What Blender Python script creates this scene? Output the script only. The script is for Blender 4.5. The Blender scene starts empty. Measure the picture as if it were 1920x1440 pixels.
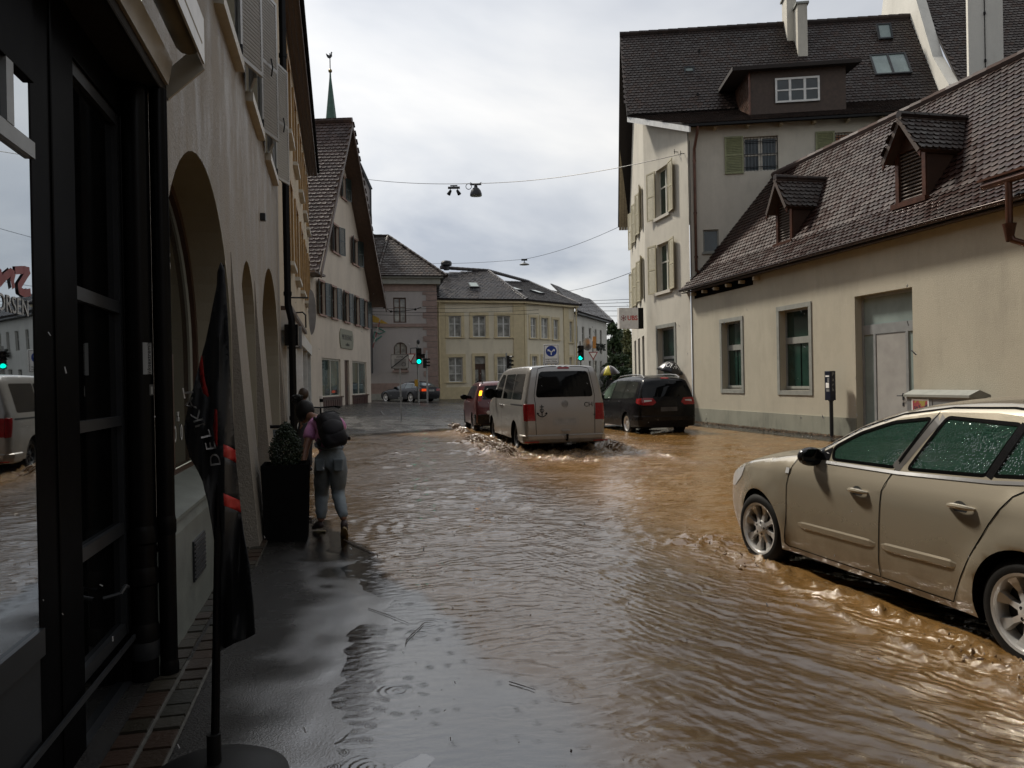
import bpy, bmesh, math, random
import numpy as np
from mathutils import Vector, Matrix, geometry, noise
R = math.radians
random.seed(7)
C = bpy.context.scene.collection
scene = bpy.context.scene

# ------------------------------------------------------------ camera
FPX, HEYE, ROLL, PITCH = 1441.0, 1.6, R(1.1), R(0.16)
_fw = Vector((0, math.cos(PITCH), -math.sin(PITCH)))
_up0 = Vector((0, math.sin(PITCH), math.cos(PITCH)))
_rt0 = Vector((1, 0, 0))
_rt = math.cos(ROLL)*_rt0 - math.sin(ROLL)*_up0
_up = math.sin(ROLL)*_rt0 + math.cos(ROLL)*_up0
EYE = Vector((0, 0, HEYE))
cam = bpy.data.cameras.new("camera")
cam.sensor_width = 36.0
cam.lens = 36.0*FPX/1920.0
cam.clip_start = 0.05
cam.clip_end = 2000
co = bpy.data.objects.new("camera", cam)
C.objects.link(co)
M3 = Matrix((_rt, _up, -_fw)).transposed()
co.matrix_world = Matrix.Translation(EYE) @ M3.to_4x4()
scene.camera = co
def ray(px, py): return _fw + (px-960)/FPX*_rt + (720-py)/FPX*_up
def gnd(px, py, z=0.0):
    r = ray(px, py); return EYE + r*((z-HEYE)/r.z)
def atY(px, py, Y):
    r = ray(px, py); return EYE + r*(Y/r.y)

# ------------------------------------------------------------ light
SUN_AZ, SUN_EL = R(-41), R(50)        # azimuth from +Y towards +X
sdir = Vector((math.sin(SUN_AZ)*math.cos(SUN_EL), math.cos(SUN_AZ)*math.cos(SUN_EL), math.sin(SUN_EL)))
sl = bpy.data.lights.new("sun", 'SUN')
sl.energy = 3.0
sl.angle = R(6)
sl.color = (1.0, 0.93, 0.82)
so = bpy.data.objects.new("sun", sl)
C.objects.link(so)
so.location = (-20, 20, 40)
so.rotation_euler = sdir.to_track_quat('Z', 'Y').to_euler()

world = bpy.data.worlds.new("World")
scene.world = world
world.use_nodes = True
nt = world.node_tree
nt.nodes.clear()
def N(nt, typ, **kw):
    n = nt.nodes.new(typ)
    for k, v in kw.items():
        if hasattr(n, k): setattr(n, k, v)
        else: n.inputs[k].default_value = v
    return n
def L(nt, a, b): nt.links.new(a, b)
out = N(nt, 'ShaderNodeOutputWorld')
sky = N(nt, 'ShaderNodeTexSky', sky_type='NISHITA', sun_disc=False, sun_elevation=SUN_EL, sun_rotation=SUN_AZ)
bg1 = N(nt, 'ShaderNodeBackground'); bg1.inputs[1].default_value = 0.06
L(nt, sky.outputs[0], bg1.inputs[0])
tc = N(nt, 'ShaderNodeTexCoord')
sep = N(nt, 'ShaderNodeSeparateXYZ'); L(nt, tc.outputs['Generated'], sep.inputs[0])
# project the direction on a flat cloud deck
mz = N(nt, 'ShaderNodeMath', operation='MAXIMUM'); L(nt, sep.outputs[2], mz.inputs[0]); mz.inputs[1].default_value = 0.0
mz2 = N(nt, 'ShaderNodeMath', operation='ADD'); L(nt, mz.outputs[0], mz2.inputs[0]); mz2.inputs[1].default_value = 0.22
dx = N(nt, 'ShaderNodeMath', operation='DIVIDE'); L(nt, sep.outputs[0], dx.inputs[0]); L(nt, mz2.outputs[0], dx.inputs[1])
dy = N(nt, 'ShaderNodeMath', operation='DIVIDE'); L(nt, sep.outputs[1], dy.inputs[0]); L(nt, mz2.outputs[0], dy.inputs[1])
cmb = N(nt, 'ShaderNodeCombineXYZ'); L(nt, dx.outputs[0], cmb.inputs[0]); L(nt, dy.outputs[0], cmb.inputs[1]); cmb.inputs[2].default_value = 33.1
nz = N(nt, 'ShaderNodeTexNoise'); nz.inputs['Scale'].default_value = 1.0; nz.inputs['Detail'].default_value = 6; nz.inputs['Roughness'].default_value = 0.52; nz.inputs['Distortion'].default_value = 0.35
L(nt, cmb.outputs[0], nz.inputs['Vector'])
cr = N(nt, 'ShaderNodeValToRGB'); L(nt, nz.outputs['Fac'], cr.inputs[0])
e = cr.color_ramp.elements
e[0].position = 0.34; e[0].color = (0.40, 0.425, 0.475, 1)
e[1].position = 0.68; e[1].color = (0.85, 0.83, 0.795, 1)
m = cr.color_ramp.elements.new(0.5); m.color = (0.625, 0.635, 0.65, 1)
# thin cloud is brighter round the hidden sun, duller away from it
dot = N(nt, 'ShaderNodeVectorMath', operation='DOT_PRODUCT'); L(nt, tc.outputs['Generated'], dot.inputs[0]); dot.inputs[1].default_value = sdir
mr = N(nt, 'ShaderNodeMapRange'); L(nt, dot.outputs['Value'], mr.inputs[0])
mr.inputs[1].default_value = 0.40; mr.inputs[2].default_value = 0.97; mr.inputs[3].default_value = 0.66; mr.inputs[4].default_value = 1.08
bg2 = N(nt, 'ShaderNodeBackground'); L(nt, cr.outputs[0], bg2.inputs[0]); L(nt, mr.outputs[0], bg2.inputs[1])
mx = N(nt, 'ShaderNodeMixShader'); mx.inputs[0].default_value = 0.86
L(nt, bg1.outputs[0], mx.inputs[1]); L(nt, bg2.outputs[0], mx.inputs[2]); L(nt, mx.outputs[0], out.inputs[0])

scene.view_settings.view_transform = 'Standard'
scene.view_settings.look = 'None'
scene.view_settings.exposure = 0.62
scene.view_settings.gamma = 1
scene.cycles.max_bounces = 7
scene.cycles.transparent_max_bounces = 12
scene.cycles.caustics_reflective = False
scene.cycles.caustics_refractive = False

# ------------------------------------------------------------ street frame: s along the street, t across it
TH = R(12.7)
D2 = Vector((-math.sin(TH), math.cos(TH))); N2 = Vector((math.cos(TH), math.sin(TH)))
def ST(s, t, z=0.0):
    p = D2*s + N2*t; return Vector((p.x, p.y, z))
def to_st(x, y): return (D2.x*x+D2.y*y, N2.x*x+N2.y*y)
def sstep(a, b, x):
    x = min(1, max(0, (x-a)/(b-a))); return x*x*(3-2*x)
def pnoise(x, y, seed=0):
    xi = np.floor(x).astype(np.int64); yi = np.floor(y).astype(np.int64); xf = x-xi; yf = y-yi
    def gr(ix, iy):
        h = (ix*374761393+iy*668265263+seed*1442695041) & 0xffffffff; h = ((h ^ (h >> 13))*1274126177) & 0xffffffff; h = h ^ (h >> 16); a = h/4294967295.0*2*np.pi; return np.cos(a), np.sin(a)
    u = xf*xf*xf*(xf*(xf*6-15)+10); v = yf*yf*yf*(yf*(yf*6-15)+10)
    r = []
    for dx_, dy_ in ((0, 0), (1, 0), (0, 1), (1, 1)):
        gx, gy = gr(xi+dx_, yi+dy_); r.append(gx*(xf-dx_)+gy*(yf-dy_))
    return ((r[0]*(1-u)+r[1]*u)*(1-v)+(r[2]*(1-u)+r[3]*u)*v)*1.5
def fbm(x, y, o=4, seed=0, g=.5):
    t = 0*x; a = 1.0
    for k in range(o): t = t+a*pnoise(x*2**k, y*2**k, seed+k); a *= g
    return t
def np_sstep(a, b, x): x = np.clip((x-a)/(b-a), 0, 1); return x*x*(3-2*x)
ES = [(-5, -.3), (2, -.38), (3.4, -.20), (5.4, .16), (7, .05), (8.6, -.22), (10, -.6), (12, -1.1), (14, -1.6), (60, -3)]
EW = [(-5, 2.2), (2, 1.8), (3.2, 1.35), (5.4, .42), (8, .25), (14, .25), (60, .3)]
def np_ground(x, y):
    s = D2.x*x+D2.y*y; t = N2.x*x+N2.y*y
    e = np.interp(s, [q[0] for q in ES], [q[1] for q in ES])+.16*fbm(s*1.1, t*1.1, 3, 5); w = np.interp(s, [q[0] for q in EW], [q[1] for q in EW])
    d = t-e
    near = np.where(d < 0, .045*np.clip(-d/.8, 0, 1), -.006*np.clip(d/w, 0, 1)-.085*np_sstep(.75, 1.5, d/w))
    near = near+.004*fbm(s*2.3, t*2.3, 3, 9)
    far = .30+.22*np_sstep(8, 0, t); sh = .35*np.clip(t, 0, 20)
    a = np_sstep(21, 37, s-sh)
    z = near*(1-a)+far*a
    return np.where((t > 10) & (s < 40), np.maximum(z, -.085+.115*np_sstep(11.1, 12.1, t)), z)
def ground_z(x, y): return float(np_ground(np.array([x]), np.array([y]))[0])

# ------------------------------------------------------------ mesh builder
class MB:
    def __init__(self): self.v = []; self.f = []
    def quad(self, a, b, c, d):
        i = len(self.v); self.v += [a, b, c, d]; self.f.append((i, i+1, i+2, i+3))
    def poly(self, pts):
        i = len(self.v); self.v += list(pts); self.f.append(tuple(range(i, i+len(pts))))
    def box8(self, p):   # p: 8 points, bottom ring 0-3 then top ring 4-7
        i = len(self.v); self.v += list(p)
        for q in ((3, 2, 1, 0), (4, 5, 6, 7), (0, 1, 5, 4), (1, 2, 6, 5), (2, 3, 7, 6), (3, 0, 4, 7)):
            self.f.append(tuple(i+k for k in q))
    def box(self, x0, x1, y0, y1, z0, z1):
        self.box8([Vector(p) for p in ((x0, y0, z0), (x1, y0, z0), (x1, y1, z0), (x0, y1, z0), (x0, y0, z1), (x1, y0, z1), (x1, y1, z1), (x0, y1, z1))])
    def tube(self, pts, r, n=10, caps=True, r2=None):
        pts = [Vector(p) for p in pts]
        i0 = len(self.v); k = len(pts)
        prev = None
        for j, p in enumerate(pts):
            if j == 0: t = pts[1]-p
            elif j == k-1: t = p-pts[j-1]
            else: t = (pts[j+1]-p).normalized()+(p-pts[j-1]).normalized()
            t.normalize()
            if prev is None:
                a = t.cross(Vector((0, 0, 1)))
                if a.length < 1e-3: a = t.cross(Vector((1, 0, 0)))
                a.normalize()
            else:
                a = prev - t*prev.dot(t); a.normalize()
            prev = a
            b = t.cross(a)
            rr = r[j] if isinstance(r, (list, tuple)) else r
            for q in range(n):
                an = 2*math.pi*q/n
                self.v.append(p + (a*math.cos(an)+b*math.sin(an))*rr)
        for j in range(k-1):
            for q in range(n):
                q2 = (q+1) % n
                self.f.append((i0+j*n+q, i0+j*n+q2, i0+(j+1)*n+q2, i0+(j+1)*n+q))
        if caps:
            self.f.append(tuple(i0+q for q in reversed(range(n))))
            self.f.append(tuple(i0+(k-1)*n+q for q in range(n)))
    def lathe(self, origin, prof, n=24, axis='Z', caps=False):
        o = Vector(origin); i0 = len(self.v)
        for (r, h) in prof:
            for q in range(n):
                an = 2*math.pi*q/n
                c, s = math.cos(an)*r, math.sin(an)*r
                if axis == 'Z': p = Vector((c, s, h))
                elif axis == 'Y': p = Vector((c, h, s))
                else: p = Vector((h, c, s))
                self.v.append(o+p)
        for j in range(len(prof)-1):
            for q in range(n):
                q2 = (q+1) % n
                self.f.append((i0+j*n+q, i0+j*n+q2, i0+(j+1)*n+q2, i0+(j+1)*n+q))
        if caps:
            self.f.append(tuple(i0+q for q in reversed(range(n))))
            self.f.append(tuple(i0+(len(prof)-1)*n+q for q in range(n)))
    def ball(self, c, rx, ry=None, rz=None, n=12, m=8):
        ry = ry or rx; rz = rz or rx; c = Vector(c); i0 = len(self.v)
        for j in range(m+1):
            ph = math.pi*j/m
            for q in range(n):
                an = 2*math.pi*q/n
                self.v.append(c+Vector((rx*math.sin(ph)*math.cos(an), ry*math.sin(ph)*math.sin(an), rz*math.cos(ph))))
        for j in range(m):
            for q in range(n):
                q2 = (q+1) % n
                self.f.append((i0+j*n+q2, i0+j*n+q, i0+(j+1)*n+q, i0+(j+1)*n+q2))
    def xform(self, M): self.v = [M @ Vector(p) for p in self.v]; return self
    def add(self, o):
        i = len(self.v); self.v += list(o.v); self.f += [tuple(i+k for k in f) for f in o.f]

ROOT = {}
def obj(name, mb, mat, parent=None, smooth=False, world=True, doubles=False, bevel=0.0, auto=35):
    me = bpy.data.meshes.new(name)
    off = ROOT.get(parent.name, Vector((0, 0, 0))) if (parent is not None and world) else Vector((0, 0, 0))
    me.from_pydata([tuple(Vector(p)-off) for p in mb.v], [], mb.f)
    if doubles or bevel or smooth:
        bm = bmesh.new(); bm.from_mesh(me)
        if doubles: bmesh.ops.remove_doubles(bm, verts=bm.verts, dist=0.0005)
        if smooth:
            for f in bm.faces: f.smooth = True
            for ed in bm.edges:
                if len(ed.link_faces) == 2 and ed.calc_face_angle(0) > R(auto): ed.smooth = False
        bm.to_mesh(me); bm.free()
    me.update()
    o = bpy.data.objects.new(name, me)
    C.objects.link(o)
    if mat: me.materials.append(mat)
    if parent is not None:
        o.parent = parent
        ROOT[o.name] = off
    if bevel:
        md = o.modifiers.new('edge', 'BEVEL'); md.width = bevel; md.segments = 2; md.limit_method = 'ANGLE'
    return o
def tag(o, label=None, cat=None, group=None, kind=None):
    if label: o['label'] = label
    if cat: o['category'] = cat
    if group: o['group'] = group
    if kind: o['kind'] = kind
    return o
def thing(name, label, cat, loc=(0, 0, 0), rotz=0.0, group=None):
    o = bpy.data.objects.new(name, None); C.objects.link(o)
    o.location = loc; o.rotation_euler = (0, 0, rotz); o.empty_display_size = 0.2
    ROOT[o.name] = Vector(loc)
    return tag(o, label, cat, group)
def struct(name, mb, mat, **kw):
    o = obj(name, mb, mat, None, **kw); o['kind'] = 'structure'; return o
def text_mb(s, size, M, extrude=0.002, align='CENTER', shear=0.0, spacing=1.0, bold=0.0):
    cu = bpy.data.curves.new('lettering', 'FONT'); cu.body = s; cu.size = size; cu.extrude = extrude
    cu.align_x = align; cu.align_y = 'CENTER'; cu.shear = shear; cu.space_character = spacing; cu.offset = bold
    cu.resolution_u = 3
    o = bpy.data.objects.new('lettering', cu); C.objects.link(o)
    me = bpy.data.meshes.new_from_object(o.evaluated_get(bpy.context.evaluated_depsgraph_get()))
    mb = MB(); mb.v = [M @ v.co for v in me.vertices]; mb.f = [tuple(p.vertices) for p in me.polygons]
    bpy.data.objects.remove(o); bpy.data.curves.remove(cu); bpy.data.meshes.remove(me)
    return mb
def axes(o, x, y):     # matrix with local x, y axes at origin o
    x = Vector(x).normalized(); z = x.cross(Vector(y)).normalized(); y = z.cross(x)
    M = Matrix((x, y, z)).transposed().to_4x4(); M.translation = Vector(o); return M

# ------------------------------------------------------------ materials
def newmat(name):
    m = bpy.data.materials.new(name); m.use_nodes = True
    nt = m.node_tree; nt.nodes.clear()
    o = N(nt, 'ShaderNodeOutputMaterial'); p = N(nt, 'ShaderNodeBsdfPrincipled'); L(nt, p.outputs[0], o.inputs[0])
    return m, nt, p
def c4(c, k=1.0): return (c[0]*k, c[1]*k, c[2]*k, 1)
def noise_node(nt, scale, detail=4, rough=0.55, vec=None, stretch=None, coord='Object'):
    if vec is None:
        t = N(nt, 'ShaderNodeTexCoord'); vec = t.outputs[coord]
    if stretch:
        mp = N(nt, 'ShaderNodeMapping'); mp.inputs['Scale'].default_value = stretch; L(nt, vec, mp.inputs[0]); vec = mp.outputs[0]
    n = N(nt, 'ShaderNodeTexNoise'); n.inputs['Scale'].default_value = scale; n.inputs['Detail'].default_value = detail; n.inputs['Roughness'].default_value = rough
    L(nt, vec, n.inputs['Vector'])
    return n
def ramp(nt, fac, stops):
    r = N(nt, 'ShaderNodeValToRGB'); L(nt, fac, r.inputs[0]); e = r.color_ramp.elements
    e[0].position, e[0].color = stops[0][0], stops[0][1]
    e[1].position, e[1].color = stops[-1][0], stops[-1][1]
    for p, c in stops[1:-1]:
        x = e.new(p); x.color = c
    return r
def g1(v): return (v, v, v, 1)
def bump(nt, h, strength, dist, normal=None):
    b = N(nt, 'ShaderNodeBump'); b.inputs['Strength'].default_value = strength; b.inputs['Distance'].default_value = dist
    L(nt, h, b.inputs['Height'])
    if normal: L(nt, normal, b.inputs['Normal'])
    return b
def plain(name, col, rough=0.5, metal=0.0, vary=0.12, scale=6.0, bumpd=0.0, spec=0.5):
    m, nt, p = newmat(name)
    n = noise_node(nt, scale, 5)
    r = ramp(nt, n.outputs['Fac'], [(0.3, c4(col, 1-vary)), (0.7, c4(col, 1+vary))])
    L(nt, r.outputs[0], p.inputs['Base Color'])
    p.inputs['Roughness'].default_value = rough; p.inputs['Metallic'].default_value = metal
    p.inputs['Specular IOR Level'].default_value = spec
    if bumpd:
        n2 = noise_node(nt, scale*12, 4)
        b = bump(nt, n2.outputs['Fac'], 0.6, bumpd); L(nt, b.outputs[0], p.inputs['Normal'])
    return m
def plaster(name, col, wet=0.0, grain=60, gd=0.006, dirt=0.25, coords='Object', zlow=None):
    # mineral render: mottled, vertical rain streaks, grainy surface
    m, nt, p = newmat(name)
    a = noise_node(nt, 0.7, 6, 0.6)
    b = noise_node(nt, 1.4, 7, 0.68, stretch=(1.7, 1.7, 0.26))
    mxn = N(nt, 'ShaderNodeMath', operation='ADD'); L(nt, a.outputs['Fac'], mxn.inputs[0]); L(nt, b.outputs['Fac'], mxn.inputs[1])
    hl = N(nt, 'ShaderNodeMath', operation='MULTIPLY'); L(nt, mxn.outputs[0], hl.inputs[0]); hl.inputs[1].default_value = 0.5
    r = ramp(nt, hl.outputs[0], [(0.34, c4(col, 1-dirt)), (0.5, c4(col, 1.0)), (0.66, c4(col, 1+dirt*0.35))])
    st_n = noise_node(nt, 0.45, 9, 0.72, stretch=(1.0, 1.0, 0.55)); st_r = ramp(nt, st_n.outputs['Fac'], [(0.50, g1(1.0)), (0.56, g1(0.94)), (0.70, g1(0.89))])
    sm_ = N(nt, 'ShaderNodeMixRGB', blend_type='MULTIPLY'); sm_.inputs[0].default_value = 1; L(nt, r.outputs[0], sm_.inputs[1]); L(nt, st_r.outputs[0], sm_.inputs[2]); r = sm_
    L(nt, r.outputs[0], p.inputs['Base Color'])
    g = noise_node(nt, grain, 3, 0.7)
    bp = bump(nt, g.outputs['Fac'], 0.75, gd); L(nt, bp.outputs[0], p.inputs['Normal'])
    if wet > 0:
        w = noise_node(nt, 2.2, 8, 0.75, stretch=(1.3, 1.3, 0.34))
        rr = ramp(nt, w.outputs['Fac'], [(0.42, g1(0.75)), (0.6, g1(0.75-wet))])
        L(nt, rr.outputs[0], p.inputs['Roughness'])
        dk = N(nt, 'ShaderNodeMixRGB', blend_type='MULTIPLY'); dk.inputs[0].default_value = 1
        r2 = ramp(nt, w.outputs['Fac'], [(0.42, g1(1)), (0.6, g1(0.82))])
        L(nt, r.outputs[0], dk.inputs[1]); L(nt, r2.outputs[0], dk.inputs[2]); L(nt, dk.outputs[0], p.inputs['Base Color'])
    else: p.inputs['Roughness'].default_value = 0.85
    return m
def tilemat(name, cols, rough=0.35, bumpd=0.004):
    m, nt, p = newmat(name)
    g = N(nt, 'ShaderNodeNewGeometry')
    r = ramp(nt, g.outputs['Random Per Island'], [(i/(len(cols)-1.0), c4(c)) for i, c in enumerate(cols)])
    n = noise_node(nt, 0.5, 6, 0.65)
    r2 = ramp(nt, n.outputs['Fac'], [(0.35, g1(0.7)), (0.65, g1(1.15))])
    mm = N(nt, 'ShaderNodeMixRGB', blend_type='MULTIPLY'); mm.inputs[0].default_value = 1
    L(nt, r.outputs[0], mm.inputs[1]); L(nt, r2.outputs[0], mm.inputs[2]); L(nt, mm.outputs[0], p.inputs['Base Color'])
    rr = N(nt, 'ShaderNodeMapRange'); L(nt, g.outputs['Random Per Island'], rr.inputs[0]); rr.inputs[3].default_value = rough*0.75; rr.inputs[4].default_value = rough*1.4
    L(nt, rr.outputs[0], p.inputs['Roughness'])
    p.inputs['Specular IOR Level'].default_value = .22; n3 = noise_node(nt, 40, 4)
    b = bump(nt, n3.outputs['Fac'], 0.5, bumpd); L(nt, b.outputs[0], p.inputs['Normal'])
    return m
def glassmat(name, col=(0.02, 0.03, 0.035), rough=0.04, wob=0.0, spec=0.5):
    # window glass seen from outside by day: dark room behind, sky and street mirrored on it
    m, nt, p = newmat(name)
    n = noise_node(nt, 0.9, 3)
    r = ramp(nt, n.outputs['Fac'], [(0.35, c4(col, 0.5)), (0.65, c4(col, 1.6))])
    L(nt, r.outputs[0], p.inputs['Base Color']); p.inputs['Roughness'].default_value = rough; p.inputs['IOR'].default_value = 1.52
    p.inputs['Specular IOR Level'].default_value = spec
    if wob:
        n2 = noise_node(nt, 1.3, 1); b = bump(nt, n2.outputs['Fac'], 0.3, wob); L(nt, b.outputs[0], p.inputs['Normal'])
    return m
def carpaint(name, col, metal=0.55, rough=0.3, dirt=(0.20, 0.14, 0.08), flake=True, wet=True, spec=0.5, dirth=0.75, coat=0.6):
    m, nt, p = newmat(name)
    tcn = N(nt, 'ShaderNodeTexCoord'); sp = N(nt, 'ShaderNodeSeparateXYZ'); L(nt, tcn.outputs['Object'], sp.inputs[0])
    n = noise_node(nt, 3.0, 6, 0.65)
    ad = N(nt, 'ShaderNodeMath', operation='MULTIPLY_ADD'); L(nt, n.outputs['Fac'], ad.inputs[0]); ad.inputs[1].default_value = -0.55; L(nt, sp.outputs[2], ad.inputs[2])
    rd = ramp(nt, ad.outputs[0], [(0.0, g1(0.75)), (0.12, g1(0.4)), (dirth*0.45, g1(0.0))])
    mm = N(nt, 'ShaderNodeMixRGB'); L(nt, rd.outputs[0], mm.inputs[0]); mm.inputs[1].default_value = c4(col); mm.inputs[2].default_value = c4(dirt)
    L(nt, mm.outputs[0], p.inputs['Base Color'])
    p.inputs['Metallic'].default_value = metal
    p.inputs['Coat Weight'].default_value = coat; p.inputs['Specular IOR Level'].default_value = spec; p.inputs['Coat Roughness'].default_value = 0.06
    rg = N(nt, 'ShaderNodeMapRange'); L(nt, rd.outputs[0], rg.inputs[0]); rg.inputs[3].default_value = rough; rg.inputs[4].default_value = 0.6
    L(nt, rg.outputs[0], p.inputs['Roughness'])
    if wet:
        v = N(nt, 'ShaderNodeTexVoronoi'); v.inputs['Scale'].default_value = 75; L(nt, tcn.outputs['Object'], v.inputs['Vector'])
        v.inputs['Randomness'].default_value = 1.0
        rv = ramp(nt, v.outputs['Distance'], [(0.0, g1(1)), (0.22, g1(0.75)), (0.34, g1(0))])
        b = bump(nt, rv.outputs[0], 0.09, 0.0016)
        L(nt, b.outputs[0], p.inputs['Normal'])
    return m
def emit(name, col, s):
    m = bpy.data.materials.new(name); m.use_nodes = True; nt = m.node_tree; nt.nodes.clear()
    o = N(nt, 'ShaderNodeOutputMaterial'); e = N(nt, 'ShaderNodeEmission'); e.inputs[0].default_value = c4(col); e.inputs[1].default_value = s
    L(nt, e.outputs[0], o.inputs[0]); return m

MT = {}
MT['black'] = plain('black_metal', (0.003, 0.003, 0.0033), 0.42, 0.0, 0.2, spec=0.16)
def matt_black(name, col, gl):
    m = bpy.data.materials.new(name); m.use_nodes = True; nt = m.node_tree; nt.nodes.clear(); o = N(nt, 'ShaderNodeOutputMaterial'); d = N(nt, 'ShaderNodeBsdfDiffuse'); g = N(nt, 'ShaderNodeBsdfGlossy'); g.inputs['Roughness'].default_value = .3; mx_ = N(nt, 'ShaderNodeMixShader'); mx_.inputs[0].default_value = gl
    n = noise_node(nt, 6, 4); r = ramp(nt, n.outputs['Fac'], [(.3, c4(col, .7)), (.7, c4(col, 1.3))]); L(nt, r.outputs[0], d.inputs[0]); L(nt, d.outputs[0], mx_.inputs[1]); L(nt, g.outputs[0], mx_.inputs[2]); L(nt, mx_.outputs[0], o.inputs[0]); return m
MT['black'] = matt_black('black_metal', (.004, .004, .0045), .018)
MT['black_gloss'] = plain('black_gloss', (0.008, 0.008, 0.009), 0.12)
MT['black_matt'] = matt_black('black_matt', (.004, .004, .004), .005)
MT['dark_grey'] = plain('dark_grey', (0.025, 0.027, 0.03), 0.4, spec=0.3)
MT['rubber'] = plain('rubber', (0.008, 0.0075, 0.007), 0.6, 0, 0.3, 8, 0.002, spec=.2)
MT['steel'] = plain('steel', (0.34, 0.34, 0.34), 0.35, 0.8)
MT['grey_metal'] = plain('grey_metal', (0.28, 0.29, 0.29), 0.42, 0.3)
MT['white_paint'] = plain('white_paint', (0.62, 0.62, 0.6), 0.4)
MT['cream_frame'] = plain('cream_frame', (0.5, 0.48, 0.42), 0.5)
MT['copper'] = plain('copper', (0.085, 0.035, 0.02), 0.28, 0.4, 0.35, 5)
MT['dark_copper'] = plain('dark_copper', (0.045, 0.024, 0.018), 0.28, 0.4, 0.3, 5)
MT['glass'] = glassmat('window_glass')
MT['glass_green'] = glassmat('bank_glass', (0.012, 0.03, 0.022))
MT['glass_dark'] = glassmat('tinted_glass', (0.003, 0.0035, 0.004), 0.05, spec=0.22)
MT['red'] = plain('red_paint', (0.55, 0.02, 0.015), 0.4)
MT['white'] = plain('white_sign', (0.85, 0.85, 0.83), 0.45)
MT['skin'] = plain('skin', (0.22, 0.11, 0.07), 0.5)

# ------------------------------------------------------------ facades
class Fac:
    def __init__(s, o, u):
        s.o = Vector((o[0], o[1])); s.u = Vector((u[0], u[1])).normalized(); s.n = Vector((s.u.y, -s.u.x))
    def pt(s, a, z, off=0.0):
        q = s.o + s.u*a + s.n*off; return Vector((q.x, q.y, z))
    def px(s, px, py, off=0.0):
        r = ray(px, py); n3 = Vector((s.n.x, s.n.y, 0)); o3 = Vector((s.o.x, s.o.y, 0)) + n3*off
        k = (o3-EYE).dot(n3)/r.dot(n3); P = EYE + r*k
        return (Vector((P.x, P.y))-s.o).dot(s.u), P.z
    def box(s, mb, a0, a1, z0, z1, o0, o1):
        mb.box8([s.pt(a0, z0, o1), s.pt(a1, z0, o1), s.pt(a1, z0, o0), s.pt(a0, z0, o0),
                 s.pt(a0, z1, o1), s.pt(a1, z1, o1), s.pt(a1, z1, o0), s.pt(a0, z1, o0)])
    def M(s, a, z, off=0.0):
        return axes(s.pt(a, z, off), (s.u.x, s.u.y, 0), (0, 0, 1))
def rect(a0, a1, z0, z1): return [(a0, z0), (a1, z0), (a1, z1), (a0, z1)]
def arch(a0, a1, z0, zs, zt, n=18):
    c, h = (a0+a1)/2, (a1-a0)/2
    return [(a0, z0), (a1, z0)] + [(c+h*math.cos(math.pi*k/n), zs+(zt-zs)*math.sin(math.pi*k/n)) for k in range(n+1)]
def wall(fac, outline, holes, depth=0.2, mb=None, off=0.0, back=0.0, warp=None):
    mb = mb or MB()
    loops = [[Vector((a, z, 0)) for a, z in outline]] + [[Vector((a, z, 0)) for a, z in h] for h in holes]
    flat = [p for l in loops for p in l]
    tris = geometry.tessellate_polygon(loops)
    P = (lambda a, z, o: fac.pt(a, z, o + (warp(a, z) if warp else 0)))
    i = len(mb.v); mb.v += [P(p.x, p.y, off) for p in flat]
    nf = Vector((fac.n.x, fac.n.y, 0))
    for t in tris:
        A, B, Cc = (mb.v[i+k] for k in t)
        if (B-A).cross(Cc-A).dot(nf) < 0: t = (t[0], t[2], t[1])
        mb.f.append(tuple(i+k for k in t))
    for h in holes:
        m = len(h)
        for k in range(m):
            a, b = h[k], h[(k+1) % m]
            mb.quad(P(a[0], a[1], off), fac.pt(a[0], a[1], -depth), fac.pt(b[0], b[1], -depth), P(b[0], b[1], off))
    if back:
        m = len(outline)
        for k in range(m):
            a, b = outline[k], outline[(k+1) % m]
            mb.quad(P(a[0], a[1], off), P(b[0], b[1], off), fac.pt(b[0], b[1], -back), fac.pt(a[0], a[1], -back))
        mb.poly([fac.pt(a, z, -back) for a, z in reversed(outline)])
    return mb
def window(parent, fac, a0, a1, z0, z1, depth=0.12, fm=None, pm=None, cols=2, rows=(0.62,), fw=0.06, mw=0.045, th=0.05, name='window'):
    """frame and bars as one mesh, the panes as its child; rows = heights (0..1) of the horizontal bars"""
    fm = fm or MT['white_paint']; pm = pm or MT['glass']
    mb = MB(); o1 = -depth+th; o0 = -depth
    fac.box(mb, a0, a0+fw, z0, z1, o0, o1); fac.box(mb, a1-fw, a1, z0, z1, o0, o1)
    fac.box(mb, a0+fw, a1-fw, z0, z0+fw, o0, o1-0.003); fac.box(mb, a0+fw, a1-fw, z1-fw, z1, o0, o1-0.003)
    for k in range(1, cols):
        a = a0+(a1-a0)*k/cols
        fac.box(mb, a-mw, a+mw, z0+fw, z1-fw, o0, o1-0.006)
    for r in rows:
        z = z0+(z1-z0)*r
        fac.box(mb, a0+fw, a1-fw, z-mw*0.6, z+mw*0.6, o0+0.004, o1-0.012)
    w = obj(name, mb, fm, parent)
    g = MB(); g.quad(fac.pt(a0, z0, o0+0.015), fac.pt(a1, z0, o0+0.015), fac.pt(a1, z1, o0+0.015), fac.pt(a0, z1, o0+0.015))
    obj('pane', g, pm, w)
    return w
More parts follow.
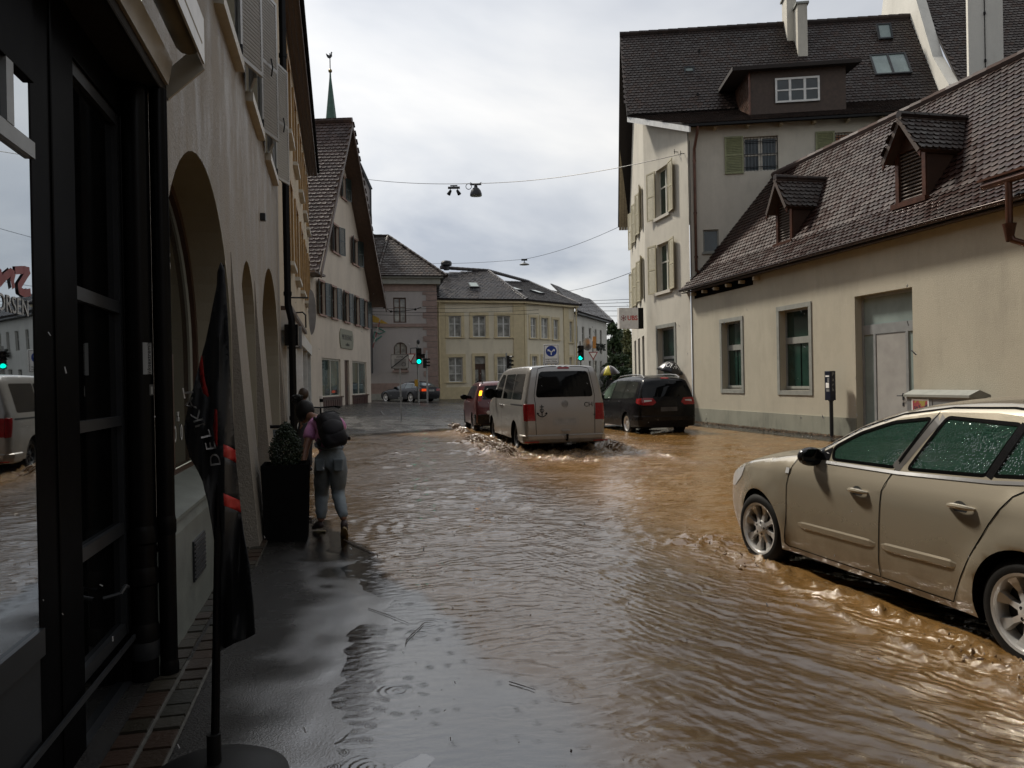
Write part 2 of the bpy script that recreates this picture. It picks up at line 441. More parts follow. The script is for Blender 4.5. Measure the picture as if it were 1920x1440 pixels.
def surround(parent, fac, a0, a1, z0, z1, w=0.12, proud=0.03, mat=None, sill=True, depth=0.0, sillm=None):
    mb = MB()
    fac.box(mb, a0-w, a0, z0-(0 if sill else w), z1, -depth, proud); fac.box(mb, a1, a1+w, z0-(0 if sill else w), z1, -depth, proud)
    fac.box(mb, a0-w, a1+w, z1, z1+w, -depth, proud+0.003)
    if not sill: fac.box(mb, a0, a1, z0-w, z0, -depth, proud-0.003)
    o = obj('window_surround', mb, mat, parent)
    if sill:
        m2 = MB(); fac.box(m2, a0-w*1.15, a1+w*1.15, z0-0.09, z0, -depth, proud+0.07)
        obj('sill', m2, sillm or mat, parent)
    return o
def shutter_mb(w, h, th=0.035, slats=True, fr=0.06):
    # local: x 0..w, z 0..h, y thickness (front at y=-th)
    mb = MB()
    mb.box(0, fr, -th, 0, 0, h); mb.box(w-fr, w, -th, 0, 0, h)
    mb.box(fr, w-fr, -th, 0, 0, fr); mb.box(fr, w-fr, -th, 0, h-fr, h); mb.box(fr, w-fr, -th, 0, h/2-fr/2, h/2+fr/2)
    if slats:
        for (b, t) in ((fr, h/2-fr/2), (h/2+fr/2, h-fr)):
            k = max(3, int((t-b)/0.055))
            for q in range(k):
                z = b+(t-b)*(q+0.5)/k; dz = (t-b)/k*0.62
                mb.box8([Vector(p) for p in ((fr, -th+0.002, z-dz), (w-fr, -th+0.002, z-dz), (w-fr, -th+0.008, z-dz), (fr, -th+0.008, z-dz),
                                              (fr, -0.010, z+dz*0.5), (w-fr, -0.010, z+dz*0.5), (w-fr, -0.004, z+dz*0.5), (fr, -0.004, z+dz*0.5))])
    else: mb.box(fr, w-fr, -th*0.7, -0.006, fr, h-fr)
    return mb
def shutter(parent, fac, a, z0, w, h, mat, off=0.012, swing=0.0, hinge='L', slats=True):
    # a = hinge edge position; leaf lies against the wall, swung out by `swing`
    mb = shutter_mb(w, h, slats=slats)
    if hinge == 'R': mb.v = [Vector((-p.x, p.y, p.z)) for p in mb.v]; mb.f = [tuple(reversed(f)) for f in mb.f]
    M = Matrix.Translation(fac.pt(a, z0, off)) @ axes((0, 0, 0), (fac.u.x, fac.u.y, 0), (-fac.n.x, -fac.n.y, 0)) @ Matrix.Rotation((-swing if hinge == 'L' else swing), 4, 'Z')
    mb.xform(M)
    return obj('shutter', mb, mat, parent)
# ------------------------------------------------------------ roofs
def tiles(mb, P, u, v, inside, A, B, tw=0.17, ex=0.16, lift=0.035, flare=None, rnd=0.006, seg=5):
    """beaver-tail tiles: P eave corner, u along the eave, v up the slope; inside(a,b) keeps a tile; flare(b) lifts the course"""
    u = Vector(u).normalized(); v = Vector(v).normalized(); nn = u.cross(v).normalized()
    if nn.z < 0: nn = -nn
    rows = int(B/ex)+1; cols = int(A/tw)+2
    for r in range(rows):
        b = r*ex
        sh = (r % 2)*0.5*tw
        for c in range(-1, cols):
            a = c*tw+sh
            if not inside(a+tw/2, b+ex*0.5): continue
            j = random.uniform(-rnd, rnd); jl = random.uniform(0, rnd)
            ov = ex*1.5
            i = len(mb.v)
            f0 = flare(b) if flare else 0; f1 = flare(b+ov) if flare else 0
            top = [P+u*(a+tw*0.98)+v*(b+ov)+nn*(f1+0.004), P+u*(a+tw*0.02)+v*(b+ov)+nn*(f1+0.004)]
            arc = []
            for k in range(seg):
                x = k/(seg-1.0); yb = 0.045*(2*x-1)**2
                arc.append(P+u*(a+tw*(0.02+0.96*x))+v*(b+yb+j)+nn*(f0+lift+jl))
            low = [p-nn*0.022 for p in arc]
            mb.v += top+arc+low
            mb.f.append((i, i+1)+tuple(i+2+k for k in range(seg)))
            for k in range(seg-1):
                mb.f.append((i+2+k, i+2+seg+k, i+3+seg+k, i+3+k))
def ridge_caps(mb, p0, p1, r=0.12, step=0.38):
    p0 = Vector(p0); p1 = Vector(p1); Ld = (p1-p0).length; n = max(1, int(Ld/step)); t = (p1-p0).normalized()
    for k in range(n):
        a = p0+t*(Ld*k/n); b = p0+t*(Ld*(k+1.08)/n)
        mb.tube([a+Vector((0, 0, 0.0)), b], [r*1.06, r*0.92], 8)
def sheet(mb, pts, th=0.05):
    nn = (Vector(pts[1])-Vector(pts[0])).cross(Vector(pts[2])-Vector(pts[0])).normalized()
    if nn.z < 0: pts = list(reversed(pts)); nn = -nn
    pts = [Vector(p) for p in pts]; low = [p-nn*th for p in pts]; k = len(pts)
    mb.poly(pts); mb.poly(list(reversed(low)))
    for i in range(k): mb.quad(pts[i], low[i], low[(i+1) % k], pts[(i+1) % k])
def inpoly(poly, x, y):
    c = False; j = len(poly)-1
    for i in range(len(poly)):
        xi, yi = poly[i]; xj, yj = poly[j]
        if (yi > y) != (yj > y) and x < (xj-xi)*(y-yi)/(yj-yi)+xi: c = not c
        j = i
    return c
def slope(parent, pts, mat, under, name='roof', tw=0.17, ex=0.16, lift=0.035, mb=None, flare=None, ub=None, rnd=0.006):
    """a tiled roof plane through the 3-d polygon pts (pts[0]->pts[1] runs along the eave)"""
    pts = [Vector(p) for p in pts]
    u = (pts[1]-pts[0]).normalized(); nn = (pts[1]-pts[0]).cross(pts[2]-pts[0]).normalized()
    if nn.z < 0: nn = -nn
    v = nn.cross(u).normalized()
    if (pts[2]-pts[0]).dot(v) < 0: v = -v
    P2 = [((p-pts[0]).dot(u), (p-pts[0]).dot(v)) for p in pts]
    a0 = min(p[0] for p in P2); a1 = max(p[0] for p in P2); b1 = max(p[1] for p in P2)
    P2s = [(a-a0, b) for a, b in P2]
    m = mb or MB()
    tiles(m, pts[0]+u*a0, u, v, lambda a, b: inpoly(P2s, a, b), a1-a0, b1, tw, ex, lift, flare, rnd)
    if ub is not None: sheet(ub, [pts[0]+u*p[0]+v*p[1]-nn*0.012 for p in P2], 0.1)
    if mb is None:
        o = obj(name, m, mat, parent); return o
# ================================================================= RIGHT SIDE: bank corner house, its low annex, the house behind
MT['bank'] = plaster('bank_render', (0.50, 0.47, 0.40), 0.0, 55, 0.010, 0.16)
MT['annex'] = plaster('annex_render', (0.42, 0.385, 0.30), 0.0, 60, 0.010, 0.13)
MT['stone_grey'] = plain('grey_stone', (0.23, 0.235, 0.21), 0.7, 0, 0.14, 5, 0.002)
MT['roof_dark'] = tilemat('dark_roof_tile', [(0.022, 0.016, 0.014), (0.033, 0.022, 0.018), (0.027, 0.020, 0.018), (0.044, 0.027, 0.021)], 0.42)
MT['roof_red'] = tilemat('wet_red_tile', [(0.025, 0.0105, 0.0075), (0.033, 0.013, 0.0095), (0.019, 0.009, 0.007), (0.039, 0.017, 0.012)], 0.36)
MT['underlay'] = plain('roof_underlay', (0.02, 0.015, 0.013), 0.8)
MT['wood_dark'] = plain('dark_wood', (0.05, 0.03, 0.02), 0.6, 0, 0.3, 9)
MT['wood_pale'] = plain('pale_eave_board', (0.42, 0.35, 0.24), 0.6, 0, 0.2, 9)
MT['shutter_green'] = plain('olive_shutter', (0.19, 0.20, 0.10), 0.5, 0, 0.2, 8)
MT['shutter_cream'] = plain('cream_shutter', (0.42, 0.38, 0.26), 0.5, 0, 0.12, 8)
MT['frost'] = plain('frosted_glass', (0.22, 0.27, 0.255), 0.18, 0, 0.15, 2)
MT['door_grey'] = plain('grey_door', (0.34, 0.33, 0.31), 0.45, 0.1, 0.12, 2.5)
W3 = Vector((.9925, -.122)); G3 = Vector((.122, .9925))
bank = thing('bank_building', 'tall cream bank corner house with olive and cream shutters and a dark tiled roof', 'building', (6.62, 28.17, 0))
FS = Fac((6.62, 28.17), W3)                                  # side towards the camera
pA = ST(30.1, 12.6); pB = ST(25.98, 12.6)
FT = Fac((pA.x, pA.y), (-D2.x, -D2.y))                       # side on the street
FF = Fac((6.22, 39.6), (pA.x-6.22, pA.y-39.6))               # far side of the bend
LF = (Vector((6.22, 39.6))-Vector((pA.x, pA.y))).length
# ---- walls
h1 = [rect(1.97, 3.18, 9.06, 10.32), rect(5.15, 6.4, 9.06, 10.3), rect(0.47, 1.03, 6.2, 7.02)]
mb = wall(FS, rect(0, 16, 0, 10.9), h1, 0.22)
def tz(x, y): return FT.px(x, y)
A1 = 30.1-28.88; A1b = 30.1-27.66
h2 = [rect(A1, A1b, 8.05, 9.95), rect(A1, A1b, 5.07, 6.98), rect(1.12, 2.7, 0.95, 3.62)]
wall(FT, [(0, 0), (4.13, 0), (4.13, 10.88), (0, 12.5)], h2, 0.25, mb)
hf = [rect(c, c+0.95, z, z+1.75) for c in (1.5, 3.5, 5.5) for z in (5.1, 8.1)] + [rect(c, c+1.0, 0.9, 3.5) for c in (1.4, 3.4, 5.4)]
wall(FF, [(0, 0), (LF, 0), (LF, 12.4), (4.6, 16.6), (0, 10)], hf, 0.22, mb)
obj('wall', mb, MT['bank'], bank)
# small plinth
pl = MB(); FT.box(pl, 0, 4.1, -0.15, 0.42, 0.0, 0.03); FF.box(pl, 0, LF, -0.15, 0.42, 0, 0.03)
obj('plinth', pl, MT['stone_grey'], bank)
# ---- windows towards the camera
w = window(bank, FS, 1.97, 3.18, 9.06, 10.32, 0.16, MT['cream_frame'], MT['glass'], 2, (0.5,), 0.06, 0.07)
def grille(a0, a1, z0, z1, off):
    m = MB()
    k = int((a1-a0)/0.11)
    for i in range(k+1):
        a = a0+(a1-a0)*i/k; m.tube([FS.pt(a, z0, off), FS.pt(a, z1, off)], 0.009, 5)
    for r in (0.12, 0.5, 0.88): FS.box(m, a0, a1, z0+(z1-z0)*r-0.012, z0+(z1-z0)*r+0.012, off-0.012, off+0.012)
    obj('window_grille', m, MT['black'], bank)
grille(1.99, 3.16, 9.08, 10.30, -0.04); shutter(bank, FS, 1.95, 9.0, 0.66, 1.36, MT['shutter_green'], hinge='R')
window(bank, FS, 5.15, 6.4, 9.06, 10.3, 0.16, MT['cream_frame'], plain('orange_curtain', (0.30, 0.13, 0.05), 0.4), 2, (0.5,), 0.06, 0.07)
grille(5.17, 6.38, 9.08, 10.28, -0.04); shutter(bank, FS, 5.13, 9.0, 0.66, 1.36, MT['shutter_green'], hinge='R')
window(bank, FS, 0.47, 1.03, 6.2, 7.02, 0.1, MT['stone_grey'], MT['glass'], 1, (), 0.05)
m = MB(); FS.box(m, 0.42, 1.08, 6.13, 6.2, -0.05, 0.06); obj('sill', m, MT['stone_grey'], bank)
# ---- windows on the street side
for (z0, z1) in ((8.05, 9.95), (5.07, 6.98)):
    window(bank, FT, A1, A1b, z0, z1, 0.2, MT['cream_frame'], MT['glass_green'], 2, (0.62,), 0.07, 0.05)
    m = MB(); FT.box(m, A1-0.12, A1b+0.12, z0-0.12, z0, 0, 0.09); obj('sill', m, MT['bank'], bank)
    shutter(bank, FT, A1-0.02, z0-0.02, 0.62, z1-z0+0.04, MT['shutter_cream'], 0.03, R(9), 'R')
    shutter(bank, FT, A1b+0.02, z0-0.02, 0.62, z1-z0+0.04, MT['shutter_cream'], 0.03, R(9), 'L')
window(bank, FT, 1.12, 2.7, 0.95, 3.62, 0.24, MT['grey_metal'], MT['glass_green'], 1, (0.56,), 0.07, 0.09)
surround(bank, FT, 1.12, 2.7, 0.95, 3.62, 0.14, 0.025, MT['stone_grey'], sill=False)
for c in (1.5, 3.5, 5.5):
    for z in (5.1, 8.1):
        window(bank, FF, c, c+0.95, z, z+1.75, 0.18, MT['cream_frame'], MT['glass'], 2, (0.6,))
        shutter(bank, FF, c-0.02, z-0.02, 0.5, 1.8, MT['shutter_cream'], 0.03, R(14), 'R'); shutter(bank, FF, c+0.97, z-0.02, 0.5, 1.8, MT['shutter_cream'], 0.03, R(14), 'L')
for c in (1.4, 3.4, 5.4): window(bank, FF, c, c+1.0, 0.9, 3.5, 0.2, MT['grey_metal'], MT['glass'], 1, (0.6,))
# ---- roof
def BP(k, g, z): q = Vector((6.55, 27.75)) + W3*k + G3*g; return Vector((q.x, q.y, z))
KR = 10.35
e0 = Vector((6.55, 27.72, 10.78)); e1 = BP(KR, 0, 10.78)
bL = Vector((5.0, 32.0, 12.62)); bR = BP(KR, 4.3, 12.62)
rL = Vector((5.2, 35.0, 17.25)); rR = BP(KR, 7.3, 17.25)
ub = MB(); rm = MB()
slope(None, [e0, e1, bR, bL], None, None, mb=rm, ub=ub, tw=0.18, ex=0.15)
slope(None, [bL, bR, rR, rL], None, None, mb=rm, ub=ub, tw=0.18, ex=0.17)
fe = Vector((5.75, 40.6, 9.7)); feR = BP(KR, 13.2, 9.7)
sheet(ub, [rL, rR, feR, fe], 0.12)
ridge_caps(rm, rL+Vector((0, 0, 0.04)), rR+Vector((0, 0, 0.04)), 0.13, 0.42)
roof = obj('roof', rm, MT['roof_dark'], bank)
obj('roof_deck', ub, MT['underlay'], roof)
vb = MB()   # verge boards and rafter tails
vb.box8([e0+Vector((0.0, 0.0, -0.30)), e0+Vector((0.06, 0.0, -0.30)), bL+Vector((0.06, 0, -0.30)), bL+Vector((0, 0, -0.30)),
         e0+Vector((0.0, 0.0, -0.09)), e0+Vector((0.06, 0.0, -0.09)), bL+Vector((0.06, 0, -0.09)), bL+Vector((0, 0, -0.09))])
obj('verge_board', vb, MT['white_paint'], bank)
so_ = MB()  # boarded soffit under the far gable overhang
for k in range(4):
    x0 = 0.05+k*0.14
    a = rL+Vector((x0, 0.1, -0.25)); b = fe+Vector((x0, -0.05, -0.22))
    so_.box8([a, a+Vector((0.13, 0, 0)), b+Vector((0.13, 0, 0)), b, a+Vector((0, 0, .03)), a+Vector((0.13, 0, .03)), b+Vector((0.13, 0, .03)), b+Vector((0, 0, .03))])
obj('soffit', so_, MT['wood_pale'], bank)
rt_ = MB()
for k in range(9):
    a = 0.9+k*1.15; rt_ = MB(); FS.box(rt_, a, a+0.10, 10.62, 10.74, -0.1, 0.30); obj('rafter_tail', rt_, MT['wood_pale'], bank)
fz = MB(); FS.box(fz, -0.02, KR, 10.68, 10.76, 0.35, 0.48); obj('gutter', fz, MT['black'], bank)
dp = MB()
q = [FS.pt(0.30, 10.7, 0.40), FS.pt(0.28, 10.45, 0.36), FS.pt(0.2, 9.95, 0.10), FS.pt(0.2, 9.6, 0.08), FS.pt(0.2, 5.55, 0.08), FS.pt(0.35, 5.42, 0.08), FS.pt(0.9, 5.2, 0.08)]
dp.tube(q, 0.055, 10)
for z in (9.5, 7.6, 6.0): dp.tube([FS.pt(0.2, z, 0.08), FS.pt(0.2, z+0.06, 0.08)], 0.068, 10)
obj('downpipe', dp, MT['copper'], bank, smooth=True)
cb = MB()
cb.tube([FS.pt(0.04, 10.3, 0.02), FS.pt(0.04, 5.3, 0.02)], 0.008, 5)
obj('wall_cable', cb, MT['black'], bank)
# ---- big shed dormer
dm = MB(); g0 = 1.15
def DS(a, z, o): return FS.pt(a, z, -o)
dz0, dz1 = 11.28, 13.12
dm.quad(DS(2.45, dz0, g0), DS(5.9, dz0, g0), DS(5.9, dz1, g0), DS(2.45, dz1, g0))
for (a, s) in ((2.45, 1), (5.9, -1)):
    pts = [DS(a, dz0, g0), DS(a, dz1, g0), DS(a, 13.62, 4.6), DS(a, 12.0, 4.6)]
    dm.poly(pts if s > 0 else list(reversed(pts)))
MT['shingle'] = tilemat('copper_shingle', [(0.075, 0.035, 0.022), (0.055, 0.03, 0.02), (0.10, 0.05, 0.03)], 0.5)
dorm = obj('dormer', dm, MT['wood_dark'], bank)
cm = MB(); ul = (DS(2.43, 13.3, 4.2)-DS(2.43, 13.3, g0)).normalized()
pg = [(g0, dz0+0.05), (g0, dz1), (4.5, 13.62), (3.3, 12.5)]
tiles(cm, DS(2.43, dz0, g0), ul, (0, 0, 1), lambda a, b: inpoly([(0.02, 0.02), (0.02, dz1-dz0), (3.6, 2.3), (1.9, 0.95)], a, b), 3.8, 2.3, 0.16, 0.14, 0.02)
cmx = MB(); cmx.v = [p + Vector((-0.03*W3.x, -0.03*W3.y, 0)) for p in cm.v]; cmx.f = cm.f
obj('dormer_cheek', cmx, MT['shingle'], dorm)
window(dorm, FS, 3.35, 4.95, 11.86, 12.78, 1.15-0.03, MT['white_paint'], MT['glass'], 3, (0.5,), 0.07, 0.045, 0.05, 'dormer_window')
dr = MB(); sheet(dr, [DS(1.75, 13.2, 0.75), DS(6.35, 13.2, 0.75), DS(6.35, 13.8, 5.0), DS(1.75, 13.8, 5.0)], 0.14)
obj('dormer_roof', dr, MT['underlay'], dorm)
cp = MB(); cp.tube([DS(2.42, dz1, g0-0.05), DS(2.42, dz0, g0-0.05)], 0.04, 8); obj('dormer_pipe', cp, MT['copper'], dorm)
# ---- chimneys and skylights on the steep slope
def on_slope(k, g): return BP(k, g, 12.62+(g-4.3)*(17.25-12.62)/3.0)
for (k, g, h) in ((5.5, 6.35, 1.75), (5.2, 6.95, 1.6)):
    p = on_slope(k, g); m = MB()
    def cbx(x0, x1, y0, y1, z0, z1):
        f = lambda x, y, z: p + Vector((W3.x*x+G3.x*y, W3.y*x+G3.y*y, z))
        m.box8([f(x0, y0, z0), f(x1, y0, z0), f(x1, y1, z0), f(x0, y1, z0), f(x0, y0, z1), f(x1, y0, z1), f(x1, y1, z1), f(x0, y1, z1)])
    cbx(-0.2, 0.2, -0.45, 0.45, -0.8, h)
    ch = obj('chimney', m, MT['bank'], bank)
    m = MB(); cbx(-0.27, 0.27, -0.52, 0.52, h, h+0.09); obj('chimney_cap', m, MT['stone_grey'], ch)
sn = Vector((0, 0, 1)); su = Vector((W3.x, W3.y, 0)); sv = (on_slope(0, 6)-on_slope(0, 5)).normalized(); snn = su.cross(sv).normalized()
def skyl(k, g, wd, ht, cols=1, tilt=0.0, name='skylight'):
    p = on_slope(k, g) + snn*0.07; m = MB(); v2 = (sv*math.cos(tilt)+snn*math.sin(tilt)); n2 = su.cross(v2)
    def bx(x0, x1, y0, y1, a, b): m.box8([p+su*x+v2*y+n2*z for (x, y, z) in ((x0, y0, a), (x1, y0, a), (x1, y1, a), (x0, y1, a), (x0, y0, b), (x1, y0, b), (x1, y1, b), (x0, y1, b))])
    bx(0, 0.07, 0, ht, -0.06, 0.06); bx(wd-0.07, wd, 0, ht, -0.06, 0.06); bx(0.07, wd-0.07, 0, 0.07, -0.06, 0.057); bx(0.07, wd-0.07, ht-0.07, ht, -0.06, 0.057)
    for c in range(1, cols): bx(wd*c/cols-0.04, wd*c/cols+0.04, 0.07, ht-0.07, -0.06, 0.055)
    o = obj(name, m, MT['dark_grey'], bank)
    m = MB(); m.quad(p+su*0.05+v2*0.05+n2*0.02, p+su*(wd-.05)+v2*.05+n2*.02, p+su*(wd-.05)+v2*(ht-.05)+n2*.02, p+su*.05+v2*(ht-.05)+n2*.02)
    obj('pane', m, MT['frost'], o)
skyl(8.15, 5.15, 1.45, 1.35, 2); skyl(8.75, 6.45, 0.6, 0.85, 1, R(12))
skyl(0.45, 5.5, 0.45, 0.55, 1, R(20), 'roof_hatch')
for (k, g) in ((1.2, 6.2), (0.9, 4.6)):
    m = MB(); p = on_slope(k, g) if g > 4.3 else BP(k, g, 12.0); m.tube([p-Vector((0, 0, 0.1)), p+Vector((0, 0, 0.45))], 0.05, 8); obj('vent_pipe', m, MT['black'], bank)

# ---- bank sign
m = MB(); FT.box(m, 0.1, 0.62, 3.75, 4.95, 0.25, 1.5)
FT_sign = thing('bank_sign', 'white projecting box sign with red letters and key emblem on the bank corner', 'sign', tuple(FT.pt(0.36, 4.3, 0.8)))
# the box stands square to the street: its written face looks back towards the camera
o_ = FT.pt(0.55, 4.24, 0.12)
fx = Fac((o_.x, o_.y), (N2.x, N2.y)); fx.o = Vector((o_.x, o_.y)) - N2*1.05
b0 = fx.px(1161, 596)[0]; b1 = fx.px(1197, 596)[0]; zt = fx.px(1180, 577)[1]; zb = fx.px(1180, 616)[1]
m = MB(); fx.box(m, b0, b1, zb, zt, -0.22, 0.0); obj('sign_box', m, MT['white'], FT_sign, bevel=0.008)
m = MB(); fx.box(m, b1, b1+0.22, zb, zt, -0.24, 0.004); obj('sign_bracket', m, MT['black'], FT_sign)
sw = b1-b0; zc = (zb+zt)/2
obj('lettering', text_mb("UBS", sw*0.31, fx.M(b0+sw*0.69, zc, 0.004), 0.002, bold=0.006), MT['red'], FT_sign)
em = MB(); ec = fx.M(b0+sw*0.22, zc, 0.005)
for k in range(3):      # three crossed keys
    a = math.pi/2+k*math.pi/3*1.0
    d_ = Vector((math.cos(a), math.sin(a), 0)); r_ = sw*0.125
    em.tube([ec @ (d_*-r_), ec @ (d_*r_)], 0.011, 5)
    for q in (-1, 1):
        c = d_*r_*q; pz = Vector((-d_.y, d_.x, 0))
        em.tube([ec @ (c-pz*0.035), ec @ (c+pz*0.035)], 0.010, 5)
obj('key_emblem', em, plain('emblem_red', (0.25, 0.03, 0.03), 0.5), FT_sign)
# wire-fixing hooks
for (x, y) in ((1282, 288), (1270, 285)):
    m = MB(); a, z = FT.px(x, y, 0.02); m.tube([FT.pt(a, z, 0), FT.pt(a, z, 0.16)], 0.015, 6); m.tube([FT.pt(a, z-0.08, 0.14), FT.pt(a, z+0.1, 0.14)], 0.012, 6); obj('cable_hook', m, MT['black'], bank)

# ================================================================= annex
AO = ST(26.0, 12.65)
FA = Fac((AO.x, AO.y), (-D2.x, -D2.y))
annex = thing('annex_building', 'low cream annex with wet reddish tiled roof, two louvred dormers and grey steel door', 'building', (AO.x, AO.y, 0))
h = [rect(2.25, 3.52, 1.22, 3.44), rect(5.72, 7.17, 1.2, 3.52), rect(9.1, 11.08, 0.12, 3.57)]
mb = wall(FA, rect(0.02, 17.5, -0.2, 4.9), h, 0.26)
# short returning end wall beside the bank house
obj('wall', mb, MT['annex'], annex)
m = MB(); FA.box(m, 0.0, 9.1, -0.2, 0.52, 0.0, 0.03); FA.box(m, 11.08, 17.5, -0.2, 0.52, 0.0, 0.03)
MT['plinth'] = plaster('mossy_plinth', (0.24, 0.24, 0.19), 0, 50, 0.006, 0.5); obj('plinth', m, MT['plinth'], annex)
for (a0, a1, z0, z1) in ((2.25, 3.52, 1.22, 3.44), (5.72, 7.17, 1.2, 3.52)):
    w = window(annex, FA, a0, a1, z0, z1, 0.24, MT['grey_metal'], MT['glass_green'], 1, (), 0.05)
    m = MB(); FA.box(m, a0+0.05, a1-0.05, z0+(z1-z0)*0.58, z0+(z1-z0)*0.66, -0.22, -0.185); obj('window_bar', m, MT['stone_grey'], w)
    m = MB(); FA.box(m, a0+0.05, a1-0.05, z0+0.05, z0+0.12, -0.22, -0.15); obj('window_rail', m, MT['stone_grey'], w)
    m = MB(); FA.box(m, (a0+a1)/2-0.01, (a0+a1)/2+0.01, z0+0.12, z0+(z1-z0)*0.58, -0.222, -0.21); obj('curtain_edge', m, MT['black'], w)
    surround(annex, FA, a0, a1, z0, z1, 0.13, 0.025, MT['stone_grey'], sill=False)
# door: frosted fanlight and side lights round a steel leaf
m = MB(); o1 = -0.19; o0 = -0.25
for (a0, a1, z0, z1) in ((9.1, 9.17, 0.1, 3.57), (11.02, 11.08, 0.1, 3.57), (9.17, 11.02, 3.5, 3.57), (9.17, 11.02, 2.6, 2.84), (9.52, 9.6, 0.1, 2.6), (10.62, 10.7, 0.1, 2.6)): FA.box(m, a0, a1, z0, z1, o0, o1)
door = obj('door', m, MT['grey_metal'], annex)
m = MB(); FA.box(m, 9.61, 10.61, 0.1, 2.585, o0, o1-0.015); obj('door_leaf', m, MT['door_grey'], door)
m = MB()
for r_ in ((9.17, 11.02, 2.84, 3.5), (9.17, 9.52, 0.1, 2.6), (10.7, 11.02, 0.1, 2.6)): FA.box(m, r_[0], r_[1], r_[2], r_[3], o0, o0+0.03)
obj('frosted_pane', m, MT['frost'], door)
m = MB(); a = 10.5; m.tube([FA.pt(a, 1.1, o1-0.015), FA.pt(a, 1.1, o1+0.05), FA.pt(a-0.13, 1.1, o1+0.05)], 0.012, 8); FA.box(m, a-0.025, a+0.025, 1.0, 1.16, o1-0.02, o1-0.006)
FA.box(m, a-0.025, a+0.025, 0.86, 0.94, o1-0.02, o1-0.006); obj('door_handle', m, MT['dark_grey'], door)
# roof: lower flare then steep slope, to the ridge
def AP(s, t, z): return ST(s, t, z)
sE = 10.0
ub = MB(); rm = MB()
S0 = 26.25
P = [AP(S0, 12.36, 4.86), AP(sE, 12.36, 4.86), AP(sE, 13.0, 5.55), AP(S0, 13.0, 5.55)]
slope(None, P, None, None, mb=rm, ub=ub, tw=0.185, ex=0.14, lift=0.04)
P2_ = [AP(S0, 13.0, 5.55), AP(sE, 13.0, 5.55), AP(sE, 15.5, 8.86), AP(S0, 15.5, 8.86)]
slope(None, P2_, None, None, mb=rm, ub=ub, tw=0.185, ex=0.165, lift=0.04)
sheet(ub, [AP(S0, 15.5, 8.86), AP(sE, 15.5, 8.86), AP(sE, 19.5, 4.4), AP(S0, 19.5, 4.4)], 0.1)
aroof = obj('roof', rm, MT['roof_red'], annex); rm = MB(); ridge_caps(rm, AP(S0, 15.5, 8.9), AP(sE, 15.5, 8.9), 0.12, 0.42); obj('ridge_tiles', rm, tilemat('ridge_tile', [(.07, .05, .045), (.10, .07, .06)], .75), aroof); obj('roof_deck', ub, MT['underlay'], aroof)
m = MB()   # half-round gutter
pr = [(0.08*math.cos(a), 0.08*math.sin(a)) for a in [math.pi+k*math.pi/8 for k in range(9)]]
for k in range(8):
    for (c0, c1) in ((pr[k], pr[k+1]),):
        m.quad(AP(S0, 12.32+c0[0]*.8, 4.84+c0[1]*.8), AP(sE, 12.32+c0[0]*.8, 4.84+c0[1]*.8), AP(sE, 12.32+c1[0]*.8, 4.84+c1[1]*.8), AP(S0, 12.32+c1[0]*.8, 4.84+c1[1]*.8))
m.tube([AP(S0, 12.255, 4.845), AP(sE, 12.255, 4.845)], 0.010, 6); m.tube([AP(S0, 12.385, 4.845), AP(sE, 12.385, 4.845)], 0.007, 6)
obj('gutter', m, MT['dark_copper'], annex)
m = MB()
for b_ in range(2):   # boarded eaves
    t0 = 12.38+b_*0.125
    m.box8([AP(S0, t0, 4.72+b_*.012), AP(sE, t0, 4.72+b_*.012), AP(sE, t0+.12, 4.73+b_*.012), AP(S0, t0+.12, 4.73+b_*.012), AP(S0, t0, 4.75+b_*.012), AP(sE, t0, 4.75+b_*.012), AP(sE, t0+.12, 4.76+b_*.012), AP(S0, t0+.12, 4.76+b_*.012)])
obj('eave_boards', m, MT['wood_dark'], annex)
for k in range(6): m = MB(); FA.box(m, 0.35+k*0.85, 0.45+k*0.85, 4.58, 4.68, 0.0, 0.2); obj('rafter_tail', m, MT['wood_pale'], annex)
m = MB(); FA.box(m, 0.3, 4.3, 4.48, 4.74, 0.0, 0.02); obj('eave_dark_band', m, MT['black_matt'], annex)  # flat black band on the wall just under the eave boards
# downpipe at the right-hand end, coming down from an upper gutter
m = MB(); ga, gz = FA.px(1891, 338, 0.85)
m.tube([FA.pt(ga-0.55, gz+0.02, 0.85), FA.pt(ga+3, gz+0.02, 0.85)], 0.075, 10)
FA.box(m, ga-0.6, ga+3, gz+0.1, gz+0.14, 0.3, 0.95)
obj('upper_gutter', m, MT['copper'], annex)
m = MB(); m.tube([FA.pt(ga, gz, 0.85), FA.pt(ga, gz-0.95, 0.85), FA.pt(ga+0.04, gz-1.08, 0.82), FA.pt(ga+0.3, gz-1.25, 0.6), FA.pt(ga+0.75, gz-1.42, 0.1), FA.pt(ga+0.8, gz-1.8, 0.07), FA.pt(ga+0.8, 0, 0.07)], 0.06, 12)
m.lathe(FA.pt(ga, gz-0.98, 0.85), [(0.06, -0.12), (0.10, 0.12), (0.12, 0.2)], 12)
obj('downpipe', m, MT['copper'], annex, smooth=True)
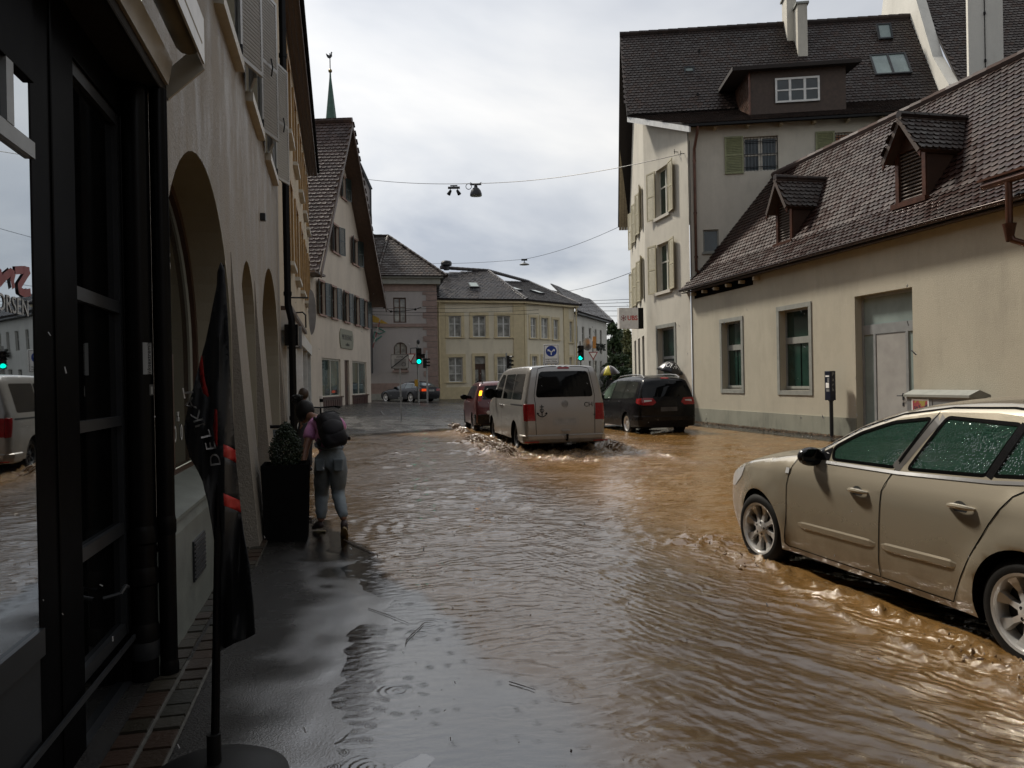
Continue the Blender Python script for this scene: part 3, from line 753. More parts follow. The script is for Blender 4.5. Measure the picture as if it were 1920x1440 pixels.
# dormers
def dormer(sc, hw, tf, zb, zw, za):
    m = MB()
    fd = Fac((ST(sc+hw, tf).x, ST(sc+hw, tf).y), (-D2.x, -D2.y)); Wd = 2*hw
    wall(fd, [(0, zb), (Wd, zb), (Wd, zw), (Wd/2, za-0.1), (0, zw)], [rect(0.13, Wd-0.13, zb+0.12, zw-0.02)], 0.12, m)
    for a in (0, Wd):
        m.quad(fd.pt(a, zb, 0), fd.pt(a, zw, 0), fd.pt(a, zw, -1.7), fd.pt(a, zb, -1.7))
    d_ = obj('dormer', m, MT['shingle'], annex)
    m = MB()   # louvre
    z0, z1 = zb+0.12, zw-0.02; k = 13
    m.quad(fd.pt(0.13, z0, -0.11), fd.pt(Wd-.13, z0, -.11), fd.pt(Wd-.13, z1, -.11), fd.pt(.13, z1, -.11))
    for i in range(k):
        z = z0+(z1-z0)*(i+0.5)/k
        m.box8([fd.pt(0.15, z-0.045, -0.02), fd.pt(Wd-.15, z-0.045, -0.02), fd.pt(Wd-.15, z+0.02, -.1), fd.pt(.15, z+0.02, -.1), fd.pt(0.15, z-0.03, -0.015), fd.pt(Wd-.15, z-0.03, -0.015), fd.pt(Wd-.15, z+0.035, -.095), fd.pt(.15, z+0.035, -.095)])
    obj('louvre', m, plain('louvre_grey', (0.14, 0.11, 0.09), 0.5), d_)
    m = MB()
    fd.box(m, 0.02, 0.13, zb, zw, 0, 0.03); fd.box(m, Wd-.13, Wd-.02, zb, zw, 0, .03); fd.box(m, -0.05, Wd+0.05, zb-0.06, zb+0.06, -0.05, 0.12)
    obj('dormer_frame', m, MT['copper'], d_)
    rm_ = MB(); ub_ = MB(); ov = 0.30; ho = 0.13; sl_ = (za-zw)/hw
    zr = za; ze = zw-ho*sl_*0.9
    bk = (zr-5.55)/1.32+13.0-tf+0.05
    for sg in (-1, 1):
        eA = fd.pt(Wd/2+sg*(hw+ho), ze, ov); eB = fd.pt(Wd/2+sg*(hw+ho), ze, -1.1)
        rA = fd.pt(Wd/2, zr, ov); rB = fd.pt(Wd/2, zr, -bk)
        slope(None, [eA, eB, rB, rA] if sg > 0 else [eB, eA, rA, rB], None, None, mb=rm_, ub=ub_, tw=0.17, ex=0.15)
    ridge_caps(rm_, fd.pt(Wd/2, zr+0.03, ov), fd.pt(Wd/2, zr+0.03, -bk), 0.09, 0.35)
    o = obj('dormer_roof', rm_, MT['roof_dark'], d_)
    vb_ = MB()
    for sg in (-1, 1):
        a = fd.pt(Wd/2+sg*(hw+ho-0.02), ze-0.05, ov-0.02); b = fd.pt(Wd/2, zr-0.05, ov-0.02); dn = Vector((0, 0, -0.14)); bk_ = Vector((fd.n.x, fd.n.y, 0))*-0.04
        vb_.box8([a+dn, b+dn, b+dn+bk_, a+dn+bk_, a, b, b+bk_, a+bk_])
    obj('dormer_verge', vb_, MT['copper'], d_)
    ub2 = obj('dormer_deck', ub_, MT['wood_dark'], d_)
dormer(15.28, 0.50, 12.98, 5.55, 6.80, 7.55)
dormer(20.55, 0.44, 13.05, 5.55, 6.75, 7.50)

# ================================================================= house behind with fire wall and big chimney
back = thing('rear_house', 'tall house behind the bank with white curved fire wall and dark tiled roof', 'building', tuple(BP(KR, 6, 0)))
m = MB()
prof = [(0.0, 0.0), (3.6, 12.9), (5.0, 14.55), (7.4, 19.3), (9.5, 21.5), (14, 12), (14, 0)]
for (k, sgn) in ((KR+0.02, -1), (KR+0.42, 1)):
    pts = [BP(k, g, z) for g, z in prof]
    m.poly(pts if sgn < 0 else list(reversed(pts)))
for i in range(len(prof)):
    a, b = prof[i], prof[(i+1) % len(prof)]
    m.quad(BP(KR+0.02, *a), BP(KR+0.42, *a), BP(KR+0.42, *b), BP(KR+0.02, *b))
MT['pale_wall'] = plaster('pale_render', (0.60, 0.58, 0.52), 0, 50, 0.006, 0.12)
obj('fire_wall', m, MT['pale_wall'], back)
rm = MB(); ub = MB()
slope(None, [BP(KR+0.42, 3.0, 12.1), BP(KR+9, 3.0, 12.1), BP(KR+9, 9.5, 21.3), BP(KR+0.42, 9.5, 21.3)], None, None, mb=rm, ub=ub, tw=0.19, ex=0.18)
r_ = obj('roof', rm, MT['roof_dark'], back); obj('roof_deck', ub, MT['underlay'], r_)
m = MB(); mbx = [BP(KR+0.42, 3.3, 0), BP(KR+9, 3.3, 0), BP(KR+9, 3.3, 12.2), BP(KR+0.42, 3.3, 12.2)]; m.quad(*mbx); obj('wall', m, MT['pale_wall'], back)
p = atY(1817, 150, 23.0); m = MB()
ca = R(-28); cu = Vector((math.cos(ca), math.sin(ca), 0)); cv = Vector((-cu.y, cu.x, 0))
def cq(x, y, z): return Vector((p.x, p.y, 0))+cu*x+cv*y+Vector((0, 0, z))
m.box8([cq(0, 0, 5), cq(0.88, 0, 5), cq(0.88, 0.95, 5), cq(0, 0.95, 5), cq(0, 0, 15.5), cq(0.88, 0, 15.5), cq(0.88, 0.95, 15.5), cq(0, 0.95, 15.5)])
chs = thing('chimney_stack', 'big square white chimney stack rising behind the annex ridge', 'chimney', (p.x, p.y, 5))
obj('shaft', m, MT['pale_wall'], chs)
m = MB(); m.tube([cq(0.42, -0.02, 5), cq(0.42, -0.02, 15.4)], 0.012, 6)
for z in (9.4, 10.8, 12.2): m.tube([cq(0.42, -0.03, z), cq(0.42, -0.03, z+.08)], 0.03, 6)
obj('lightning_rod_wire', m, MT['black'], chs)
m = MB(); m.box8([cq(-.08, -.08, 15.5), cq(.96, -.08, 15.5), cq(.96, 1.03, 15.5), cq(-.08, 1.03, 15.5), cq(-.08, -.08, 15.62), cq(.96, -.08, 15.62), cq(.96, 1.03, 15.62), cq(-.08, 1.03, 15.62)])
obj('cap', m, MT['stone_grey'], chs)
# ================================================================= LEFT SIDE
MT['arcade'] = plaster('wet_rough_render', (0.30, 0.268, 0.225), 0.30, 38, 0.016, 0.08)
MT['reveal'] = plaster('arch_reveal', (0.35, 0.32, 0.245), 0, 60, 0.003, 0.12)
MT['plinth_blue'] = plain('blue_grey_plinth', (0.13, 0.15, 0.16), 0.4, 0, 0.15, 4, 0.004)
MT['plinth_green'] = plain('grey_green_plinth', (0.17, 0.185, 0.165), 0.35, 0, 0.2, 5, 0.004)
MT['ochre_wall'] = plaster('ochre_render', (0.50, 0.43, 0.32), 0, 60, 0.006, 0.14)
MT['ochre_trim'] = plain('ochre_trim', (0.33, 0.20, 0.07), 0.55, 0, 0.2, 6)
MT['gable_wall'] = plaster('gable_render', (0.54, 0.475, 0.40), 0, 60, 0.006, 0.13)
MT['pink_stone'] = plain('pink_sandstone', (0.30, 0.19, 0.16), 0.7, 0, 0.15, 4)
MT['shutter_dark'] = plain('dark_green_shutter', (0.018, 0.03, 0.028), 0.35, 0, 0.25, 8)
MT['oak_dark'] = plain('oak_window_frame', (0.06, 0.028, 0.016), 0.45)
MT['mesh_metal'] = plain('perforated_metal', (0.42, 0.42, 0.41), 0.34, 0.5, 0.1, 30)
MT['soffit_brown'] = plain('brown_soffit', (0.075, 0.045, 0.03), 0.5, 0, 0.2, 6)
def mirror_glass(name, base, mir=0.0):
    m, nt, p = newmat(name)
    n = noise_node(nt, 1.2, 3); r = ramp(nt, n.outputs['Fac'], [(0.3, c4(base, .6)), (0.7, c4(base, 1.4))])
    L(nt, r.outputs[0], p.inputs['Base Color']); p.inputs['Roughness'].default_value = 0.015; p.inputs['IOR'].default_value = 1.75
    n2 = noise_node(nt, 0.7, 1); b = bump(nt, n2.outputs['Fac'], 0.25, 0.02); L(nt, b.outputs[0], p.inputs['Normal'])
    g = N(nt, 'ShaderNodeBsdfGlossy'); g.inputs['Roughness'].default_value = .01; L(nt, b.outputs[0], g.inputs['Normal']); g.inputs[0].default_value = c4((.86, .93, 1.0)); mx_ = N(nt, 'ShaderNodeMixShader'); mx_.inputs[0].default_value = mir; o = [q for q in nt.nodes if q.type == 'OUTPUT_MATERIAL'][0]; L(nt, p.outputs[0], mx_.inputs[1]); L(nt, g.outputs[0], mx_.inputs[2]); L(nt, mx_.outputs[0], o.inputs[0])
    return m
MT['shop_glass'] = mirror_glass('shop_glass', (0.008, 0.008, 0.009), .5); MT['door_glass'] = mirror_glass('door_glass', (0.004, 0.004, 0.004), .13)
MT['shop_glass2'] = glassmat('shop_window_pale', (0.06, 0.085, 0.08), 0.03)

# ---------------------------------------------------------------- dark shop at the near left
s0 = ST(3.5, -1.1)
shop = thing('dark_shopfront', 'black metal shopfront with large mirroring window, glass door and tilted awning box', 'shopfront', (s0.x, s0.y, 0))
FL = Fac((ST(0, -1.1).x, ST(0, -1.1).y), D2)
m = MB()
FL.box(m, 3.17, 3.66, 0.0, 3.36, -0.10, 0.004); FL.box(m, 0.4, 3.17, 0.0, 0.30, -0.12, 0.015)
FL.box(m, 0.4, 3.17, 2.74, 3.36, -0.12, 0.02); FL.box(m, 4.43, 4.75, 0.0, 3.36, -0.12, 0.0); FL.box(m, 3.66, 4.43, 3.05, 3.36, -0.12, 0.0)
FL.box(m, 3.37, 3.40, 0.0, 3.36, 0.004, 0.012)
obj('metal_frame', m, MT['black'], shop, bevel=0.006)
m = MB(); FL.box(m, 0.4, 3.17, 0.30, 0.62, -0.1, 0.0); obj('stall_riser', m, MT['dark_grey'], shop)
w = MB(); FL.box(w, 0.4, 3.17, 0.62, 0.72, -0.06, 0.018); wf = obj('shop_window', w, MT['dark_grey'], shop)
w = MB(); FL.box(w, 0.4, 3.17, 2.46, 2.52, -0.05, 0.018); FL.box(w, 2.92, 2.98, 2.52, 2.74, -0.05, 0.02); obj('transom_bar', w, MT['grey_metal'], wf)
m = MB(); m.quad(FL.pt(0.4, 0.72, 0.0), FL.pt(3.17, 0.72, 0.0), FL.pt(3.17, 2.74, 0.0), FL.pt(0.4, 2.74, 0.0)); obj('pane', m, MT['shop_glass'], wf)
MT['red_letter'] = plain('red_script', (0.33, 0.06, 0.06), 0.4)
MT['white_letter'] = plain('white_letter', (0.55, 0.56, 0.55), 0.5)
# painted script, its last letters "nz" in view, and the line below it
lm = MB()
def stroke(pts, r):
    for k in range(len(pts)-1): lm.tube([FL.pt(pts[k][0], pts[k][1], -0.008), FL.pt(pts[k+1][0], pts[k+1][1], -0.008)], r, 6)
def brush(mb, pts, w0, off):   # flat brush stroke lying on the pane
    for k in range(len(pts)-1):
        a = Vector((pts[k][0], pts[k][1])); b = Vector((pts[k+1][0], pts[k+1][1])); d_ = (b-a).normalized(); n_ = Vector((-d_.y, d_.x))*w0; a = a-d_*w0*0.5; b = b+d_*w0*0.5
        o_ = off+0.0004*k
        mb.quad(*[FL.pt(q.x, q.y, o_) for q in (a+n_, a-n_, b-n_, b+n_)])
def px2(pts): return [FL.px(x, y, 0.004) for x, y in pts]
nlet = px2([(-14, 534), (-3, 508), (1, 512), (0, 530), (9, 519), (20, 510), (25, 514), (22, 526), (24, 537)])
zlet = px2([(30, 507), (46, 506), (54, 508), (46, 520), (36, 536), (37, 545), (45, 550), (55, 548)])
brush(lm, nlet, 0.014, 0.003); brush(lm, zlet, 0.014, 0.004)
obj('script_lettering', lm, MT['red_letter'], wf)
c0 = FL.px(30, 576, 0.004); c1 = FL.px(57, 586, 0.004)
obj('lettering', text_mb("EBORSEN", 0.085, FL.M(c1[0]-0.19, (c1[1]+0.01), 0.002), 0.001, spacing=1.02), MT['white_letter'], wf)
# glass door
m = MB()
for (z0, z1) in ((0.31, 0.37), (0.84, 0.90), (1.41, 1.46), (2.00, 2.06), (2.99, 3.05)): FL.box(m, 3.66, 4.43, z0, z1, -0.06, -0.015)
FL.box(m, 3.66, 3.70, 0.31, 3.05, -0.06, -0.012); FL.box(m, 4.39, 4.43, 0.31, 3.05, -0.06, -0.012); FL.box(m, 3.66, 4.43, 0.0, 0.05, -0.06, 0.0)
dr = obj('door', m, MT['dark_grey'], shop)
m = MB(); m.quad(FL.pt(3.66, 0.05, -0.04), FL.pt(4.43, 0.05, -0.04), FL.pt(4.43, 3.05, -0.04), FL.pt(3.66, 3.05, -0.04)); obj('pane', m, MT['door_glass'], dr)
m = MB(); m.tube([FL.pt(4.02, 0.60, -0.02), FL.pt(4.05, 0.61, 0.05), FL.pt(4.12, 0.63, 0.055), FL.pt(4.18, 0.61, 0.05), FL.pt(4.2, 0.60, 0.02)], 0.010, 8); obj('door_handle', m, MT['dark_grey'], dr, smooth=True)
m = MB(); FL.box(m, 2.2, 4.4, 0.285, 0.31, 0.02, 0.032); obj('threshold_trim', m, MT['dark_grey'], shop)
# soffit and awning cassette overhead
SE = 4.67     # near end of the awning box lies at this distance along the street
def pl_s(x, y, s):
    r = ray(x, y); d3 = Vector((D2.x, D2.y, 0)); k = (s-EYE.dot(d3))/r.dot(d3); P_ = EYE+r*k; return (to_st(P_.x, P_.y)[1], P_.z)
cE = [pl_s(x, y, SE) for x, y in ((314, 190), (384, 132), (366, 91), (292, 153))]
zS = cE[0][1]
m = MB(); FL.box(m, -0.5, SE-.02, zS+.01, zS+0.09, -0.9, cE[0][0]+1.1); FL.box(m, -0.5, 4.6, zS+.09, 9.0, -0.5, -0.12)
obj('soffit', m, plain('dark_soffit', (0.022, 0.018, 0.015), 0.6, spec=.2), shop)
def awn(s, t, z): return ST(s, t, z)
def extr(pts, s0, s1, mat, nm):
    m = MB(); A_ = [ST(s0, t, z) for t, z in pts]; B_ = [ST(s1, t, z) for t, z in pts]; n = len(pts)
    m.poly(A_); m.poly(list(reversed(B_)))
    for k in range(n): m.quad(A_[k], B_[k], B_[(k+1) % n], A_[(k+1) % n])
    return obj(nm, m, mat, shop)
extr(cE, SE-.02, SE, MT['cream_frame'], 'awning_end_cap')
def bar(p0, p1, th, s0, s1, mat, nm):
    a = Vector(pl_s(*p0, s1)); b = Vector(pl_s(*p1, s1)); d_ = (b-a).normalized(); n_ = Vector((-d_.y, d_.x))*th
    extr([tuple(a), tuple(b), tuple(b+n_), tuple(a+n_)], s0, s1, mat, nm)
bar((384, 121), (382, 36), .012, -.5, SE, MT['white_paint'], 'awning_fascia')
bar((316, 160), (324, 116), .02, -.5, SE-.06, MT['white_paint'], 'awning_rail')
bar((290, 147), (314, 189), .008, -.5, SE-.025, MT['dark_grey'], 'soffit_edge')
ar_ = pl_s(352, 92, SE-.1); m = MB(); m.tube([ST(-.5, ar_[0], ar_[1]+.05), ST(SE-.08, ar_[0], ar_[1]+.05)], 0.075, 12); obj('awning_roll', m, plain('awning_cloth', (0.22, 0.19, 0.13), 0.8), shop, smooth=True)
# two rain pipes on the party line
sP, tP = FL.px(264, 800, 0.06)[0], -1.04
def pipe(name, s, t, r, zt, rings, mat, parent, extra=None):
    m = MB(); m.tube([ST(s, t, -0.02), ST(s, t, zt)], r, 20)
    for z in rings: m.lathe(ST(s, t, z), [(r, -0.05), (r*1.12, -0.04), (r*1.12, 0.02), (r*1.04, 0.04), (r, 0.05)], 20)
    return obj(name, m, mat, parent, smooth=True)
pp = pipe('rain_pipe', sP, tP, 0.068, zS, (0.30, 0.60, 0.82), MT['black'], shop)
sQ = FL.px(308, 800, 0.17)[0]
pipe('rain_pipe', sQ, -0.93, 0.046, zS, (0.08, 0.86), MT['black'], shop)
m = MB(); m.lathe(ST(sP, tP, 0.0), [(0.070, 0.16), (0.073, 0.17), (0.073, 0.25), (0.070, 0.26)], 20); obj('pipe_collar', m, MT['dark_grey'], pp, smooth=True)
# stickers on the thick pipe
dirc = (EYE-ST(sP, tP, 1.6)); dirc.z = 0; dirc.normalize(); sid = Vector((dirc.y, -dirc.x, 0))
if sid.x < 0: sid = -sid
def curvedlabel(z0, z1, a0, a1, r):
    mb = MB(); n = 8; c = ST(sP, tP, 0)
    for k in range(n):
        x0 = a0+(a1-a0)*k/n; x1 = a0+(a1-a0)*(k+1)/n
        f = lambda a, z: c + (dirc*math.cos(a)+sid*math.sin(a))*r + Vector((0, 0, z))
        mb.quad(f(x0, z0), f(x1, z0), f(x1, z1), f(x0, z1))
    return mb
def zpx(y): return HEYE+(729-y)/FPX*ST(sP, tP).y
st_ = obj('pipe_sticker', curvedlabel(zpx(702), zpx(643), 0.24, 1.0, 0.0695), plain('sticker_white', (0.30, 0.31, 0.31), 0.5), pp)
cM = ST(sP, tP, zpx(673)) + (dirc*math.cos(0.72)+sid*math.sin(0.72))*0.0712
tx = text_mb("Linksextremist", 0.034, axes(cM, (0, 0, 1), dirc*math.sin(0.72)-sid*math.cos(0.72)), 0.0004)
obj('lettering', tx, MT['black'], st_)
st2 = obj('pipe_sticker', curvedlabel(zpx(741), zpx(721), 0.72, 1.25, 0.0695), plain('sticker_dark', (0.10, 0.1, 0.1), 0.5), pp)
obj('sticker_figure', curvedlabel(zpx(739), zpx(725), 0.85, 1.08, 0.0701), plain('sticker_pale', (0.4, 0.4, 0.38), 0.5), st2)

# ---------------------------------------------------------------- arcade house
aO = ST(0, -0.99)
FB = Fac((aO.x, aO.y), D2)
arc_ = thing('arcade_house', 'rough rendered old house with three round arches and perforated metal shutters above', 'building', tuple(ST(9, -0.99)))
ar1 = arch(4.72, 7.75, 0.82, 1.88, 3.34, 26)
ar2 = arch(8.52, 9.92, 0.0, 2.25, 3.03, 20)
ar3 = arch(10.72, 13.72, 0.0, 1.95, 3.38, 26)
wn = [rect(a, a+1.35, 5.03, 7.0) for a in (4.68, 7.13, 9.47, 11.88)]
mb = wall(FB, rect(4.45, 14.22, -0.1, 9.2), [ar1, ar2, ar3]+wn, 0.0)
for (c0, c1, top, wd) in ((7.80, 8.50, 2.9, 0.21), (9.94, 10.68, 2.9, 0.19), (13.74, 14.2, 2.6, 0.14)):   # battered buttress piers
    n = 10
    for k in range(n):
        z0 = -0.1+(top+0.1)*k/n; z1 = -0.1+(top+0.1)*(k+1)/n
        f = lambda z: wd*max(0, (top-z)/top)**1.15+0.004
        mb.quad(FB.pt(c0, z0, f(z0)), FB.pt(c1, z0, f(z0)), FB.pt(c1, z1, f(z1)), FB.pt(c0, z1, f(z1)))
        mb.quad(FB.pt(c0, z0, 0), FB.pt(c0, z0, f(z0)), FB.pt(c0, z1, f(z1)), FB.pt(c0, z1, 0))
        mb.quad(FB.pt(c1, z0, f(z0)), FB.pt(c1, z0, -0.02), FB.pt(c1, z1, -0.02), FB.pt(c1, z1, f(z1)))
obj('wall', mb, MT['arcade'], arc_)
for h, d in ((ar1, 0.42), (ar2, 0.62), (ar3, 0.62)):
    k = len(h); m = MB()
    for i in range(k):
        a, b = h[i], h[(i+1) % k]
        m.quad(FB.pt(a[0], a[1], -0.003), FB.pt(a[0], a[1], -d), FB.pt(b[0], b[1], -d), FB.pt(b[0], b[1], -0.003))
    obj('arch_reveal', m, MT['reveal'], arc_, smooth=True)
for h in wn:
    m = MB()
    for i in range(4):
        a, b = h[i], h[(i+1) % 4]; m.quad(FB.pt(a[0], a[1], -0.003), FB.pt(a[0], a[1], -.25), FB.pt(b[0], b[1], -.25), FB.pt(b[0], b[1], -0.003))
    obj('window_reveal', m, MT['reveal'], arc_)
# painted plinth in the passages and on the piers
for (a, d) in ((8.525, 1), (9.915, -1), (10.725, 1), (13.715, -1)):
    x = a+d*0.004; m = MB()
    m.quad(FB.pt(x, -0.1, 0.0), FB.pt(x, -0.1, -0.61), FB.pt(x, 0.86, -0.61), FB.pt(x, 0.86, 0.0))
    obj('painted_plinth', m, MT['plinth_blue'], arc_)
m = MB(); FB.box(m, 4.46, 7.78, -0.1, 0.72, 0.0, 0.022)
m.quad(FB.pt(4.5, 0.72, 0.022), FB.pt(7.78, 0.72, 0.022), FB.pt(7.76, 0.83, -0.02), FB.pt(4.5, 0.83, -0.02))
obj('plinth', m, MT['plinth_green'], arc_)
m = MB()
m.box8([FB.pt(4.74, 0.80, 0.03), FB.pt(7.73, 0.80, 0.03), FB.pt(7.73, 0.80, -0.40), FB.pt(4.74, 0.80, -0.40), FB.pt(4.74, 0.822, 0.03), FB.pt(7.73, 0.822, 0.03), FB.pt(7.73, 0.93, -0.40), FB.pt(4.74, 0.93, -0.40)])
obj('sloping_sill', m, MT['plinth_green'], arc_)
# arched shop window
m = MB(); g = MB()
inn = arch(4.80, 7.67, 0.93, 1.88, 3.26, 26)
wall(FB, ar1, [inn], 0.34, m, off=-0.30); wfr = obj('shop_window', m, MT['oak_dark'], arc_)
g.poly([FB.pt(a, z, -0.36) for a, z in inn]); obj('pane', g, mirror_glass('arch_glass', (0.03, 0.03, 0.022)), wfr)
for (a0, a1) in ((5.75, 5.79), (6.72, 6.76)):
    m = MB(); FB.box(m, a0, a1, 0.93, 1.88, -0.37, -0.33); obj('glazing_bar', m, MT['oak_dark'], wfr)
la, lz = FB.px(318, 488, -0.35)
obj('lettering', text_mb("g's", 0.34, FB.M(la-0.10, lz+0.02, -0.352), 0.001, spacing=0.9), MT['white_letter'], wfr)
pa0, pz0 = FB.px(316, 895, -0.352); pa1, pz1 = FB.px(352, 742, -0.352)
m = MB(); m.quad(FB.pt(4.9, 0.96, -0.356), FB.pt(6.35, 0.96, -0.356), FB.pt(6.35, 1.16, -0.356), FB.pt(4.9, 1.22, -0.356)); poster = obj('window_poster', m, plain('green_poster', (0.035, 0.075, 0.03), 0.4, 0, 0.4, 9), wfr)
m = MB(); m.quad(FB.pt(4.9, 1.221, -0.3555), FB.pt(6.35, 1.161, -0.3555), FB.pt(6.35, 1.50, -0.3555), FB.pt(4.9, 1.56, -0.3555)); obj('poster_top', m, plain('pale_poster', (0.13, 0.145, 0.12), 0.4, 0, 0.2, 4), poster)
q0 = FB.px(341, 812, -0.352); q1 = FB.px(335, 782, -0.352); q2 = FB.px(322, 825, -0.352)
t_ = text_mb("%", 0.12, FB.M(q1[0], q1[1], -0.354), 0.001); t_.add(text_mb("0", 0.2, FB.M(q0[0], q0[1], -0.354), 0.001)); t_.add(text_mb("50", 0.2, FB.M(q0[0]-0.32, q0[1], -0.354), 0.001))
obj('poster_lettering', t_, MT['white_letter'], poster)
# deep passages: dark doors at the back
for (h, a0, a1, zt) in ((ar2, 8.52, 9.92, 3.1), (ar3, 10.72, 13.72, 3.45)):
    m = MB(); m.poly([FB.pt(a, z, -0.6) for a, z in h]); d_ = obj('entrance_door', m, MT['reveal'] if h is ar2 else MT['glass'], arc_)
    fr = MB(); c = (a0+a1)/2
    FB.box(fr, c-0.03, c+0.03, 0.0, zt-0.15, -0.6, -0.55); FB.box(fr, a0+0.02, a1-0.02, 2.1, 2.17, -0.6, -0.55); obj('door_frame', fr, MT['oak_dark'], d_)
m = MB(); ha, hz = 10.3, 1.07
m.tube([FB.pt(10.35, 1.08, 0.08), FB.pt(10.35, 1.08, 0.22), FB.pt(10.45, 1.08, 0.26), FB.pt(10.7, 1.07, 0.24), FB.pt(10.9, 1.0, 0.2)], 0.022, 10); obj('handrail_end', m, MT['black'], arc_, smooth=True)
m = MB(); FB.box(m, 5.44, 5.86, 0.31, 0.58, 0.022, 0.035)
for k in range(9): FB.box(m, 5.45, 5.85, 0.325+k*0.028, 0.337+k*0.028, 0.035, 0.042)
obj('vent_grille', m, MT['dark_grey'], arc_)
m = MB(); FB.box(m, 10.82, 10.92, 3.84, 3.94, 0, 0.07); obj('wall_lamp_box', m, MT['dark_grey'], arc_, bevel=0.01)
# upper windows, sills and mesh shutters
def mesh_shutter(hs, side, swing, wd=0.52, z0=5.05, h=1.95):
    parts = []
    mb = shutter_mb(wd, h, 0.03, False, 0.045)
    x = 0.06
    for k in range(44):    # expanded-metal ribs
        zz = 0.06+k*(h-0.12)/44.0
        mb.box8([Vector(p) for p in ((0.05, -0.026, zz), (wd-.05, -0.026, zz), (wd-.05, -0.020, zz), (.05, -.020, zz), (.05, -.030, zz+.020), (wd-.05, -.030, zz+.020), (wd-.05, -.022, zz+.024), (.05, -.022, zz+.024))])
    if side == 'R': mb.v = [Vector((-p.x, p.y, p.z)) for p in mb.v]; mb.f = [tuple(reversed(f)) for f in mb.f]
    M = Matrix.Translation(FB.pt(hs, z0, 0.03)) @ axes((0, 0, 0), (FB.u.x, FB.u.y, 0), (-FB.n.x, -FB.n.y, 0)) @ Matrix.Rotation(-swing if side == 'L' else swing, 4, 'Z')
    mb.xform(M)
    sh = obj('shutter', mb, MT['mesh_metal'], arc_)
    for zz in (0.1, 0.95, 1.75):
        m = MB(); o_ = FB.pt(hs, z0+zz, 0.06); m.tube([o_-Vector((0, 0, .05)), o_+Vector((0, 0, .05))], 0.016, 6); obj('shutter_hinge', m, MT['black'], sh)
    m = MB(); e_ = M @ Vector((wd*0.5*(1 if side == 'L' else -1), -0.05, 0.95)); m.tube([e_+Vector((0, 0, -.12)), e_+Vector((0.02, 0, 0)), e_+Vector((0, 0, .12))], 0.010, 6)
    obj('shutter_hook', m, MT['black'], sh)
for a in (4.68, 7.13, 9.47, 11.88):
    z1 = 7.0
    window(arc_, FB, a, a+1.35, 5.03, z1, 0.22, MT['white_paint'], MT['glass'], 2, (0.65,))
    m = MB(); FB.box(m, a-0.10, a+1.40, 4.92, 5.03, 0, 0.085); obj('sill', m, MT['cream_frame'], arc_)
    mesh_shutter(a-0.02, 'R', R(13), 0.46); mesh_shutter(a+1.37, 'L', R(20), 0.52)
m = MB(); FB.box(m, 4.45, 14.22, 9.2, 9.32, -0.1, 0.25); FB.box(m, 4.45, 14.22, 9.32, 9.46, -0.1, 0.35); obj('eaves', m, MT['soffit_brown'], arc_)
m = MB(); sheet(m, [FB.pt(4.3, 9.5, 0.4), FB.pt(14.25, 9.5, 0.4), FB.pt(14.25, 13.2, -4), FB.pt(4.3, 13.2, -4)], 0.1); obj('roof', m, MT['underlay'], arc_)
# street-end rain pipe
sR = FB.px(531, 600, 0.09)[0]; sR = 14.12
m = MB()
m.tube([FB.pt(sR, 9.5, 0.14), FB.pt(sR, 3.05, 0.14), FB.pt(sR, 2.95, 0.16), FB.pt(sR-0.02, 2.75, 0.20), FB.pt(sR-0.02, 2.6, 0.20), FB.pt(sR-0.02, -0.05, 0.20)], 0.06, 14)
for z in (1.0, 2.5, 3.2, 5.2, 7.4): m.tube([FB.pt(sR, z, 0.14 if z > 3 else 0.2), FB.pt(sR, z+.07, 0.14 if z > 3 else 0.2)], 0.072, 14)
obj('downpipe', m, MT['black'], arc_, smooth=True)

# ---------------------------------------------------------------- ochre-windowed house
cO = ST(14.22, -1.0)
FC = Fac((cO.x, cO.y), D2)
LB2 = 15.6
och = thing('ochre_trim_house', 'long cream house with ochre framed windows and a deep boarded eave', 'building', tuple(ST(22, -1.0)))
wl = [(3.15, 4.15), (5.65, 6.75), (8.4, 9.5), (11.1, 12.2), (13.7, 14.8)]
h = [rect(a, b, 4.3, 6.1) for a, b in wl]+[rect(a, b, 7.15, 8.85) for a, b in wl]+[rect(0.5, 3.9, 0.1, 2.75), rect(4.3, 6.9, 0.1, 2.6), rect(7.2, 13.6, 0.35, 2.7)]
mb = wall(FC, rect(0, LB2, -0.1, 9.6), h, 0.18)
mb.quad(FC.pt(LB2, -.1, 0), FC.pt(LB2, -.1, -8), FC.pt(LB2, 9.6, -8), FC.pt(LB2, 9.6, 0))
obj('wall', mb, MT['ochre_wall'], och)
for a, b in wl:
    for z0, z1 in ((4.3, 6.1), (7.15, 8.85)):
        window(och, FC, a, b, z0, z1, 0.15, MT['ochre_trim'], MT['glass'], 2, (0.6,))
        surround(och, FC, a, b, z0, z1, 0.14, 0.05, MT['ochre_trim'], True, sillm=MT['cream_frame'])
m = MB()
for k in range(3): FC.box(m, -0.02, LB2+0.1, 9.50, 9.53, 0.02+k*0.105, 0.115+k*0.105)
FC.box(m, -0.02, LB2+0.1, 9.48, 9.68, 0.33, 0.36)
obj('boarded_eave', m, MT['soffit_brown'], och)
m = MB(); sheet(m, [FC.pt(-0.05, 9.68, 0.36), FC.pt(LB2+.12, 9.68, 0.36), FC.pt(LB2+.12, 13.8, -4.5), FC.pt(-0.05, 13.8, -4.5)], 0.09); obj('roof', m, MT['underlay'], och)
m = MB(); m.tube([FC.pt(0, 9.66, 0.40), FC.pt(LB2+.12, 9.66, 0.40)], 0.05, 10); obj('gutter', m, MT['black'], och)
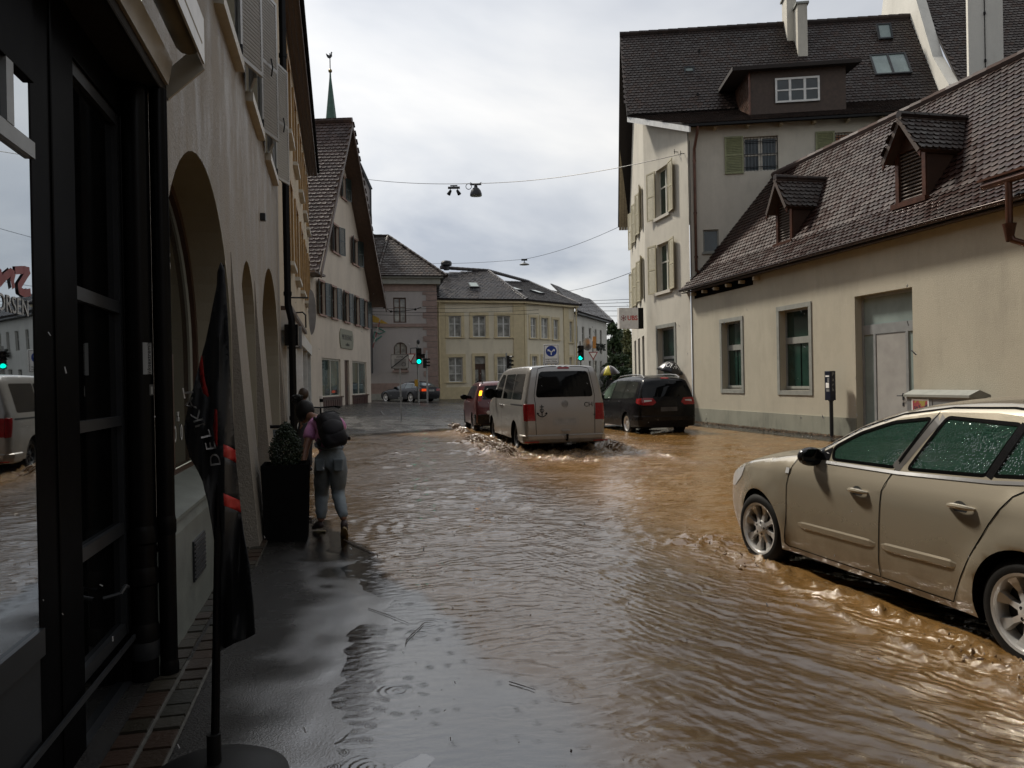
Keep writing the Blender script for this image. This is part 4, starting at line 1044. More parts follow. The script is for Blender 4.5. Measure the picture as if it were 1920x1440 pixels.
# white shopfronts
m = MB()
FC.box(m, 0.4, 0.52, 0.05, 2.75, -0.1, 0.08); FC.box(m, 3.8, 3.95, 0.05, 2.75, -0.1, 0.08); FC.box(m, 0.3, 7.0, 2.62, 2.98, -0.1, 0.13); FC.box(m, 2.1, 2.2, 0.05, 2.62, -0.12, 0.05); FC.box(m, 6.75, 6.95, 0.05, 2.62, -0.1, 0.08)
FC.box(m, 7.1, 13.7, 2.66, 3.0, -0.1, 0.1); FC.box(m, 7.1, 7.24, 0.2, 2.66, -0.1, 0.06); FC.box(m, 10.3, 10.45, 0.2, 2.66, -0.1, 0.06); FC.box(m, 13.5, 13.65, 0.2, 2.66, -0.1, 0.06)
sf = obj('shop_frame', m, MT['white_paint'], och)
m = MB(); FC.box(m, 0.3, 7.05, 2.98, 3.06, 0.0, 0.2); obj('canopy_edge', m, MT['soffit_brown'], sf)
m = MB()
for a0, a1, z0, z1 in ((0.52, 3.8, 0.15, 2.62), (7.24, 13.5, 0.35, 2.66)): m.quad(FC.pt(a0, z0, -0.06), FC.pt(a1, z0, -.06), FC.pt(a1, z1, -.06), FC.pt(a0, z1, -.06))
obj('pane', m, MT['shop_glass2'], sf)
m = MB(); FC.box(m, 3.95, 6.75, 0.05, 2.62, -0.9, -0.85); obj('shop_door', m, plain('brown_door', (0.08, 0.05, 0.035), 0.5), sf)
# wall signs
bs = thing('box_sign', 'small black wall mounted box sign above white shop window', 'sign', tuple(FC.pt(0.5, 2.5, 0.1)))
m = MB(); FC.box(m, 0.22, 0.95, 2.33, 2.72, 0.06, 0.30); obj('sign_case', m, MT['black_gloss'], bs, bevel=0.01)
m = MB(); FC.box(m, 0.96, 1.02, 2.31, 2.74, 0.06, 0.33); FC.box(m, 0.4, 0.5, 2.4, 2.5, 0.0, 0.06); obj('sign_edge', m, MT['grey_metal'], bs)
hs = thing('bracket_sign', 'clear hanging sign plate on a curled wall bracket beside the rain pipe', 'sign', tuple(FC.pt(2.2, 3.0, 0.3)))
m = MB(); sx = 2.2
m.tube([FC.pt(sx, 3.42, 0), FC.pt(sx, 3.42, 0.42)], 0.018, 6); m.tube([FC.pt(sx, 2.75, 0.0), FC.pt(sx, 3.02, 0.02), FC.pt(sx, 3.1, 0.06), FC.pt(sx, 3.12, 0.3), FC.pt(sx, 3.06, 0.36), FC.pt(sx, 2.8, 0.36)], 0.018, 6); m.tube([FC.pt(sx, 3.42, 0.02), FC.pt(sx, 2.7, 0.02)], 0.014, 6)
obj('bracket', m, MT['dark_grey'], hs)
m = MB(); pts = []
for k in range(20):
    an = 2*math.pi*k/20; pts.append((0.47+0.10*math.cos(an)*(1 if math.cos(an) > 0 else .5), 3.12+0.47*math.sin(an)))
fr = [FC.pt(sx+0.02, z, o) for o, z in pts]; bk = [FC.pt(sx-0.02, z, o) for o, z in pts]
m.poly(fr); m.poly(list(reversed(bk)))
for k in range(20): m.quad(fr[k], bk[k], bk[(k+1) % 20], fr[(k+1) % 20])
obj('sign_plate', m, MT['steel'], hs)

# ---------------------------------------------------------------- gable house
hO = Vector((-9.39, 36.0))
FH = Fac(hO, (.045, 1.0))
gh = thing('gable_house', 'cream gable house with dark green shutters and steep brown tiled roof', 'building', (hO.x, hO.y, 0.35))
z3 = [1.95, 4.1, 6.6, 9.0, 11.05]
h = [rect(c-0.48, c+0.48, 5.1, 6.72) for c in z3]+[rect(c-0.62, c+0.62, 8.6, 10.05) for c in (4.6, 8.75)]+[rect(6.0, 6.85, 11.9, 13.1)]
h += [rect(1.75, 5.15, 1.0, 2.97), rect(5.95, 6.95, 0.35, 2.97), rect(7.65, 11.05, 1.0, 2.97)]
zw = [(0, 0.2), (12.2, 0.2), (12.2, 7.35), (5.4, 15.3), (0, 7.6)]
mb = wall(FH, zw, h, 0.2)
mb.quad(FH.pt(0, .2, -9), FH.pt(0, .2, 0), FH.pt(0, 7.6, 0), FH.pt(0, 7.6, -9)); mb.quad(FH.pt(12.2, .2, 0), FH.pt(12.2, .2, -9), FH.pt(12.2, 7.4, -9), FH.pt(12.2, 7.4, 0))
obj('wall', mb, MT['gable_wall'], gh)
for c in z3:
    window(gh, FH, c-0.48, c+0.48, 5.1, 6.72, 0.16, MT['oak_dark'], MT['glass_dark'], 2, (0.6,)); surround(gh, FH, c-.48, c+.48, 5.1, 6.72, 0.10, 0.02, MT['pink_stone'])
    shutter(gh, FH, c-0.5, 5.08, 0.5, 1.66, MT['shutter_dark'], 0.03, R(12), 'R'); shutter(gh, FH, c+0.5, 5.08, 0.5, 1.66, MT['shutter_dark'], 0.03, R(12), 'L')
for c in (4.6, 8.75):
    window(gh, FH, c-0.62, c+0.62, 8.6, 10.05, 0.16, MT['oak_dark'], MT['glass_dark'], 3, ()); surround(gh, FH, c-.62, c+.62, 8.6, 10.05, 0.10, 0.02, MT['pink_stone'])
    shutter(gh, FH, c-0.64, 8.58, 0.55, 1.5, MT['shutter_dark'], 0.03, R(20), 'R'); shutter(gh, FH, c+0.64, 8.58, 0.55, 1.5, MT['shutter_dark'], 0.03, R(20), 'L')
window(gh, FH, 6.0, 6.85, 11.9, 13.1, 0.16, MT['oak_dark'], MT['glass_dark'], 2, ()); surround(gh, FH, 6.0, 6.85, 11.9, 13.1, .1, .02, MT['pink_stone'])
shutter(gh, FH, 5.98, 11.88, 0.5, 1.24, MT['shutter_dark'], .03, R(20), 'R'); shutter(gh, FH, 6.87, 11.88, .5, 1.24, MT['shutter_dark'], .03, R(20), 'L')
for (a0, a1) in ((1.75, 5.15), (7.65, 11.05)):
    window(gh, FH, a0, a1, 1.0, 2.97, 0.12, MT['cream_frame'], MT['shop_glass2'], 2, (), 0.09, 0.05, name='shop_window')
    m = MB(); FH.box(m, a0-0.1, a1+0.1, 0.35, 0.95, 0, 0.04)
    for k in range(8): FH.box(m, a0+0.05+k*(a1-a0-.1)/8, a0+0.05+(k+.6)*(a1-a0-.1)/8, 0.45, 0.85, .04, .06)
    FH.box(m, a0-.15, a1+.15, 0.95, 1.02, 0, .12); obj('panelled_stall_riser', m, plain('oxblood_panel', (0.06, 0.025, 0.02), 0.35), gh)
m = MB(); FH.box(m, 5.95, 6.95, 0.3, 2.97, -0.16, -0.1); d_ = obj('door', m, plain('oxblood_door', (0.045, 0.018, 0.014), 0.3), gh)
m = MB(); FH.box(m, 6.8, 6.86, 1.3, 1.5, -0.1, -0.05); obj('handle', m, MT['steel'], d_)
# shaped plaque
pq = [(5.05, 3.85), (5.2, 3.6), (7.65, 3.6), (7.8, 3.85), (7.85, 4.15), (7.8, 4.4), (7.6, 4.65), (5.25, 4.65), (5.05, 4.45), (5.0, 4.15)]
m = wall(FH, pq, [], 0, None, 0.05, -0.0); k = len(pq)
for i in range(k):
    a, b = pq[i], pq[(i+1) % k]; m.quad(FH.pt(a[0], a[1], .05), FH.pt(a[0], a[1], 0), FH.pt(b[0], b[1], 0), FH.pt(b[0], b[1], .05))
pl_ = obj('name_plaque', m, plain('plaque_grey', (0.20, 0.20, 0.15), 0.5), gh)
obj('lettering', text_mb("MODERNO", 0.42, FH.M(6.43, 4.2, 0.055), 0.002), MT['dark_grey'], pl_)
obj('lettering', text_mb("coiffure", 0.26, FH.M(6.5, 3.83, 0.055), 0.002), MT['dark_grey'], pl_)
# roof
rm = MB(); ub = MB(); ov = 0.85
EL = (-0.55, 6.9); PK = (5.35, 15.75); ER = (12.9, 6.55)
slope(None, [FH.pt(EL[0], EL[1], -9), FH.pt(EL[0], EL[1], ov-.25), FH.pt(PK[0], PK[1], ov), FH.pt(PK[0], PK[1], -9)], None, None, mb=rm, ub=ub, tw=0.26, ex=0.24, lift=0.05)
slope(None, [FH.pt(ER[0], ER[1], ov+.1), FH.pt(ER[0], ER[1], -9), FH.pt(PK[0], PK[1], -9), FH.pt(PK[0], PK[1], ov)], None, None, mb=rm, ub=ub, tw=0.26, ex=0.24, lift=0.05)
ridge_caps(rm, FH.pt(PK[0], PK[1]+.05, ov), FH.pt(PK[0], PK[1]+.05, -9), 0.16, 0.45)
MT['roof_brown'] = tilemat('brown_roof_tile', [(0.046, 0.028, 0.023), (0.06, 0.036, 0.029), (0.037, 0.025, 0.022)], 0.42)
r_ = obj('roof', rm, MT['roof_brown'], gh); obj('roof_deck', ub, MT['soffit_brown'], r_)
m = MB()
for (p, q) in ((EL, PK), (ER, PK)):
    dn = Vector((0, 0, -.32)); bk = Vector((FH.n.x, FH.n.y, 0))*-.06
    oo = ov+.1 if p is ER else ov-.1
    a = FH.pt(p[0], p[1]-.04, oo); b = FH.pt(q[0], q[1]-.04, ov+.03)
    m.box8([a+dn, b+dn, b+dn+bk, a+dn+bk, a, b, b+bk, a+bk])
obj('verge_board', m, MT['soffit_brown'], gh)
m = MB(); FH.box(m, -1.1, 0.6, 6.75, 6.85, -9, 0.6); obj('eave_box', m, MT['soffit_brown'], gh)
# ================================================================= FAR END OF THE STREET
MT['yellow_wall'] = plaster('yellow_render', (0.68, 0.615, 0.47), 0, 60, 0.006, 0.1)
MT['yellow_trim'] = plain('yellow_trim', (0.56, 0.47, 0.29), 0.6, 0, 0.1, 3)
MT['mauve_wall'] = plaster('mauve_render', (0.33, 0.31, 0.30), 0, 60, 0.006, 0.12)
MT['red_sandstone'] = plain('red_sandstone', (0.235, 0.172, 0.15), 0.7, 0, 0.18, 2.5)
MT['curtain_glass'] = plain('net_curtain_pane', (0.26, 0.26, 0.24), 0.12, 0, 0.55, 2.2)
MT['verdigris'] = plain('verdigris_copper', (0.03, 0.075, 0.055), 0.5, 0.1, 0.25, 3)
def rpx(f, x0, y0, x1, y1):
    a0, z1 = f.px(x0, y0); a1, z0 = f.px(x1, y1)
    return (a0, a1, z0, z1)
# ---------------------------------------------------------------- mauve corner house
pk = thing('mauve_house', 'mauve house with pink stone quoins, arched ground floor window and hipped roof', 'building', (-8, 58.4, 0.3))
FPk = Fac((-14.0, 56.5), (8.35, 1.5))
aR = FPk.px(820, 650)[0]
w1 = rpx(FPk, 737, 558, 762, 605); w2 = rpx(FPk, 738, 642, 764, 694)
h = [rect(*w1), arch(w2[0], w2[1], w2[2], w2[3]-(w2[1]-w2[0])/2, w2[3])]
mb = wall(FPk, rect(0, aR, 0, 9.2), h, 0.25); mb.quad(FPk.pt(aR, 0, 0), FPk.pt(aR, 0, -8), FPk.pt(aR, 9.2, -8), FPk.pt(aR, 9.2, 0))
obj('wall', mb, MT['mauve_wall'], pk)
window(pk, FPk, *w1, 0.18, MT['oak_dark'], MT['curtain_glass'], 2, (0.62,), 0.09, 0.05); surround(pk, FPk, *w1, 0.0, 0.03, MT['red_sandstone']) if False else None
window(pk, FPk, *w2, 0.22, MT['oak_dark'], MT['curtain_glass'], 2, (0.55,), 0.09, 0.05)
m = MB(); FPk.box(m, w2[0]-.1, w2[1]+.1, w2[2]-.16, w2[2], 0, .12); obj('sill', m, MT['red_sandstone'], pk)
m = MB(); zb = FPk.px(760, 610)[1]; FPk.box(m, 0, aR+0.04, zb-0.12, zb+0.12, 0, 0.1); obj('string_course', m, MT['red_sandstone'], pk)
m = MB(); zc = FPk.px(760, 718)[1]; FPk.box(m, 0, aR+0.03, 0.9, zc, 0, 0.06); obj('base_band', m, MT['red_sandstone'], pk)
m = MB(); FPk.box(m, 0, aR+0.05, 0, 0.9, 0, 0.09); obj('plinth', m, MT['stone_grey'], pk)
q = MB(); z = zc; k = 0
while z < 8.4:
    wd = 1.05 if k % 2 else 0.78
    FPk.box(q, aR-wd, aR+0.04, z+0.015, min(z+0.42, 8.5), 0.0, 0.045); z += 0.44; k += 1
obj('quoins', q, MT['red_sandstone'], pk)
m = MB(); FPk.box(m, -.3, aR+0.3, 9.05, 9.5, -.3, 0.35); FPk.box(m, -.4, aR+.5, 9.5, 9.62, -.3, 0.55); obj('cornice', m, MT['stone_grey'], pk)
m = MB(); FPk.box(m, 0, aR+.02, 8.55, 9.05, 0, .05); obj('frieze', m, MT['red_sandstone'], pk)
rm = MB(); ub = MB(); eL = FPk.pt(-0.4, 9.62, 0.6); eR = FPk.pt(aR+0.75, 9.62, 0.6); apx = atY(728, 443, 62.0); aLf = apx+Vector((-6, -1, 0)); eB = FPk.pt(aR+.75, 9.62, -8)
el2 = atY(700, 522, 57.9); 
slope(None, [FPk.pt(FPk.px(706, 522, .6)[0], 9.62, 0.6), eR, apx], None, None, mb=rm, ub=ub, tw=0.3, ex=0.28, lift=0.05)
slope(None, [eR, eB, apx], None, None, mb=rm, ub=ub, tw=0.3, ex=0.28, lift=0.05)
slope(None, [eL, FPk.pt(FPk.px(706, 522, .6)[0], 9.62, 0.6), apx, aLf], None, None, mb=rm, ub=ub, tw=0.3, ex=0.28, lift=0.05)
ridge_caps(rm, eR, apx, 0.15, 0.5); ridge_caps(rm, FPk.pt(FPk.px(706, 522, .6)[0], 9.62, 0.6), apx, .15, .5); ridge_caps(rm, apx, aLf, .15, .5)
r_ = obj('roof', rm, MT['roof_dark'], pk); obj('roof_deck', ub, MT['underlay'], r_)
m = MB(); f0 = FPk
for pts in (((697, 590), (706, 594), (728, 607), (712, 606), (699, 604)),): m.poly([FPk.pt(*FPk.px(x, y, .02), 0.02) for x, y in reversed(pts)])
obj('wall_painting', m, plain('mural_yellow', (0.38, 0.24, 0.03), 0.7), pk)
m = MB()
for pts in (((702, 612), (712, 616), (722, 622), (712, 626), (703, 622), (700, 632), (706, 640)), ((700, 640), (710, 634), (716, 630))):
    m.tube([FPk.pt(*FPk.px(x, y, .02), 0.02) for x, y in pts], 0.05, 6)
obj('wall_painting_curl', m, plain('mural_teal', (0.05, 0.20, 0.16), 0.7), pk)
fpl = thing('striped_pole', 'leaning red and white striped pole in front of mauve house wall', 'pole', tuple(atY(699, 652, 55)))
for k in range(6):
    a = atY(699, 652, 55); b = atY(714, 594, 55); m = MB(); m.tube([a+(b-a)*(k/6.), a+(b-a)*((k+1)/6.)], 0.04, 8)
    obj('pole_band', m, plain('pole_red', (.12, .02, .02), .5) if k % 2 == 0 else plain('pole_white', (.25, .24, .22), .5), fpl)

# ---------------------------------------------------------------- yellow corner building
yb = thing('yellow_building', 'pale yellow two storey corner building with ochre pilasters and dark roof', 'building', (0, 64, 0.3))
F1 = Fac((-6.04, 62), (7.1, 2.0)); L1 = F1.px(983, 650)[0]
F2 = Fac(F1.pt(L1, 0).xy, (3.5, 3.7)); L2 = F2.px(1078, 640)[0]
EV1 = F1.px(900, 568)[1]
W1 = [rpx(F1, *q) for q in ((841, 592, 865, 632), (886, 592, 911, 632), (932, 592, 957, 632), (841, 670, 868, 716), (932, 669, 960, 716))]
D1_ = rpx(F1, 890, 668, 911, 737)
mb = wall(F1, rect(0, L1, 0, EV1), [rect(*w) for w in W1]+[rect(D1_[0], D1_[1], 0.35, D1_[3])], 0.2)
W2 = [rpx(F2, *q) for q in ((994, 595, 1006, 634), (1014, 596, 1028, 635), (1037, 599, 1047, 637), (997, 668, 1007, 692), (1017, 668, 1028, 692), (1037, 669, 1047, 692), (1067, 603, 1073, 642), (1067, 670, 1072, 690))]
wall(F2, rect(0, L2, 0, EV1), [rect(*w) for w in W2], 0.2, mb)
obj('wall', mb, MT['yellow_wall'], yb)
for w in W1: window(yb, F1, *w, 0.16, MT['white_paint'], MT['curtain_glass'], 2, (0.66, 0.33)if w[3] < 5 else (0.62,), 0.07, 0.05); surround(yb, F1, *w, 0.26, 0.05, MT['yellow_trim'])
for w in W2: window(yb, F2, *w, 0.16, MT['white_paint'], MT['curtain_glass'], 2, (0.62,), 0.06, 0.04); surround(yb, F2, *w, 0.2, 0.05, MT['yellow_trim'])
m = MB(); F1.box(m, D1_[0], D1_[1], 0.35, D1_[3]-0.7, -0.2, -0.12); F1.box(m, D1_[0], D1_[1], D1_[3]-.7, D1_[3]-.62, -.2, -.08)
c_ = (D1_[0]+D1_[1])/2
F1.box(m, c_-.04, c_+.04, .35, D1_[3]-.7, -.12, -.09)
dd = obj('door', m, MT['oak_dark'], yb); surround(yb, F1, D1_[0], D1_[1], 0.4, D1_[3], 0.24, 0.06, MT['yellow_trim'])
m = MB()
for s_ in (-1, 1): F1.box(m, c_+s_*.3-.16, c_+s_*.3+.16, 1.6, D1_[3]-1.1, -.12, -.1)
m.quad(F1.pt(D1_[0], D1_[3]-.62, -.15), F1.pt(D1_[1], D1_[3]-.62, -.15), F1.pt(D1_[1], D1_[3], -.15), F1.pt(D1_[0], D1_[3], -.15)); obj('door_glass', m, MT['curtain_glass'], dd)
m = MB()
pw = L1-F1.px(963, 650)[0]
F1.box(m, 0.0, 0.75, 0.3, EV1, 0, 0.08); obj('corner_pilaster', m, MT['yellow_trim'], yb)
m = MB(); F1.box(m, L1-pw, L1, 0.3, EV1, 0, 0.08); obj('corner_pilaster', m, MT['yellow_trim'], yb)
m = MB(); F1.box(m, 0.75, L1-pw, 0.2, 1.25, 0, 0.07); obj('base_course', m, MT['yellow_trim'], yb)
p2_ = F2.px(1057, 640)[0]; p3_ = F2.px(1066, 640)[0]
m = MB(); F2.box(m, 0.02, 0.3, 0.3, EV1, 0, 0.08); obj('corner_pilaster', m, MT['yellow_trim'], yb)
m = MB(); F2.box(m, p2_, p3_, 0.3, EV1, 0, 0.08); obj('corner_pilaster', m, MT['yellow_trim'], yb)
m = MB(); F1.box(m, -0.1, L1+0.15, EV1, EV1+0.28, -0.2, 0.32); F2.box(m, 0.0, L2+0.2, EV1, EV1+0.28, -0.2, 0.34); obj('cornice', m, MT['yellow_trim'], yb)
m = MB(); m.tube([F1.pt(0.25, EV1, 0.3), F1.pt(0.22, EV1-.4, .15), F1.pt(0.22, 0.4, 0.15)], 0.07, 8); obj('downpipe', m, MT['yellow_trim'], yb); m = MB(); m.tube([F2.pt(L2-.05, EV1, .25), F2.pt(L2-.05, .3, .15)], .07, 8); obj('downpipe', m, MT['yellow_trim'], yb)
rm = MB(); ub = MB(); ez = EV1+0.28
A0 = F1.pt(-0.15, ez, 0.45); A1_ = F1.pt(L1+0.2, ez, 0.45); RA0 = atY(826, 504, 69.0); RA1 = atY(915, 505, 71.5); B1 = F2.pt(L2+0.4, ez, 0.45)
zr = (RA0.z+RA1.z)/2; RA0.z = RA1.z = zr
RB1 = atY(992, 524, 80); RB1.z = zr
slope(None, [A0, A1_, RA1, RA0], None, None, mb=rm, ub=ub, tw=0.32, ex=0.3, lift=0.05)
slope(None, [A1_, B1, RB1, RA1], None, None, mb=rm, ub=ub, tw=0.32, ex=0.3, lift=0.05)
ridge_caps(rm, RA0, RA1, .16, .5); ridge_caps(rm, RA1, RB1, .16, .5); ridge_caps(rm, A1_, RA1, .14, .5); ridge_caps(rm, B1, RB1, .14, .5)
MT['roof_slate'] = tilemat('grey_wet_tile', [(0.04, 0.038, 0.04), (0.06, 0.055, 0.055), (0.05, 0.045, 0.047), (0.085, 0.075, 0.07)], 0.3)
r_ = obj('roof', rm, MT['roof_slate'], yb); obj('roof_deck', ub, MT['underlay'], r_)
m = MB(); v_ = RA0+(RA1-RA0)*0.12; m.lathe(v_, [(0.25, -0.2), (0.25, 0.15), (0.48, 0.2), (0.5, 0.45), (0.4, 0.6), (0.05, 0.68)], 14); obj('roof_vent', m, MT['dark_grey'], yb, smooth=True)
def sk2(P0, eu, ridge_pt, px, py, wd, ht):
    # skylight lying in the roof plane through P0, eu (eave direction) and ridge_pt
    u_ = eu.normalized(); nn = u_.cross(ridge_pt-P0).normalized(); nn = nn if nn.z > 0 else -nn; v_ = nn.cross(u_); v_ = v_ if v_.z > 0 else -v_
    r = ray(px, py); k = (P0-EYE).dot(nn)/r.dot(nn); p = EYE+r*k+nn*0.1
    m = MB(); f = lambda x, y, z: p+u_*x+v_*y+nn*z
    m.box8([f(0, 0, -.1), f(wd, 0, -.1), f(wd, ht, -.1), f(0, ht, -.1), f(0, 0, .08), f(wd, 0, .08), f(wd, ht, .08), f(0, ht, .08)]); o = obj('skylight', m, MT['dark_grey'], yb)
    m = MB(); m.quad(f(.1, .1, .085), f(wd-.1, .1, .085), f(wd-.1, ht-.1, .085), f(.1, ht-.1, .085)); obj('pane', m, MT['frost'], o)
sk2(A0, A1_-A0, RA0, 881, 541, 0.85, 1.1); sk2(A1_, B1-A1_, RB1, 968, 546, 0.8, 1.2); sk2(A1_, B1-A1_, RB1, 1010, 552, 0.8, 1.2)

# ---------------------------------------------------------------- white house beyond
wh = thing('white_house', 'white two storey house with dark windows beyond the yellow building', 'building', tuple(F2.pt(L2, 0.3)))
F3 = Fac(F2.pt(L2+0.05, 0, -0.1).xy, (4.1, 11)); L3 = F3.px(1138, 650)[0]
EV3 = F3.px(1110, 598)[1]
W3_ = [rpx(F3, *q) for q in ((1079, 611, 1084, 644), (1091, 612, 1096, 645), (1104, 615, 1109, 647), (1115, 617, 1119, 648), (1124.5, 619, 1129, 664), (1080, 674, 1085, 690), (1104, 676, 1109, 700), (1115, 676, 1120, 700), (1125, 677, 1129, 702))]
mb = wall(F3, rect(0, L3, 0, EV3), [rect(*w) for w in W3_], 0.2); mb.quad(F3.pt(L3, 0, 0), F3.pt(L3, 0, -8), F3.pt(L3, EV3, -8), F3.pt(L3, EV3, 0))
obj('wall', mb, MT['pale_wall'], wh)
for w in W3_: window(wh, F3, *w, 0.15, MT['cream_frame'], MT['glass_dark'], 2, (0.6,), 0.05, 0.03)
m = MB(); F3.box(m, -.1, L3+.3, EV3, EV3+.2, -.2, .4); obj('cornice', m, MT['dark_grey'], wh)
rm = MB(); ub = MB(); c0 = F3.pt(-.1, EV3+.2, .5); c1 = F3.pt(L3+.5, EV3+.2, .5); rc0 = atY(1025, 536, 84); rc1 = atY(1106, 570, 95); rc1.z = rc0.z = (rc0.z+rc1.z)/2
slope(None, [c0, c1, rc1, rc0], None, None, mb=rm, ub=ub, tw=0.35, ex=0.32, lift=.05); ridge_caps(rm, rc0, rc1, .16, .5); ridge_caps(rm, c1, rc1, .16, .5)
r_ = obj('roof', rm, MT['roof_slate'], wh); obj('roof_deck', ub, MT['underlay'], r_)
for (x, y) in ((1120, 650), (1129, 650)):
    m = MB(); a, z = F3.px(x, y, .2)
    for k in range(40): m.ball(F3.pt(a+random.uniform(-.5, .5), z+random.uniform(-.35, .25), .25+random.uniform(-.15, .15)), .09, n=5, m=4)
    obj('window_box_plants', m, plain('dark_flower_leaf', (0.035, 0.04, 0.03), .7, 0, .4, 9), wh)

# ---------------------------------------------------------------- plain gable behind the cream gable house
rg = thing('rear_gable', 'plain grey gable wall showing behind the brown tiled roof', 'building', tuple(atY(680, 440, 56)))
pts = [(630, 250), (672, 308), (694, 357), (697, 700), (630, 700)]
f_ = [atY(x, y, 56) for x, y in pts]; b_ = [p+Vector((-1.5, 9, 0)) for p in f_]
m = MB(); m.poly(list(reversed(f_)))
for k in range(5): m.quad(f_[k], f_[(k+1) % 5], b_[(k+1) % 5], b_[k])
obj('wall', m, MT['mauve_wall'], rg)
m = MB(); m.tube([f_[0]+Vector((.1, -.1, .05)), f_[1]+Vector((.1, -.1, .05)), f_[2]+Vector((.1, -.1, .05))], .12, 6); m.tube([f_[2]+Vector((.05, -.1, 0)), f_[3]+Vector((.05, -.1, 0))], .07, 6); obj('verge_trim', m, MT['dark_grey'], rg)

# ---------------------------------------------------------------- church spire
YS = 78.0; sp0 = atY(621, 228, YS); spt = atY(620.5, 140, YS)
ch = thing('church_tower', 'slender green copper church spire with golden ball and weathercock', 'church', (sp0.x, YS, 0.3))
hw = 10.0/FPX*YS; hgt = spt.z-sp0.z
m = MB(); cx = sp0.x
zt = spt.z+0.3; slp = hw/(spt.z-sp0.z); zlow = 13.0
m.lathe((cx, YS, 0), [((zt-zlow)*slp*1.25, zlow), ((zt-zlow-4)*slp, zlow+4), ((zt-sp0.z)*slp, sp0.z), (0.10, spt.z-0.3), (0.07, spt.z+.5)], 8)
obj('spire', m, MT['verdigris'], ch)
m = MB(); tw_ = (zt-zlow)*slp; m.box(cx-tw_, cx+tw_, YS-tw_, YS+tw_, 0, zlow); obj('tower_shaft', m, MT['pale_wall'], ch)
bz = atY(621, 133, YS).z
m = MB(); m.tube([(cx, YS, spt.z), (cx, YS, atY(620, 100, YS).z)], 0.05, 6); rod = obj('finial_rod', m, MT['dark_grey'], ch)
m = MB(); m.ball((cx, YS, bz), 0.2, n=12, m=8); obj('gilded_ball', m, plain('gilt', (0.20, 0.15, 0.06), 0.35, 0.7), rod, smooth=True)
cz = atY(619, 106, YS).z
sh = [(-.42, .05), (-.5, .35), (-.3, .22), (-.1, .12), (.1, .2), (.14, .45), (.22, .5), (.32, .42), (.25, .36), (.28, .05), (.1, -.15), (-.1, -.2), (-.3, -.12)]
m = MB(); fr = [Vector((cx+x*.8, YS-.04, cz+z*.95)) for x, z in sh]; bk = [p+Vector((0, .08, 0)) for p in fr]; m.poly(list(reversed(fr))); m.poly(bk)
for k in range(len(sh)): m.quad(fr[k], fr[(k+1) % len(sh)], bk[(k+1) % len(sh)], bk[k])
obj('weathercock', m, MT['dark_grey'], rod)

# ---------------------------------------------------------------- trees beyond the junction
def leafmat(name, a, b):
    m, nt, p = newmat(name); g = N(nt, 'ShaderNodeNewGeometry')
    r = ramp(nt, g.outputs['Random Per Island'], [(0, c4(a)), (1, c4(b))]); L(nt, r.outputs[0], p.inputs['Base Color']); p.inputs['Roughness'].default_value = .5
    return m
def tree(name, label, base, h, cw, n, mat, seed, conic, leaf=0.22, group=None):
    rnd = random.Random(seed); t = thing(name, label, 'tree', tuple(base), 0, group)
    m = MB(); m.tube([base, base+Vector((.1, 0, h*.4)), base+Vector((0, .1, h*.93))], [h*.03, h*.022, .03], 8)
    cl = []
    for k in range(int(26+h*2)):
        f = rnd.uniform(0.12, 1.0)
        rad = cw*((1-f)**0.75 if conic else math.sin(math.pi*min(1, f*.85+.12))**.6)
        an = rnd.uniform(0, 6.283); rr = rad*rnd.uniform(.35, 1.0)
        c = base+Vector((math.cos(an)*rr, math.sin(an)*rr, h*f)); cl.append((c, .25*cw*rnd.uniform(.5, 1.1)*(1.15-f*.6)))
        m.tube([base+Vector((0, 0, h*f*.85)), c], [.05, .015], 5)
    obj('trunk', m, MT['wood_dark'], t)
    L_ = MB()
    for k in range(n):
        c, r = rnd.choice(cl); p = c+Vector((rnd.gauss(0, .55), rnd.gauss(0, .55), rnd.gauss(0, .42)))*r*1.3
        a = Vector((rnd.gauss(0, 1), rnd.gauss(0, 1), rnd.gauss(0, 1))).normalized(); b = a.cross(Vector((rnd.gauss(0, 1), rnd.gauss(0, 1), rnd.gauss(0, 1)))).normalized()
        s = leaf*rnd.uniform(.6, 1.3)
        L_.quad(p-a*s-b*s*.1, p-b*s*.5, p+a*s, p+b*s*.5)
    obj('crown', L_, mat, t)
lf1 = leafmat('dark_leaf', (0.025, 0.05, 0.02), (0.075, 0.11, 0.04)); lf2 = leafmat('olive_leaf', (0.09, 0.11, 0.035), (0.20, 0.19, 0.07))
def tbase(px, Y, z=0.3): p = atY(px, 715, Y); return Vector((p.x, p.y, z))
tree('fir_tree', 'dark green conifer tree right beside the white house at street end', tbase(1152, 88), 7.9, 2.6, 5200, lf1, 3, True, group='trees beyond the junction')
tree('leafy_tree', 'olive yellow leafy tree just left of the bank building', tbase(1178, 82), 6.4, 2.0, 3600, lf2, 5, True, group='trees beyond the junction')
tree('hedge_tree', 'low broad dark tree behind the umbrella with yellow patch', tbase(1168, 78), 3.6, 2.6, 3600, lf1, 8, False, group='trees beyond the junction')
tree('bushy_tree', 'wide dark tree filling the gap far behind the other street trees', tbase(1170, 104), 6.0, 5.0, 5200, lf1, 11, False, .3, group='trees beyond the junction')

